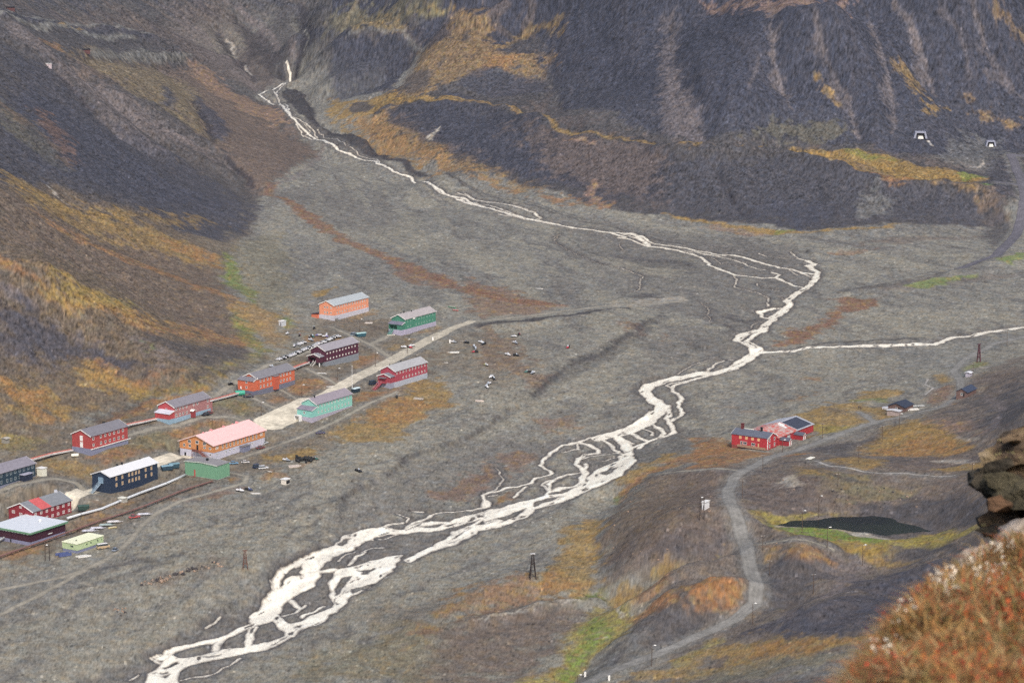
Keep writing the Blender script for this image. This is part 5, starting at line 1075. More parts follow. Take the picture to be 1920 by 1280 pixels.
# --- the upper row
def build_village():
    R, L, W = barrack("barrack", "dark blue barrack with lilac-grey roof at the left edge of the photo", (-22, 929), 67, 0, paint(30, 56, 74), paint(136, 131, 144, .9), paint(122, 124, 146), 2.6, 5.3, 2.2,
        [(x + 22) / 89 for x in (3, 13.7, 21, 29, 37.5, 45.5, 54, 61.7)], (1.4, 4.1), .9, 1.1, W=10.5, skip=[(0, 6), (0, 5)], group=G, frame=paint(150, 165, 175))
    b = MB().box(L * .66, L * .84, -2.6, -.14, -2.5, 5.0).build("annex", paint(26, 40, 66), R); MB().box(L * .65, L * .85, -2.9, -.1, 5.0, 5.16).build("annex_roof", paint(168, 168, 190), R)
    R, L, W = barrack("barrack", "brick-red barrack with two white gable doors, second from the left in the upper row", (171, 854.5), 240, 136, paint(176, 62, 60), paint(122, 120, 130, .9), paint(128, 132, 160), 3.0, 5.6, 2.3,
        (.07, .27, .39, .51, .63, .75, .87), (1.5, 4.3), .95, 1.0, chim=[(.2, .6, .5, .25), (.62, .55, .7, .25), (.66, .55, .6, .2)], ledge=True, group=G)
    for z in (.2, 3.0): MB().box(-.12, -.02, W * .42, W * .57, 3.0 + z, 3.0 + z + 2.3).build("door", M_white, R)
    R, L, W = barrack("barrack", "dusty pink barrack with red gable and pale blue base, third in the upper row", (327.6, 793), 394.5, 297.6, paint(172, 116, 116), paint(132, 128, 138, .9), paint(142, 172, 194), 2.2, 5.0, 2.2,
        (.05, .15, .24, .34, .54, .64, .93), (1.2, 3.9), .85, .9, gable_wall=paint(190, 66, 74), gwin=[(.5, 3.5, .9, .9)], skip=[(0, 4), (0, 5)], group=G)
    porch(R, W, .2, W - 1.0, 3.6, 2.2, 2.4, paint(184, 62, 66), paint(138, 170, 192), paint(206, 206, 222, .8), 'shed', 1.0)
    e = MB().box(L * .44, L * .5, -1.8, -.05, .6, 3.6).build("entrance", paint(150, 50, 54), R); gable_roof(R, 1.9, L * .08, 3.6, .6, M_white, .15, x0=0, name="entrance_roof").matrix_local = Matrix.Translation((L * .51, -1.9, 0)) @ Matrix.Rotation(math.pi / 2, 4, 'Z')
    MB().box(L + .13, L + 2.2, .5, 4, -1.5, 5.2).build("annex", paint(172, 110, 112), R); MB().box(L + .1, L + 2.5, .2, 4.3, 5.2, 5.36).build("annex_roof", M_white, R)
    R, L, W = barrack("barrack", "bright orange barrack with a jutting bay, just left of the dark purple barrack", (484, 740), 552.7, 453.8, paint(208, 98, 56), paint(126, 124, 132, .9), paint(110, 112, 132), 2.2, 5.4, 2.2,
        (.07, .16, .26, .35, .62, .70, .79, .88), (1.4, 4.1), .8, .95, group=G)
    porch(R, W, .3, W - .1, 3.2, 2.2, 4.6, paint(210, 100, 60), paint(104, 106, 130), paint(120, 118, 128, .9), 'shed', 1.3)
    for z in (1.5, 4.0): window(R, 'G', W * .45, 2.2 + z, .8, .9).location.x = -3.22
    MB().box(L * .40, L * .5, -1.5, -.05, .6, 7.0).build("bay", paint(196, 84, 52), R); MB().box(L * .39, L * .52, -1.8, .3, 7.0, 7.16).build("bay_roof", paint(140, 134, 140), R)
    R, L, W = barrack("barrack", "dark purple barrack in front of the long row of parked snowmobiles", (610, 686.5), 672, 583, paint(84, 26, 54), paint(152, 147, 156, .9), paint(130, 136, 146), 2.1, 5.6, 2.2,
        [.06 + .093 * k for k in range(10)], (1.3, 4.1), .62, .5, pane=M_curt, gwin=[(.7, 3.6, .7, .5), (.35, 3.6, .7, .5)], group=G)
    porch(R, W, .8, W - .8, 3.4, 2.1, 3.0, paint(84, 28, 52), None, paint(140, 140, 150, .9), 'gable', 1.2, True)
    for yy in (1.2, W * .5, W - 1.2): MB().box(-3.4, -3.0, yy - .2, yy + .2, -2, 2.1).build("porch_post", M_white, R)
    stair(R, (-3.4, W * .45, 2.1), (-6.6, W * .45, -.2), 1.4, M_greywood, M_white)
    MB().box(L + .05, L + 1.5, 1, 3.5, 1.5, 5.2).build("annex", paint(84, 26, 54), R); MB().box(L + .03, L + 1.8, .8, 3.7, 5.2, 5.35).build("annex_roof", M_white, R)
    R, L, W = barrack("barrack", "salmon-orange barrack with pale grey roof, farthest of all the village houses", (626.5, 601.5), 691, 599, paint(238, 150, 110), paint(168, 176, 182, .9), paint(196, 194, 208), 2.8, 5.5, 2.2,
        [.09 + .0735 * k for k in range(12)], (1.4, 4.2), .62, .8, gwin=[(.62, 4.2, .7, .8), (.45, 4.2, .7, .8), (.2, 4.2, .7, .8), (.62, 1.4, .7, .8), (.45, 1.4, .7, .8), (.2, 1.4, .7, .8), (.5, -1.2, .7, .8), (.25, -1.2, .7, .8)], chim=[(.08, .6, .5, .3), (.75, .55, .5, .3)], group=G)
    MB().box(-1.0, 3.5, W + .15, W + 4.6, -1, 2.6).build("annex", paint(214, 110, 74), R); MB().hexa([(-1.4, W + .1, 3.6), (3.9, W + .1, 3.6), (3.9, W + 5, 2.6), (-1.4, W + 5, 2.6), (-1.4, W + .1, 3.75), (3.9, W + .1, 3.75), (3.9, W + 5, 2.75), (-1.4, W + 5, 2.75)]).build("annex_roof", paint(96, 92, 108, .9), R)
    stair(R, (1.2, -.3, 1.0), (1.2, -3.4, -.3), 1.6, M_greywood, M_metal)
    R, L, W = barrack("barrack", "dark green barrack with pinkish grey roof at the upper end of the main road", (760.2, 627.4), 817, 734.4, paint(64, 138, 114), paint(170, 162, 164, .9), paint(172, 166, 190), 2.8, 5.4, 2.2,
        (.08, .17, .35, .44, .53, .62, .71, .80, .90), (1.4, 4.1), .6, .7, frame=paint(150, 200, 180), gwin=[(.5, 3.8, .7, .9)], chim=[(.18, .5, .9, .2), (.4, .45, .6, .25), (.12, .6, .5, .2)], group=G)
    porch(R, W, .3, W - .3, 3.2, 2.8, 2.8, paint(58, 128, 108), paint(176, 170, 196), paint(118, 116, 138, .9), 'shed', 1.0, True)
    stair(R, (-3.2, W * .7, 2.8), (-7.0, W * .7, -.2), 1.6, paint(110, 170, 160), paint(70, 130, 120))
    MB().box(L + .05, L + 1.5, 1, 3.5, 2.8, 6.2).build("annex", paint(64, 138, 114), R); MB().box(L + .03, L + 1.8, .8, 3.7, 6.2, 6.35).build("annex_roof", M_white, R)
    MB().box(L * .24, L * .3, -.45, -.06, 7.2, 8.0).build("satellite_panel", M_white, R)
    # --- the lower row
    R, L, W = barrack("barrack", "raspberry red barrack with red outside stairs, right of the main road", (741.3, 726.6), 800.7, 714, paint(172, 58, 78), paint(168, 168, 172, .9), paint(172, 178, 192), 2.7, 5.3, 2.2,
        [.05 + .098 * k for k in range(10)], (1.3, 4.1), .6, .75, skip=[(0, 0), (0, 1)], chim=[(.1, .6, .7, .2), (.45, .6, .8, .22), (.36, .55, .4, .15)], group=G)
    porch(R, W, .4, W - .6, 3.4, 2.7, 3.0, paint(168, 56, 74), paint(150, 152, 172), paint(120, 124, 136, .9), 'gable', 1.3)
    MB().box(-5.2, -3.4, W * .3, W * .75, 5.0, 5.2).build("canopy", P_gr, R)
    MB().box(-5.0, -3.4, W * .3, W * .75, 2.5, 2.7).box(-5.0, -4.9, W * .3, W * .75, 2.7, 3.7).build("landing", paint(158, 54, 70), R)
    stair(R, (-5.0, W * .62, 2.7), (-11.0, W * .62, -.2), 1.6, paint(166, 50, 70), paint(206, 120, 130))
    MB().box(L + .05, L + 1.8, 1, 3.6, 0, 5.8).build("annex", paint(166, 56, 76), R); MB().box(L + .03, L + 2.1, .8, 3.8, 5.8, 5.95).build("annex_roof", M_white, R)
    R, L, W = barrack("barrack", "turquoise barrack with mauve-grey roof beside the road, next to the flagpole", (594, 788.8), 660, 566, paint(132, 202, 188), paint(146, 136, 148, .9), paint(168, 162, 178), 2.2, 5.6, 2.2,
        (.05, .147, .24, .335, .43, .52, .62, .72, .81, .905), (1.7, 4.4), .6, .75, gwin=[(.5, 3.9, .8, .9)], chim=[(.13, .45, 1.1, .25)], group=G)
    porch(R, W, .0, W - .2, 3.8, 2.2, 3.2, paint(126, 198, 188), paint(172, 166, 186), paint(134, 126, 144, .9), 'shed', 1.1)
    window(R, 'G', W * .5, 2.2 + 1.9, .8, .9).location.x = -3.82
    k = MB(); k.box(-6.6, -4.4, W - .8, W - .6, -.5, 2.8).box(-6.6, -4.4, W - 3.4, W - 3.2, -.5, 2.8).box(-6.6, -4.4, W - 3.4, W - .6, 2.8, 3.0).box(-4.6, -4.4, W - 3.2, W - .8, -.5, 2.8).build("entrance", M_white, R)
    MB().box(L + .05, L + 1.6, 1, 3.6, 1.0, 5.4).build("annex", paint(132, 202, 188), R); MB().box(L + .03, L + 1.9, .8, 3.8, 5.4, 5.55).build("annex_roof", M_white, R)
    # big orange house with pink roof
    gx, gy, zz, th, L, W, u, v = site((401, 863), 496.4, 338)
    R = root("long_house", (gx, gy, zz), th, "long orange house on a pale basement storey with a broad pink roof", "house"); pad(gx, gy, u, v, L, W, zz + .2)
    MB().box(0, L, 0, W, -4, 3.4).build("basement", paint(196, 194, 212), R)
    MB().box(-.12, L + .12, -.12, W + .12, 3.4, 6.7).prism([(-.12, 6.7), (W + .12, 6.7), (W * .5, 10.1)], -.12, L + .12, 'x').build("wall", paint(210, 136, 72), R)
    rf = gable_roof(R, L, W, 6.7, 3.45, paint(250, 190, 188, .8, amt=.06), .7, verge=paint(240, 206, 200))
    for x, s, hh in ((.13, .25, .5), (.28, .5, .7), (.52, .4, .7), (.78, .5, .8), (.7, .25, .4)): MB().box(x * L - s, x * L + s, W * .5 - s, W * .5 + s, 9.9, 10.2 + hh).build("roof_vent", paint(226, 150, 152), rf)
    for f in [.17 + .0737 * k for k in range(10)]: window(R, 'F', f * L, 5.2, .75, 1.9, pane=paint(70, 66, 62)).location.y = -.12
    for f in (.06, .93): window(R, 'F', f * L, 5.3, 1.6, .9, pane=paint(190, 170, 160)).location.y = -.12
    for f in (.06, .235, .31, .39, .68, .75): window(R, 'F', f * L, 2.3, .6, .8)
    for f, z in ((.71, 7.0), (.48, 7.1), (.26, 6.9)): window(R, 'G', f * W, z, 1.5, 1.2).location.x = -.12
    for f, z, w_, h_ in ((.87, 5.0, .9, 1.1), (.70, 5.0, 1.1, 1.1), (.26, 5.2, 1.1, .7), (.10, 5.2, 1.1, .7)): window(R, 'G', f * W, z, w_, h_).location.x = -.12
    window(R, 'G', .1 * W, 2.3, .7, .9)
    MB().box(-.2, -.13, W * .45, W * .5, 3.5, 5.8).build("door", M_black, R); MB().box(-.1, -.01, W * .82, W * .87, -.4, 1.8).build("cellar_door", M_black, R)
    MB().box(-2.2, -.15, W * .36, W * .56, 3.2, 3.4).box(-2.2, -2.1, W * .36, W * .56, 3.4, 4.3).box(-2.2, -2.0, W * .55, W * .56, -2, 3.2).build("landing", M_rustw, R)
    stair(R, (-1.3, W * .36, 3.4), (-1.3, W * .06, -.3), 1.5, paint(150, 86, 74), M_rustw)
    MB().box(L * .5, L * .64, -2.0, -.05, -1.5, 2.7).build("annex", paint(120, 124, 150), R); MB().box(L * .49, L * .65, -2.3, -.02, 2.7, 2.9).build("annex_roof", P_gr, R)
    # dark blue house with white roof
    R, L, W = barrack("blue_house", "navy blue house with a white metal roof beside the pipeline", (207.7, 925.5), 296, 173.3, paint(28, 48, 76), paint(226, 226, 230, .5, amt=.03), P_pl, 0, 7.2, 1.8,
        (.124, .248, .39, .46, .535, .60, .743, .867), (3.1, 5.7), .8, 1.25, pane=paint(176, 142, 104), frame=paint(214, 190, 160), verge=paint(214, 214, 220), chim=[(.38, .62, .8, .35), (.44, .5, .9, .3), (.82, .5, .5, .2)], cat="house")
    MB().box(-.5, -.05, W * .38, W * .62, 3.9, 6.4).build("stair_cage", paint(120, 150, 176, amt=.05), R)
    stair(R, (-.9, W * .5, 3.9), (-4.6, W * .72, -.2), 1.5, paint(150, 172, 194), paint(150, 176, 196))
    # red house lower left
    R, L, W = barrack("red_house", "crimson house with white window frames and a red patch on its grey roof", (62.5, 983), 134.2, 16.8, paint(146, 32, 48), paint(128, 132, 140, .9), P_pl, 0, 5.2, 2.7,
        [.067 + .1445 * k for k in range(7)], (1.3, 3.9), 1.0, .9, pane=paint(168, 140, 140), chim=[], gwin=[(.8, 3.9, 1.3, .9), (.5, 3.4, 1.3, .9), (.24, 3.2, 1.3, .9), (.5, 6.3, 1.1, .6)], skip=[(0, 0), (0, 1)], cat="house")
    W2_ = W / 2; s1 = 2.7 / W2_; MB().hexa([(L * .2, -.47, 5.2 - .45 * s1 + .18), (L * .47, -.47, 5.2 - .45 * s1 + .18), (L * .47, W2_, 8.08), (L * .2, W2_, 8.08), (L * .2, -.47, 5.2 - .45 * s1 + .21), (L * .47, -.47, 5.2 - .45 * s1 + .21), (L * .47, W2_, 8.11), (L * .2, W2_, 8.11)]).build("roof_patch", paint(206, 84, 84), R)
    MB().box(L * .9, L * .94, W * .46, W * .54, 7.6, 8.9).build("chimney", paint(210, 212, 224), R)
    # flat-roofed hall
    gx, gy, zz, th, L, W, u, v = site((57.5, 1023), 122.5, -14)
    R = root("flat_roofed_hall", (gx, gy, zz), th, "maroon flat-roofed hall with a broad green fascia and near-white roof", "hall"); pad(gx, gy, u, v, L, W, zz)
    MB().box(0, L, 0, W, -4, 1.5).build("plinth", paint(132, 132, 164), R)
    MB().box(-.1, L + .1, -.1, W + .1, 1.5, 4.7).build("wall", paint(66, 20, 42), R)
    MB().box(-.9, L + .9, -.9, W + .9, 4.7, 5.4).build("fascia", paint(96, 146, 112), R)
    rf = MB().box(-.8, L + .8, -.8, W + .8, 5.4, 5.5).build("roof", paint(214, 220, 230, .6, amt=.06), R)
    MB().blob((L * .72, W * .4, 5.9), (.6, .6, .6), 3, 10, 6, 0.03).build("roof_vent", M_white, rf, True)
    for k in range(11): MB().box(-.2, -.12, 1 + k * (W - 3) / 11, 1 + (k + .7) * (W - 3) / 11, 4.2, 4.55).build("sign_letter" if 0 else "eave_trim", M_white, R)  # row of white trim pieces under the fascia
    MB().box(-.1, -.01, W * .5, W * .53, -.3, 1.3).build("door", M_black, R); MB().box(L * .5, L * .62, -.2, -.11, 2.4, 2.7).build("window_strip", M_white, R)
    # lime green cabin
    gx, gy, zz, th, L, W, u, v = site((145, 1037), 193.5, 118)
    R = root("flat_roofed_cabin", (gx, gy, zz), th, "small lime green cabin with flat pale yellow roof", "cabin"); pad(gx, gy, u, v, L, W, zz)
    MB().box(0, L, 0, W, -3, 1.1).build("plinth", paint(122, 128, 160), R); MB().box(-.1, L + .1, -.1, W + .1, 1.1, 3.6).build("wall", paint(186, 206, 156), R)
    rf = MB().box(-.35, L + .35, -.35, W + .35, 3.6, 3.8).build("roof", paint(240, 242, 206, .7, amt=.08), R); MB().box(L * .2, L * .22, W * .4, W * .46, 3.8, 4.2).build("roof_vent", M_black, rf)
    for f, w_ in ((.36, .8), (.52, .7), (.78, .8), (.93, .5)): window(R, 'F', f * L, 2.5, w_, .8, frame=paint(190, 215, 160)).location.y = -.1
    window(R, 'G', W * .35, 2.5, 1.5, .8, frame=paint(190, 215, 160)).location.x = -.1
    # green hall
    gx, gy, zz, th, L, W, u, v = site((407.8, 899.3), 430.8, 347.3)
    R = root("green_hall", (gx, gy, zz), th, "windowless mid-green hall with a red door in front of the pink-roofed house", "hall"); pad(gx, gy, u, v, L, W, zz)
    MB().box(-.1, L + .1, -.1, W + .1, -3, .1).build("plinth", P_gr2, R)
    w = MB().box(0, L, 0, W, .1, 6.0)
    w.build("wall", mat("green_corrugated_sheet", None, .6, noisy(srgb(112, 156, 128), 1.2, .1, 3, (3, 3, .2))), R)
    rf = gable_roof(R, L, W, 6.0, .5, paint(140, 136, 140, .9), .25, verge=paint(190, 200, 190)); MB().box(L * .4, L * .5, W * .45, W * .5, 6.3, 7.6).build("chimney", M_black, rf)
    MB().box(-.08, -.01, W * .68, W * .72, .1, 2.9).build("door", paint(190, 70, 62), R); MB().box(-1.6, -.1, W * .66, W * .74, -1, .1).build("step", M_rustw, R)
build_village()

# --- the red complex on the right
def build_farm():
    th = math.radians(56)
    gx, gy, zz, _, L, W, u, v = site((1439.3, 843), 1456, 1372, th)
    ox, oy = gx + u[0] * L, gy + u[1] * L
    R = root("red_farmhouse", (ox, oy, zz), th + math.pi / 2, "bright red two-storey house with wooden balcony above a brick cellar by the winding road", "house")
    L_, W_ = W, L    # ridge runs along local x
    pad(gx, gy, u, v, L, W, zz - .3)
    MB().box(0, L_, 0, W_ + .02, -5, .2).build("cellar", mat("cellar_brick", None, .9, noisy(srgb(136, 72, 66), 1.6, .3, 4, (1, 1, 3))), R)
    MB().box(-.05, L_ + .05, -.05, W_ + .07, .2, 5.1).prism([(0, 5.1), (W_, 5.1), (W_ / 2, 6.9)], 0, L_, 'x').build("wall", paint(186, 30, 44), R)
    rf = gable_roof(R, L_, W_, 5.1, 1.8, paint(92, 98, 116, .8), .35, verge=M_white)
    for x, m, hh, s in ((.83, paint(110, 40, 44), 2.2, .55), (.3, M_black, 1.6, .4)): MB().box(x * L_ - s, x * L_ + s, W_ / 2 - s, W_ / 2 + s, 6.2, 6.9 + hh).box(x * L_ - s - .12, x * L_ + s + .12, W_ / 2 - s - .12, W_ / 2 + s + .12, 6.9 + hh, 7.1 + hh).build("chimney", m, rf)
    cr = paint(236, 190, 140, .6)
    for f in (.25, .42, .59, .76): window(R, 'B', f * L_, 4.0, 1.0, 1.0, W=W_ + .07, frame=cr, pane=paint(228, 176, 120))
    for f, w_ in ((.40, 1.7), (.63, 1.7)): window(R, 'B', f * L_, 1.6, w_, 1.0, W=W_ + .07)
    window(R, 'B', .73 * L_, 1.5, .8, 1.5, W=W_ + .07); window(R, 'B', .8 * L_, -1.4, 1.0, .5, W=W_ + .02)
    MB().box(L_ * .24, L_ * .27, W_ + .08, W_ + .14, .3, 2.3).build("door", cr, R); MB().box(L_ * .6, L_ * .66, W_ + .03, W_ + .1, -3.4, -.6).build("cellar_door", paint(44, 60, 100), R)
    for f, z in ((.25, 4.0), (.8, 4.0), (.25, 1.5), (.8, 1.4)): window(R, 'G', f * W_, z, .9, 1.3).location.x = -.05
    MB().box(-.12, -.06, W_ - .05, W_ + .12, .2, 5.0).box(-.12, .2, W_ + .08, W_ + .14, .2, 5.0).build("corner_board", M_white, R)
    bk = MB().box(0.1, L_ * .8, W_ + .1, W_ + 1.7, .0, .2).box(0.1, L_ * .8, W_ + 1.62, W_ + 1.7, .2, 1.1)
    bk.build("balcony", paint(168, 130, 104), R)
    MB().box(L_ * .35, L_ * .95, W_ + 3.5, W_ + 5.0, -3.4, -3.0).build("loading_ramp", P_gr2, R)
    # pale flat-roofed lean-to behind
    MB().box(L_ * .4, L_ + 2.2, -7, -.2, -2, 4.2).build("annex", paint(150, 156, 160), R); MB().box(L_ * .4 - .3, L_ + 2.5, -7.3, -.15, 4.2, 4.45).build("annex_roof", paint(236, 234, 214, .8), R)
    # the hall
    gx, gy, zz, _, L, W, u, v = site((1458, 834.5), 1525, 0, th, W=18.0)
    R = root("red_warehouse", (gx, gy, zz), th, "long red hall, its roof half rusty sheet metal and half dark felt", "warehouse"); pad(gx, gy, u, v, L, W, zz - .1)
    MB().box(0, L, 0, W, -4, 3.3).prism([(0, 3.3), (W, 3.3), (W / 2, 5.9)], 0, L, 'x').build("wall", paint(180, 30, 42), R)
    def rust(nt, b): noisy(srgb(184, 96, 88), .35, 0, 4, (1, 3, 1), c2=srgb(178, 160, 156), lo=.45, hi=.55)(nt, b)
    r1 = gable_roof(R, L * .54, W, 3.3, 2.6, mat("rusty_sheet_roof", None, .8, rust), .4, x0=0)
    r2 = gable_roof(R, L * .44, W, 3.36, 2.6, paint(168, 172, 184, .8), .4, x0=L * .56)
    s = 2.6 / (W / 2)
    MB().hexa([(L * .56, .3, 3.36 + .3 * s + .18), (L * .96, .3, 3.36 + .3 * s + .18), (L * .96, W / 2 - .8, 3.36 + (W / 2 - .8) * s + .18), (L * .56, W / 2 - .8, 3.36 + (W / 2 - .8) * s + .18),
               (L * .56, .3, 3.36 + .3 * s + .24), (L * .96, .3, 3.36 + .3 * s + .24), (L * .96, W / 2 - .8, 3.36 + (W / 2 - .8) * s + .24), (L * .56, W / 2 - .8, 3.36 + (W / 2 - .8) * s + .24)]).build("roof_felt", paint(56, 62, 82, .8), R)
    for x0, y0, y1 in ((.43, .22, .45), (.47, .33, .48)): MB().hexa([(L * x0, W * y0, 3.3 + W * y0 * s + .17), (L * (x0 + .05), W * y0, 3.3 + W * y0 * s + .17), (L * (x0 + .05), W * y1, 3.3 + W * y1 * s + .17), (L * x0, W * y1, 3.3 + W * y1 * s + .17), (L * x0, W * y0, 3.3 + W * y0 * s + .22), (L * (x0 + .05), W * y0, 3.3 + W * y0 * s + .22), (L * (x0 + .05), W * y1, 3.3 + W * y1 * s + .22), (L * x0, W * y1, 3.3 + W * y1 * s + .22)]).build("skylight", M_white, r1)
    MB().box(L * .26, L * .34, -.08, -.01, -.2, 2.6).build("sliding_door", paint(176, 186, 190), R)
    for x in (.05, .44):
        e = MB().box(L * x, L * x + 3, -4.6, -.05, -1.5, 2.2).prism([(L * x, 2.2), (L * x + 3, 2.2), (L * x + 1.5, 3.2)], -4.6, -.05, 'y').build("porch", paint(160, 26, 40), R)
        MB().prism([(L * x - .25, 2.05), (L * x + 1.5, 3.2), (L * x + 3.25, 2.05), (L * x + 3.25, 2.2), (L * x + 1.5, 3.36), (L * x - .25, 2.2)], -4.9, -.03, 'y').build("porch_roof", paint(86, 88, 104), e)
        MB().box(L * x + .4, L * x + 1.1, -4.7, -4.61, -.3, 1.9).box(L * x + 1.9, L * x + 2.6, -4.7, -4.61, -.3, 1.9).prism([(L * x + .2, 1.9), (L * x + 1.5, 3.1), (L * x + 2.8, 1.9), (L * x + 2.5, 1.9), (L * x + 1.5, 2.8), (L * x + .5, 1.9)], -4.95, -4.9, 'y').build("porch_frame", M_white, e)
    # cabins
    for A, Bx, Cx, lab, wl, rfc, hw, rise, nm in (((1696, 772.5), 1712, 1665, "weathered dark cabin with black roof amid stacked junk beside the road", paint(112, 84, 78), paint(44, 54, 76, .8), 2.2, 1.5, "cabin"),
                                   ((1813.3, 744.3), 1830.5, 1792.7, "small brown cabin with slate-blue roof above the road bend", paint(118, 90, 84), paint(52, 64, 90, .8), 2.3, 1.4, "cabin"),
                                   ((1685, 779), 1690, 1663, "low grey shed with flat pale roof beside the black-roofed cabin", paint(168, 150, 146), paint(198, 198, 204, .8), 1.9, .25, "shed"),
                                   ((1819, 706), 1823, 1810, "tiny pale hut with white roof below the cable tower", paint(176, 170, 186), paint(226, 226, 232, .8), 1.8, .3, "hut"),
                                   ((12, 832), 18, 3, "little concrete hut with red lean-to at the left edge", paint(150, 146, 138), paint(176, 170, 160, .8), 2.2, .3, "hut")):
        R, L, W = barrack(nm, lab, A, Bx, Cx, wl, rfc, wl, 0, hw, rise, verge=None, cat=nm if nm != 'hut' else 'hut', deep=2.5)
        if nm == 'cabin':
            window(R, 'G', W * .5, 1.2, .8, 1.0); MB().box(-.08, -.01, W * .25, W * .37, 0, 1.9).build("door", M_black, R)
    # pale bunker in the grass, white huts and boxes
    for A, Bx, Cx, hh, c, c2, lab, nm in (((1519, 868), 1527, 1512, 1.6, paint(120, 118, 116), paint(232, 228, 214), "low bunker with a pale flat slab roof at the end of the concrete path", "bunker"),
                                  ((79.5, 893), 88, 69.5, 3.2, paint(226, 224, 206), M_white, "white box container standing beside the dark blue barrack", "container"),
                                  ((529, 612), 536.5, 523, 2.6, paint(198, 202, 212), M_white, "small white hut alone on the slope left of the salmon-orange barrack", "hut"),
                                  ((1322, 956), 1330, 1316, 3.0, paint(226, 226, 230), M_white, "white kiosk beside the double pole on the knoll", "kiosk"),
                                  ((536, 909), 544, 527, 2.2, paint(230, 220, 208), M_white, "white tarpaulin-covered crate open on its right side, out on the gravel flat", "crate"),
                                  ((93, 129), 97, 85, 3.4, paint(220, 200, 205), M_white, "tiny white hut high on the left mountainside", "hut")):
        gx, gy, zz, th2, L, W, u, v = site(A, Bx, Cx)
        R = root(nm, (gx, gy, zz), th2, lab, nm)
        MB().box(0, L, 0, W, -1.2, hh).build("body", c, R); MB().box(-.25, L + .25, -.25, W + .25, hh, hh + .2).build("roof", c2, R)
        if nm == 'crate': MB().box(L + .01 - .05, L + .06, .2, W - .2, .2, hh - .3).box(.3, L - .2, -.06, -.01, .3, hh - .4).build("opening", M_black, R)
        elif nm != 'container': MB().box(-.06, -.01, W * .3, W * .6, 0, min(hh - .2, 1.9)).build("door", P_gr, R)
build_farm()
# ---------------------------------------------------------------- smaller things
def at(px, py):
    q = hit([px], [py], gz)[0]; x, y = float(q[0]), float(q[1]); return (x, y, float(gz(x, y)))
def pads_now():
    global Z
    for P, top in PADS:
        s, d = sd_poly(P, 8, X32, Y32); k = sstep(-7, -1, d)
        Z[s] = np.where(Z[s] > top, lerp(Z[s], top, k), Z[s])
pads_now()

# --- pipelines
def pipe_run(name, label, cat, pts, kind, group=None):
    P = [Vector(at(*p)) for p in pts]; o0 = P[0].copy()
    fine = []
    for a, b in zip(P[:-1], P[1:]):
        n = max(1, int((b - a).length / 6))
        for i in range(n):
            q = a.lerp(b, i / n); fine.append(Vector((q.x, q.y, float(gz(q.x, q.y)))))
    fine.append(P[-1])
    zz = [p.z for p in fine]
    zs = [np.mean(zz[max(0, i - 2):i + 3]) for i in range(len(zz))]
    L = [Vector((p.x, p.y, z)) - o0 for p, z in zip(fine, zs)]
    R = root(name, o0, 0, label, cat, group)
    def sweep(w, z0, z1, off=0.0):
        m = MB(); base = 0
        for i, p in enumerate(L):
            t = (L[min(i + 1, len(L) - 1)] - L[max(i - 1, 0)]); t.z = 0; t.normalize(); s = Vector((t.y, -t.x, 0))
            for a, z in ((-w / 2 + off, z0), (w / 2 + off, z0), (w / 2 + off, z1), (-w / 2 + off, z1)): m.v.append(tuple(p + s * a + Vector((0, 0, z))))
        n = len(L)
        for i in range(n - 1):
            for k in range(4): m.f.append((i * 4 + k, i * 4 + (k + 1) % 4, i * 4 + 4 + (k + 1) % 4, i * 4 + 4 + k))
        m.f.append((0, 1, 2, 3)); m.f.append(tuple((n - 1) * 4 + k for k in (3, 2, 1, 0))); return m
    w = {'duct': .7, 'tube': .5, 'trestle': .55}[kind]; top = 1.0 if kind != 'tube' else .45
    pm = MB().poly([(0, 0, 0)])
    pm = MB(); o_ = [(-w - .1, -1.2), (-w + .1, -1.2), (-w + .1, top - .2), (w - .1, top - .2), (w - .1, -1.2), (w + .1, -1.2), (w + .1, top), (-w - .1, top)]
    pm.prism(o_, -.1, .1); pmesh = pm.mesh("support", {'duct': M_black, 'tube': M_greywood, 'trestle': paint(88, 62, 56)}[kind])
    for i in range(0, len(L), 1 if kind != 'tube' else 2):
        d_ = L[min(i + 1, len(L) - 1)] - L[max(i - 1, 0)]
        o = bpy.data.objects.new("support", pmesh); COL.objects.link(o); o.parent = R; o.location = L[i]; o.rotation_euler.z = math.atan2(d_.y, d_.x) + math.pi / 2
    if kind == 'duct':
        sweep(2.0, 1.0, 1.5).build("casing", paint(206, 200, 200), R); sweep(1.9, 1.5, 1.62).build("cover", paint(206, 104, 84), R); sweep(.14, 1.5, 1.72, 1.0).build("rail", paint(224, 212, 208), R)
    elif kind == 'tube':
        MB().tube([p + Vector((0, 0, .95)) for p in L], .52, 12).build("pipe", paint(208, 212, 218, .5, amt=.05), R, True)
        b = MB()
        for i in range(1, len(L) - 1, 2): b.tube([L[i] + Vector((0, 0, .95)) - (L[i] - L[i - 1]).normalized() * .15, L[i] + Vector((0, 0, .95)) + (L[i] - L[i - 1]).normalized() * .15], .58, 12)
        b.build("pipe_band", M_metal, R, True)
    else:
        sweep(.7, .95, 1.25).build("casing", paint(112, 78, 72, .9), R); sweep(.8, 1.25, 1.32).build("cover", paint(142, 100, 92), R)
GD = "covered heating ducts linking the upper row of barracks"
pipe_run("heating_duct", "red-topped heating duct between the dark blue barrack and the brick-red barrack", "heating duct", [(60, 868), (96, 857), (135, 846)], 'duct', GD)
pipe_run("heating_duct", "red-topped heating duct between the brick-red barrack and the dusty pink barrack", "heating duct", [(238, 804), (268, 795), (296, 787)], 'duct', GD)
pipe_run("heating_duct", "red-topped heating duct between the dusty pink barrack and the bright orange barrack", "heating duct", [(394, 756), (425, 747), (456, 739)], 'duct', GD)
pipe_run("heating_duct", "red-topped heating duct between the bright orange barrack and the dark purple barrack", "heating duct", [(545, 697), (562, 690), (577, 684)], 'duct', GD)
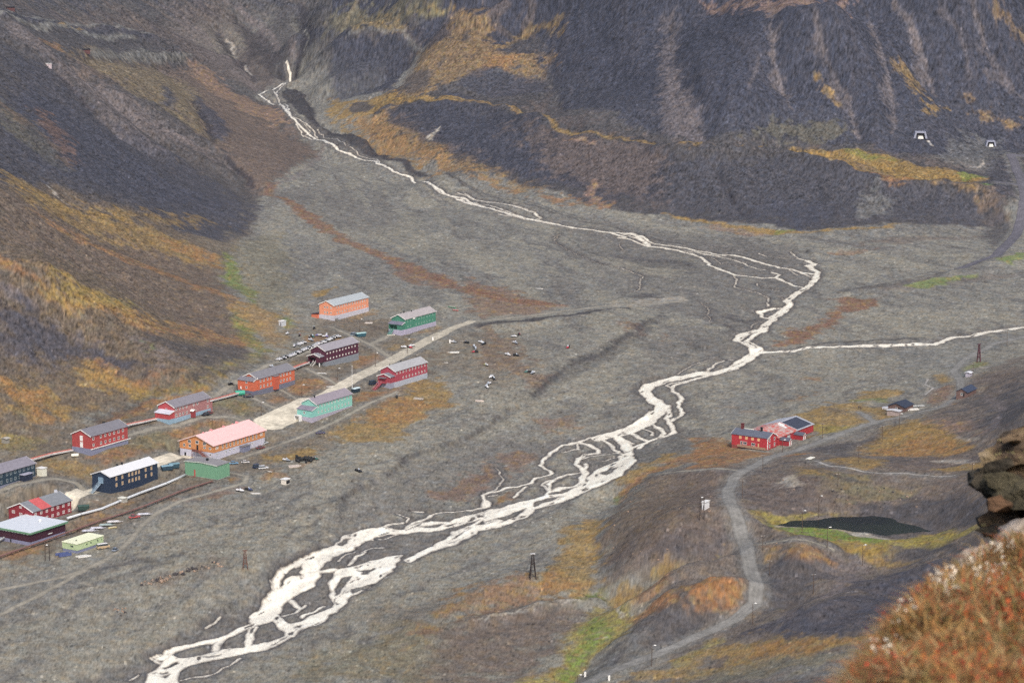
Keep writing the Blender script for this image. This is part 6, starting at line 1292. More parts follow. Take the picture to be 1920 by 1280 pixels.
pipe_run("insulated_pipeline", "long pale insulated pipeline past the navy blue house", "pipeline", [(126, 978), (151, 969), (190, 957), (222, 943), (262, 929), (312, 910), (348, 893)], 'tube')
pipe_run("insulated_pipeline", "short end of a pale insulated pipeline at the left edge below the flat-roofed hall", "pipeline", [(-25, 1024), (-5, 1018), (12, 1012)], 'tube')
pipe_run("trestle_pipeline", "rust-red cased pipeline on low trestles running behind the lime green cabin", "pipeline", [(-30, 1056), (0, 1048), (62, 1026), (126, 1004), (190, 980), (228, 967), (272, 953), (336, 926), (398, 905)], 'trestle')
x, y, z = at(226, 941); R = root("valve_chamber", (x, y, z), THETA, "pale concrete valve box where the insulated pipeline bends", "valve box"); MB().box(0, 2.6, -1.5, 1.5, -1, 1.6).build("body", paint(170, 168, 160), R); MB().box(-.2, 2.8, -1.7, 1.7, 1.6, 1.75).build("lid", paint(226, 224, 210), R)

# --- poles
def lamp_post(px, ytop, ybase, lamp, label, group):
    x, y, z = at(px, ybase); h = max(4.0, (ybase - ytop) / (ppm(x, y) * math.cos(PITCH)))
    R = root("street_lamp" if lamp else "utility_pole", (x, y, z), random.Random(int(px)).uniform(-.3, .3), label, "street lamp" if lamp else "utility pole", group)
    MB().tube([(0, 0, -1), (0, 0, h)], .13, 7, .09).build("pole", paint(88, 70, 58, .9), R)
    if lamp:
        a = MB().tube([(0, 0, h - .2), (.5, 0, h + .05), (.8, 0, h + .1)], .05, 5).build("arm", M_metal, R)
        MB().blob((1.0, 0, h + .1), (.5, .28, .2), 1, 10, 6, .03).build("lamp_head", M_white, R, True)
    else:
        MB().box(-.8, .8, -.06, .06, h - .6, h - .45).build("crossarm", paint(88, 70, 58, .9), R)
        i = MB()
        for q in (-.7, -.3, .3, .7): i.tube([(q, 0, h - .45), (q, 0, h - .2)], .06, 6)
        i.build("insulator", M_white, R)
GL = "street lamps"; GP = "utility poles"
for px, yt, yb, lm, lb in [
    (675, 598, 622, 1, "street lamp behind the two parked vehicles by the salmon-orange barrack"), (764, 636, 662, 1, "street lamp on the orange grass above the bend of the main road"),
    (704, 661, 687, 1, "street lamp between the dark purple barrack and the main road"), (633, 690, 713, 1, "street lamp just left of the flagpole"),
    (566, 721, 745, 1, "street lamp at the end of the footpath from the orange barrack"), (490, 754, 779, 1, "street lamp beside the plaza by the pink-roofed house"),
    (398, 785, 803, 0, "thin pole rising behind the ridge of the pink-roofed house"), (1467, 824, 848, 1, "lamp post by the porch of the red hall"),
    (1430, 851, 886, 0, "pole at the roadside below the red farmhouse"), (1392, 898, 934, 0, "pole on the inside of the road bend above the kiosk"),
    (1504, 956, 999, 1, "lamp post at the left tip of the tarn"), (1535, 928, 970, 1, "lamp post on the slope behind the tarn"), (1551, 987, 1027, 1, "lamp post in the bright green grass in front of the tarn"),
    (1617, 1020, 1060, 1, "lamp post in the yellow grass right of the green meadow"), (1430, 1001, 1031, 0, "pole where the footpath leaves the road"), (1411, 1129, 1170, 1, "lamp post on the last bend of the winding road"),
    (1525, 1073, 1112, 0, "lone pole on the dark scree below the tarn"), (1610, 833, 866, 0, "pole left of the gold meadow, above the concrete path"), (1654, 797, 828, 0, "pole between road and gold meadow"),
    (1686, 775, 803, 1, "lamp post in front of the black-roofed cabin"), (1542, 792, 823, 0, "pole on the green grass right of the red hall"), (1888, 621, 648, 0, "pole near the tributary at the right edge"),
    (1824, 681, 706, 0, "pole beside the tiny pale hut"), (1571, 886, 911, 0, "short pole under the concrete path"), (1222, 1207, 1249, 1, "lamp post on the lower stretch of the winding road"),
    (1083, 1262, 1300, 1, "lamp post at the very bottom edge of the photo"), (1443, 1048, 1078, 0, "pole on the brown knoll right of the road"), (1823, 868, 886, 0, "short pole at the end of the concrete path")]:
    lamp_post(px, yt, yb, lm, lb, GL if lm else GP)
x, y, z = at(660.5, 733); R = root("flagpole", (x, y, z), 0, "tall white flagpole in the middle of the settlement", "flagpole"); MB().tube([(0, 0, -.5), (0, 0, 49 / ppm(x, y))], .14, 8, .07).build("pole", M_white, R); MB().blob((0, 0, 49 / ppm(x, y)), (.2, .2, .2), 1, 8, 5, 0).build("finial", M_white, R, True)
for px, py, lb in ((1097, 1268, "white marker post left of the road at the bottom edge"), (1142, 1275, "white marker post right of the road at the bottom edge"), (811.5, 638, "white marker post just left of the main road beyond the raspberry barrack"), (843.5, 643, "white marker post just right of the main road beyond the raspberry barrack")):
    x, y, z = at(px, py); R = root("marker_post", (x, y, z), 0, lb, "marker post", "white marker posts"); MB().box(-.35, .35, -.15, .15, -.3, 1.9).build("post", M_white, R); MB().box(-.38, .38, -.18, .18, 1.9, 2.1).build("cap", M_metal, R)
# double pole with transformer on the knoll and at the left edge
for px, yt, yb, lb in ((1316, 930, 975, "double pole with cross brace beside the white kiosk"), (89, 1020, 1051, "double pole in front of the rust-red trestle pipeline")):
    x, y, z = at(px, yb); h = (yb - yt) / ppm(x, y); R = root("double_pole", (x, y, z), .2, lb, "utility pole")
    for s in (-.9, .9): MB().tube([(s, 0, -1), (s * .8, 0, h)], .15, 7).build("pole", paint(70, 58, 52, .9), R)
    MB().box(-1.1, 1.1, -.1, .1, h - .5, h - .3).box(-1.0, 1.0, -.08, .08, h * .5, h * .5 + .15).build("crossarm", paint(70, 58, 52, .9), R); MB().blob((0, 0, h + .1), (.5, .3, .2), 2, 8, 5, 0).build("lamp_head", M_white, R, True)
# wooden cableway trestles
for px, yt, yb, w, lb, m in ((460, 1030, 1066, 1.8, "narrow wooden A-frame trestle on the left gravel flat", paint(110, 78, 66, .9)), (999, 1035, 1084, 2.2, "tall dark A-frame trestle with pale top at the edge of the orange slope", paint(56, 46, 44, .9)), (1835, 645, 679, 1.6, "dark red lattice cable tower in the upper right", paint(92, 44, 56, .9))):
    x, y, z = at(px, yb); h = (yb - yt) / ppm(x, y); R = root("cableway_trestle", (x, y, z), .15, lb, "cable trestle", "old cableway trestles")
    for sx in (-1, 1):
        for sy in (-1, 1): MB().tube([(sx * w * .55, sy * w * .5, -.8), (sx * .25, sy * .2, h)], .17, 6).build("leg", m, R)
    b = MB()
    for t in (.3, .6): 
        k = (1 - t) * w * .55 + t * .25; b.box(-k, k, -.08 - k * .9, .08 - k * .9, h * t - .1, h * t + .1).box(-k, k, -.08 + k * .9, .08 + k * .9, h * t - .1, h * t + .1)
    b.tube([(-w * .5, -w * .45, .3), (.3, -.2, h * .8)], .08, 5).tube([(w * .5, -w * .45, .3), (-.3, -.2, h * .8)], .08, 5)
    b.build("brace", m, R); MB().box(-.9, .9, -.35, .35, h, h + .3).build("crosshead", paint(196, 196, 200) if px == 999 else m, R)

# --- vehicles
def make_vehicle(name, label, cat, L, Wd, H, col, kind, px, py, rz, group=None):
    x, y, z = at(px, py); R = root(name, (x, y, z + .02), rz, label, cat, group); c = paint(*col, .35, .2, .04)
    hb = H * .55 if kind != 'van' else H * .62
    b = MB(); l = L / 2; w = Wd / 2
    b.prism([(-l, .32), (l, .32), (l, hb * .78), (l * .92, hb), (-l * .97, hb), (-l, hb * .85)], -w, w)
    R_b = b.build("body", c, R)
    mod = R_b.modifiers.new("soft", 'BEVEL'); mod.width = .1; mod.segments = 2
    if kind == 'pickup': a0, a1, t0, t1 = -.1, .62, .02, .45
    elif kind == 'van': a0, a1, t0, t1 = -.97, .8, -.93, .6
    elif kind == 'suv': a0, a1, t0, t1 = -.95, .5, -.86, .3
    else: a0, a1, t0, t1 = -.72, .48, -.45, .22
    MB().hexa([(l * a0, -w * .95, hb), (l * a1, -w * .95, hb), (l * a1, w * .95, hb), (l * a0, w * .95, hb), (l * t0, -w * .8, H - .08), (l * t1, -w * .8, H - .08), (l * t1, w * .8, H - .08), (l * t0, w * .8, H - .08)]).build("windows", M_glass, R)
    MB().box(l * t0 - .05, l * t1 + .05, -w * .82, w * .82, H - .08, H).build("roof", c if kind != 'van' else M_white, R)
    for sx in (-.62, .62):
        for sy in (-1, 1):
            wh = MB().tube([(l * sx, sy * (w - .22), .34), (l * sx, sy * (w + .02), .34)], .34, 14).build("wheel", M_rub, R); MB().tube([(l * sx, sy * (w + .015), .34), (l * sx, sy * (w + .04), .34)], .18, 10).build("rim", M_metal, wh)
    for sy in (-.7, .7): MB().box(l - .02, l + .03, sy * w - .15, sy * w + .15, hb * .62, hb * .78).build("headlight", M_white, R)
    return R
V = make_vehicle
V("parked_car", "light blue hatchback right of the green hall", "car", 4.1, 1.7, 1.45, (96, 150, 190), 'car', 438, 870, .25)
V("parked_car", "small white car parked between the blue hatchback and the dark jeep", "car", 3.6, 1.6, 1.3, (222, 216, 216), 'car', 460, 868, .1)
V("parked_car", "dark blue jeep touching the white estate car", "car", 4.2, 1.8, 1.8, (52, 66, 96), 'suv', 482, 877, .9)
V("parked_car", "white estate car beside the dark blue jeep", "car", 4.4, 1.8, 1.6, (222, 224, 228), 'suv', 493.5, 879, .35)
V("parked_car", "maroon car with pale bonnet beside the basement wall of the pink-roofed house", "car", 4.0, 1.7, 1.4, (140, 60, 60), 'car', 488.5, 841, .5)
V("parked_car", "white car at the far corner of the pink-roofed house", "car", 3.8, 1.7, 1.4, (220, 222, 224), 'car', 495, 832, .8)
V("minibus", "cream minibus parked against the lime green cabin", "minibus", 5.0, 1.9, 2.1, (206, 178, 140), 'van', 193.5, 1028, .5)
V("parked_car", "black car parked under the dusty pink barrack", "car", 4.2, 1.8, 1.5, (38, 36, 44), 'car', 386.5, 779, .8)
V("parked_car", "small red car beside the black car under the dusty pink barrack", "car", 3.8, 1.7, 1.4, (150, 66, 60), 'car', 392.5, 776, .9)
V("parked_car", "dark pickup at the near corner of the orange barrack", "pickup", 4.9, 1.8, 1.6, (44, 42, 62), 'pickup', 466, 745, .1)
V("parked_van", "dark van with a pale blue roof left of the raspberry barrack", "van", 4.8, 1.9, 2.2, (46, 60, 84), 'suv', 700, 721, .8)
V("parked_car", "silver-blue car left of the teal container", "car", 4.2, 1.8, 1.7, (150, 165, 185), 'suv', 664, 629, .9)
V("pickup_truck", "red and white pickup by the rust-red trestle pipeline", "pickup", 4.6, 1.8, 1.6, (190, 80, 78), 'pickup', 252, 971, 3.6)
V("parked_car", "tiny silver car standing alone between cabin and track", "car", 2.8, 1.6, 1.5, (150, 160, 178), 'car', 216, 1033, 1.2)
V("parked_car", "dark purple car standing alone by the track below the turquoise barrack", "car", 4.2, 1.7, 1.4, (70, 58, 104), 'car', 601, 813, .2)

def skip_bin(px, py, rz, col, lid, L, label, name="waste_container", cat="container"):
    x, y, z = at(px, py); R = root(name, (x, y, z), rz, label, cat, "waste containers"); l = L / 2
    MB().hexa([(-l * .85, -.95, .15), (l * .85, -.95, .15), (l * .85, .95, .15), (-l * .85, .95, .15), (-l, -1.1, 1.9), (l, -1.1, 1.9), (l, 1.1, 1.9), (-l, 1.1, 1.9)]).build("body", paint(*col), R)
    MB().prism([(-1.15, 1.9), (1.15, 1.9), (.7, 2.2), (-.7, 2.2)], -l - .05, l + .05, 'x').build("lid", paint(*lid), R)
    r = MB()
    for i in range(6): r.box(-l * .8 + i * l * .32, -l * .8 + i * l * .32 + .08, -1.12, 1.12, .4, 1.8)
    r.build("rib", paint(*[int(v * .8) for v in col]), R)
skip_bin(313, 881, .5, (40, 72, 92), (120, 160, 180), 5.2, "dark teal skip container, front one of two between navy house and green hall")
skip_bin(326, 877, .5, (48, 86, 104), (110, 150, 165), 4.6, "teal skip container behind the front one between navy house and green hall")
skip_bin(676.5, 631, .6, (36, 92, 110), (170, 205, 205), 5.6, "long teal container under the street lamp by the salmon-orange barrack")
skip_bin(667, 735, .9, (34, 58, 76), (200, 220, 225), 4.4, "dark container with a pale lid at the foot of the flagpole")
skip_bin(156.5, 956, .3, (42, 72, 66), (58, 88, 80), 4.6, "dark green container between the crimson house and the pale pipeline")
for px, py, col, L, r_, lb, nm in ((450, 742, (44, 168, 140), 4.4, 1.2, "green horizontal fuel tank beside the orange barrack", "fuel_tank"), (140.5, 857, (232, 230, 214), 3.0, .7, "white oval gas tank below the brick-red barrack", "gas_tank")):
    x, y, z = at(px, py); R = root(nm, (x, y, z), .35, lb, "tank"); l = L / 2
    MB().tube([(-l, 0, r_ + .25), (-l * .92, 0, r_ + .25), (l * .92, 0, r_ + .25), (l, 0, r_ + .25)], r_, 16).build("tank", paint(*col, .4, 0, .03), R, True); MB().box(-l * .6, -l * .5, -r_ * .7, r_ * .7, -.4, .7).box(l * .5, l * .6, -r_ * .7, r_ * .7, -.4, .7).build("support", M_metal, R)
x, y, z = at(454.5, 735); R = root("satellite_dish", (x, y, z), -1.0, "white satellite dish behind the green fuel tank", "dish"); MB().tube([(0, 0, -.4), (0, 0, 1.6)], .1, 6).build("mast", M_metal, R); MB().blob((0, 0, 2.2), (.25, 1.1, 1.1), 4, 12, 7, .01).build("dish", M_white, R, True)

# --- snowmobiles
def make_snowmobile():
    R = root("snowmobile", (0, 0, 0), 0, "x", "snowmobile")
    MB().hexa([(.1, -.38, .32), (1.35, -.28, .32), (1.35, .28, .32), (.1, .38, .32), (.1, -.34, .95), (.9, -.2, .72), (.9, .2, .72), (.1, .34, .95)]).hexa([(.85, -.26, .34), (1.5, -.12, .3), (1.5, .12, .3), (.85, .26, .34), (.85, -.2, .72), (1.3, -.1, .48), (1.3, .1, .48), (.85, .2, .72)]).build("cowl", paint(226, 226, 230, .4, 0, .04), R)
    MB().prism([(-1.35, .5), (.15, .45), (.15, .9), (-.3, .8), (-1.3, .9)], -.3, .3).build("seat", paint(222, 222, 228, .6), R)
    MB().prism([(-1.45, .05), (.5, .05), (.75, .3), (-1.4, .48)], -.26, .26).build("track", M_rub, R)
    for s in (-1, 1):
        k = MB().hexa([(.25, s * .5 - .09, .0), (1.45, s * .5 - .09, .0), (1.45, s * .5 + .09, .0), (.25, s * .5 + .09, .0), (.25, s * .5 - .09, .06), (1.45, s * .5 - .09, .06), (1.45, s * .5 + .09, .06), (.25, s * .5 + .09, .06)])
        k.hexa([(1.45, s * .5 - .09, .0), (1.75, s * .5 - .06, .2), (1.75, s * .5 + .06, .2), (1.45, s * .5 + .09, .0), (1.45, s * .5 - .09, .06), (1.72, s * .5 - .06, .25), (1.72, s * .5 + .06, .25), (1.45, s * .5 + .09, .06)])
        k.tube([(.85, s * .5, .06), (.75, s * .2, .42)], .04, 5).build("ski", M_black, R)
    MB().hexa([(.12, -.3, .92), (.45, -.22, .86), (.45, .22, .86), (.12, .3, .92), (.0, -.26, 1.25), (.05, -.24, 1.27), (.05, .24, 1.27), (.0, .26, 1.25)]).build("windshield", paint(190, 200, 214, .3, 0, .02), R)
    MB().tube([(.02, -.36, 1.02), (.1, 0, .98), (.02, .36, 1.02)], .03, 5).build("handlebar", M_black, R)
    return R
SM = make_snowmobile(); remember(SM)
SMC = {'white': None, 'violet': paint(120, 110, 170, .4, 0, .04), 'black': paint(40, 42, 50, .4, 0, .04), 'red': paint(190, 50, 64, .4, 0, .04), 'teal': paint(60, 110, 104, .4, 0, .04), 'grey': paint(140, 146, 158, .4, 0, .04), 'yellow': paint(222, 224, 150, .4, 0, .04), 'blue': paint(60, 74, 120, .4, 0, .04)}
used_sm = False
def snow(px, py, col, label, group, rz):
    global used_sm
    loc = at(px, py)
    if not used_sm:
        used_sm = True; SM.location = loc; SM.rotation_euler.z = rz; SM['label'] = label; SM['group'] = group; r = SM
    else: r = dup(SM, loc, rz, label, group, recolor=({'cowl': SMC[col], 'seat': M_black} if col in ('black', 'red', 'teal', 'blue') else {'cowl': SMC[col]}) if SMC[col] else None)
    s = 1.25; r.scale = (s, s, s); return r
rnd = random.Random(4)
ROWP = [(521, 676.5), (537, 671), (549, 667), (560, 661.5), (571, 656.5), (584, 652.5), (596, 646), (608, 642), (618, 638), (628, 634), (637, 631)]
cyc = ['white', 'white', 'blue', 'white', 'black', 'white', 'grey', 'white', 'violet', 'white', 'teal', 'white', 'white', 'black', 'grey', 'white']
i = 0
GRW = "snowmobiles parked in the long row behind the dark purple barrack"
t_all = []
for (a, b), (c, d) in zip(ROWP[:-1], ROWP[1:]):
    for k in range(4): t_all.append((a + (c - a) * k / 4, b + (d - b) * k / 4))
for q, (px, py) in enumerate(t_all):
    col = cyc[q % 16]
    if q == 26: col = 'red'
    lb = {'white': "white snowmobile in the long parked row", 'blue': "navy blue snowmobile in the long parked row", 'black': "black snowmobile in the long parked row", 'grey': "silver grey snowmobile in the long parked row", 'violet': "violet snowmobile in the long parked row", 'teal': "sea green snowmobile in the long parked row", 'red': "only red snowmobile in the long parked row"}[col]
    snow(px + rnd.uniform(-.5, .5), py + rnd.uniform(-.6, .6), col, lb, GRW, 2.45 + rnd.uniform(-.3, .3))
GS = "snowmobiles scattered over the waste ground"
for px, py, col, lb in [
    (552, 650, 'violet', "violet snowmobile, leftmost of the short upper row above the long parked row"), (559, 648, 'grey', "silver snowmobile second from the left in the short upper row"), (563.5, 645.5, 'white', "white snowmobile third from the left in the short upper row"), (569, 643.5, 'grey', "silver snowmobile at the right end of the short upper row"),
    (580, 635, 'black', "black snowmobile in the upper loose group, left one"), (583, 639, 'grey', "silver snowmobile just below the black one in the upper loose group"), (586, 632, 'teal', "green snowmobile in the middle of the upper loose group"), (597, 630, 'violet', "dark violet snowmobile right in the upper loose group"), (610, 632, 'violet', "bright violet snowmobile at the right of the upper loose group"), (612.5, 629.5, 'white', "white snowmobile behind the bright violet one"),
    (562, 630, 'red', "pinkish snowmobile alone above the short upper row"), (539, 627, 'white', "white and black snowmobile alone below the small white hut"), (589, 616.5, 'black', "black snowmobile alone below the salmon-orange barrack"), (510, 689, 'grey', "grey snowmobile just left of the long parked row"), (433, 721.5, 'black', "black snowmobile alone behind the orange barrack's duct"),
    (757.5, 652, 'white', "white snowmobile left of the lamp on the orange grass"), (768, 652.5, 'red', "red snowmobile right of the lamp on the orange grass"), (771, 650, 'white', "white snowmobile behind the red one on the orange grass"),
    (850, 642.5, 'grey', "grey snowmobile next to the right-hand white marker post"), (874, 643.5, 'black', "black snowmobile alone, beyond the marker posts"), (902, 643, 'white', "white snowmobile with black seat right of the lone black one"), (907, 646, 'black', "black snowmobile nose to tail with the white one"),
    (889, 651, 'grey', "grey snowmobile top of the stack of three"), (892, 655, 'grey', "silver snowmobile in the middle of the stack of three"), (890.5, 661, 'red', "bright red snowmobile at the bottom of the stack of three"), (964, 632, 'white', "white snowmobile high on the flat, top of its pair"), (973, 628, 'red', "dark red snowmobile farthest up the flat"), (966, 644, 'grey', "grey snowmobile below the high white one"),
    (952, 666, 'white', "white snowmobile left of the dark pair on the flat"), (968, 667.5, 'black', "black snowmobile right of the white one in mid flat"), (911, 685.5, 'yellow', "pale yellow snowmobile alone on the flat"), (921, 708, 'white', "white snowmobile partly behind the black one on the flat"), (926, 711.5, 'black', "black snowmobile in front of the white one on the flat"), (916, 721, 'grey', "grey snowmobile just above the lowest white one"), (912.5, 726.5, 'white', "lowest white snowmobile on the flat"),
    (989, 698.5, 'teal', "dark green snowmobile, left of the close pair near the bank"), (999, 700.5, 'grey', "grey snowmobile, right of the close pair near the bank"), (1065, 652.5, 'red', "dark pink snowmobile farthest right on the flat"), (744, 745, 'black', "black snowmobile beside the track below the raspberry barrack"),
    (672, 884, 'black', "dark snowmobile alone on the gravel beyond the white crate"), (537, 864, 'grey', "grey snowmobile left of the black barrels"), (590, 862, 'teal', "grey-green snowmobile right of the black barrels"), (450, 921, 'white', "pinkish white snowmobile left of the pale sheet on the flat"), (466, 919, 'blue', "navy snowmobile beside the pale sheet on the flat")]:
    snow(px, py, col, lb, GS, rnd.uniform(0, 6.28))

# --- barrels, planks, sheets, sledges, trailers, boulders
def make_barrel():
    R = root("black_barrel", (0, 0, 0), 0, "x", "barrel"); MB().tube([(0, 0, 0), (0, 0, .3), (0, 0, .6), (0, 0, .9)], .32, 12).build("drum", M_black, R, True); MB().tube([(0, 0, .28), (0, 0, .34)], .345, 12).tube([(0, 0, .6), (0, 0, .66)], .345, 12).build("hoop", M_rub, R); return R
BR = make_barrel(); remember(BR)
rb = random.Random(8)
for k in range(26):
    px = 555 + 27 * rb.random(); py = 857 + 9 * rb.random() + (px - 555) * .12
    loc = at(px, py)
    if k == 0: BR.location = loc; r = BR; r['label'] = "black barrel in the heap out on the gravel"; r['group'] = "heap of black barrels"
    else: r = dup(BR, loc, rb.random() * 3, "black barrel in the heap out on the gravel", "heap of black barrels")
    s = rb.uniform(1.3, 1.9); r.scale = (s, s, s); r.rotation_euler.x = rb.choice((0, 0, 1.57)) ; 
    if r.rotation_euler.x: r.location.z += .3 * s
def plank_pile(px, py, L, W_, h, m, rz, label, name="plank_pile", cat="timber pile", n=4):
    x, y, z = at(px, py); R = root(name, (x, y, z), rz, label, cat); q = random.Random(int(px))
    for k in range(n):
        o = MB().box(-L / 2, L / 2, -W_ / 2 / n, W_ / 2 / n, 0, h).build("board", m, R); o.location = (q.uniform(-.2, .2) * L, (k - n / 2) * W_ / n * 1.15, q.uniform(.0, .1)); o.rotation_euler.z = q.uniform(-.15, .15)
P_pale = paint(224, 220, 214, .8)
plank_pile(552, 874, 4.5, 3.0, .35, paint(206, 190, 178), .5, "pale timber frame lying below the black barrels")
plank_pile(479, 925, 3.2, 1.8, .2, P_pale, .1, "pale sheets lying beside the navy snowmobile", "board_stack", "board stack")
plank_pile(851, 661, 4.6, 2.4, .35, P_pale, .15, "row of white boards by the end of the main road", "board_stack", "board stack")
plank_pile(837, 680, 2.2, .5, .2, P_pale, -.5, "short white plank beyond the raspberry barrack", "plank", "plank", 1)
plank_pile(507, 884, 2.4, .4, .2, P_pale, -.8, "single white plank right of the parked cars", "plank", "plank", 1)
plank_pile(785, 748, 4.0, 2.4, .5, paint(190, 180, 170), -.4, "loose pale planks on the golden grass below the raspberry barrack")
plank_pile(120, 1040, 5.0, 3.0, .8, paint(72, 86, 140), .4, "blue pallets stacked in front of the lime green cabin", "pallet_stack", "pallets")
plank_pile(155, 1043, 4.6, 2.4, .4, P_pale, .4, "white boards lying against the lime green cabin", "board_stack", "board stack")
plank_pile(691, 606, 3.6, 1.4, .5, paint(206, 196, 190), .1, "small pale heap right of the lamp by the salmon-orange barrack")
plank_pile(899, 752, 3.4, 1.6, .5, paint(206, 190, 180), .1, "pale scrap at the lower edge of the snowmobile flat")
plank_pile(1012, 541, 5.0, 1.0, .2, P_pale, -.25, "long pale plank on the upper gravel fan", "plank", "plank", 1)
plank_pile(1709, 768, 5.0, 2.6, .4, P_pale, .3, "white planks spread right of the black-roofed cabin")
plank_pile(1660, 766, 2.8, 2.0, .9, paint(190, 192, 204), .2, "grey crates left of the black-roofed cabin", "crate_stack", "crates")
plank_pile(620, 725, 3.4, .6, .3, P_pale, .1, "pale plank at the footpath right of the orange barrack", "plank", "plank", 1)
for px, py, c, lb in ((166, 997, (190, 190, 204), "silver boat trailer nearest the lime green cabin"), (181, 992, (200, 200, 214), "silver boat trailer second from the lime green cabin"), (198, 986, (160, 176, 176), "grey-green boat trailer in the middle of the row"), (213, 980, (210, 206, 210), "pale boat trailer at the far end of the row"), (269, 966, (196, 196, 206), "pale sledge hitched behind the red and white pickup")):
    x, y, z = at(px, py); R = root("trailer", (x, y, z), .25, lb, "trailer"); m = paint(*c, .6)
    MB().box(-2.6, 2.6, -.9, -.7, .5, .7).box(-2.6, 2.6, .7, .9, .5, .7).box(-2.6, -2.4, -.7, .7, .5, .7).box(-.1, .1, -.7, .7, .5, .7).box(2.4, 2.6, -.7, .7, .5, .7).box(2.6, 3.8, -.08, .08, .5, .62).build("frame", m, R)
    MB().box(-2.2, 2.0, -.65, .65, .72, .95).build("deck", paint(*[min(255, int(v * 1.08)) for v in c]), R)
    for s in (-1, 1): MB().tube([(-.6, s * .95, .32), (-.6, s * 1.1, .32)], .32, 10).build("wheel", M_rub, R)
def canoe(px, py, col, lb, rz, L=5.0):
    x, y, z = at(px, py); R = root("boat", (x, y, z), rz, lb, "boat"); m = MB(); n = 9
    for i in range(n):
        t = i / (n - 1) * 2 - 1; w = .55 * (1 - t * t) ** .6 + .02; h = .1 * t * t
        for a, zz in ((-w, .5 + h), (-w * .6, .15), (0, .05), (w * .6, .15), (w, .5 + h)): m.v.append((t * L / 2, a, zz))
    for i in range(n - 1):
        for k in range(4): m.f.append((i * 5 + k, i * 5 + k + 1, i * 5 + 6 + k, i * 5 + 5 + k))
        m.f.append((i * 5 + 4, i * 5, i * 5 + 5, i * 5 + 9))
    m.build("hull", paint(*col), R, False); MB().box(-L * .4, L * .4, -.06, .06, .56, .62).build("keel", M_white, R)
canoe(847, 577, (60, 150, 100), "green and white boat lying beyond the dark green barrack", -.7, 6.0); canoe(854, 582.5, (206, 60, 60), "red boat lying at the lower end of the green boat", -.5, 3.6); canoe(211, 990, (226, 206, 140), "small yellow dinghy beside the boat trailers", .4, 3.4); canoe(733, 629, (226, 222, 206), "white dinghy at the foot of the green barrack's stairs", .3, 4.2); canoe(603, 701, (226, 226, 226), "white dinghy in front of the dark purple barrack", -.2, 4.8); canoe(1723, 762, (220, 224, 228), "white boat upside down right of the black-roofed cabin", .2, 5.5)

M_rock = mat("grey_boulder", None, .95, noisy(srgb(112, 106, 100), .8, .35, 5)); M_rock2 = mat("tan_boulder", None, .95, noisy(srgb(150, 128, 112), .8, .3, 5)); M_rock3 = mat("dark_boulder", None, .95, noisy(srgb(66, 62, 64), .8, .3, 5))
protos = []
for k in range(6):
    me = MB().blob((0, 0, .35), (1, .8, .7), 30 + k, 7, 5, .22).mesh("boulder", (M_rock, M_rock2, M_rock3)[k % 3]); protos.append(me)
q = random.Random(12)
def boulder(px, py, s, lb, gp, k=None):
    x, y, z = at(px, py); k = q.randrange(6) if k is None else k
    o = bpy.data.objects.new("boulder", protos[k]); COL.objects.link(o); o.location = (x, y, z - .1 * s); o.rotation_euler = (q.uniform(-.3, .3), q.uniform(-.3, .3), q.uniform(0, 6.28)); o.scale = (s * q.uniform(.8, 1.3), s, s * q.uniform(.8, 1.2)); tag(o, lb, "boulder", gp)
for k in range(90):
    t = q.random() ** .8; px = 418 - 150 * t + q.uniform(-6, 6); py = 1056 + 42 * t ** 1.3 + q.uniform(-5, 6) * (1.1 - .3 * t)
    boulder(px, py, q.uniform(.35, .95), "rough boulder in the band of rocks on the left gravel flat", "boulders in the band on the left flat")
for k in range(14): boulder(q.uniform(212, 236), q.uniform(1138, 1156), q.uniform(.3, .6), "small stone in the little cluster near the lower left", "small cluster of stones")
for k in range(26): boulder(q.uniform(1395, 1540), q.uniform(980, 1040) if k % 2 else q.uniform(900, 940), q.uniform(.2, .45), "stone lying on the slope around the tarn's left end", "stones near the tarn")
for k in range(30): boulder(q.uniform(1560, 1720), q.uniform(912, 962), q.uniform(.25, .6), "stone on the scree bank behind the tarn", "stones behind the tarn")
for k in range(16): boulder(q.uniform(1140, 1350), q.uniform(900, 1060), q.uniform(.2, .5), "pale stone on the brown knoll left of the road", "stones on the knoll", 1)

# --- mine portals and ruins high up
for px, py, s, lb in ((1725, 257, 1.0, "old mine portal with pale collar on the far mountain foot, left one"), (1857, 272, .8, "old mine portal on the far mountain foot, right one")):
    x, y, z = at(px, py); R = root("mine_portal", (x, y, z), 0, lb, "mine portal")
    MB().prism([(-5 * s, -1), (-3.6 * s, 4 * s), (3.6 * s, 4 * s), (5 * s, -1), (3.6 * s, -1), (2.6 * s, 3 * s), (-2.6 * s, 3 * s), (-3.6 * s, -1)], -2.5, 3.0).build("frame", paint(150, 154, 176, .9), R)
    MB().box(-3.0 * s, 3.0 * s, -1.0, 3, -1, 2.9 * s).build("opening", M_black, R); MB().hexa([(-2 * s, -3.6, -1), (2 * s, -3.6, -1), (2 * s, -1.1, -1), (-2 * s, -1.1, -1), (-1.5 * s, -3, .9), (1.5 * s, -3, .9), (1.5 * s, -1.2, .9), (-1.5 * s, -1.2, .9)]).build("rubble", P_pale, R)
for px, py, L, lb in ((160, 98, 7, "small dark shed on the old mine terrace, upper left"), (20, 19, 6, "dark hut at the far upper left edge")):
    x, y, z = at(px, py); R = root("shed", (x, y, z), .2, lb, "shed"); MB().box(-L / 2, L / 2, -1.5, 1.5, -1.5, 1.8).build("wall", paint(96, 60, 62, .9), R); MB().prism([(-1.8, 1.8), (1.8, 1.8), (0, 2.6)], -L / 2 - .3, L / 2 + .3, 'x').build("roof", M_black, R)
x, y, z = at(308, 97); R = root("ruined_tipple", (x, y, z), .1, "collapsed timber coal tipple on the old mine terrace", "ruin")
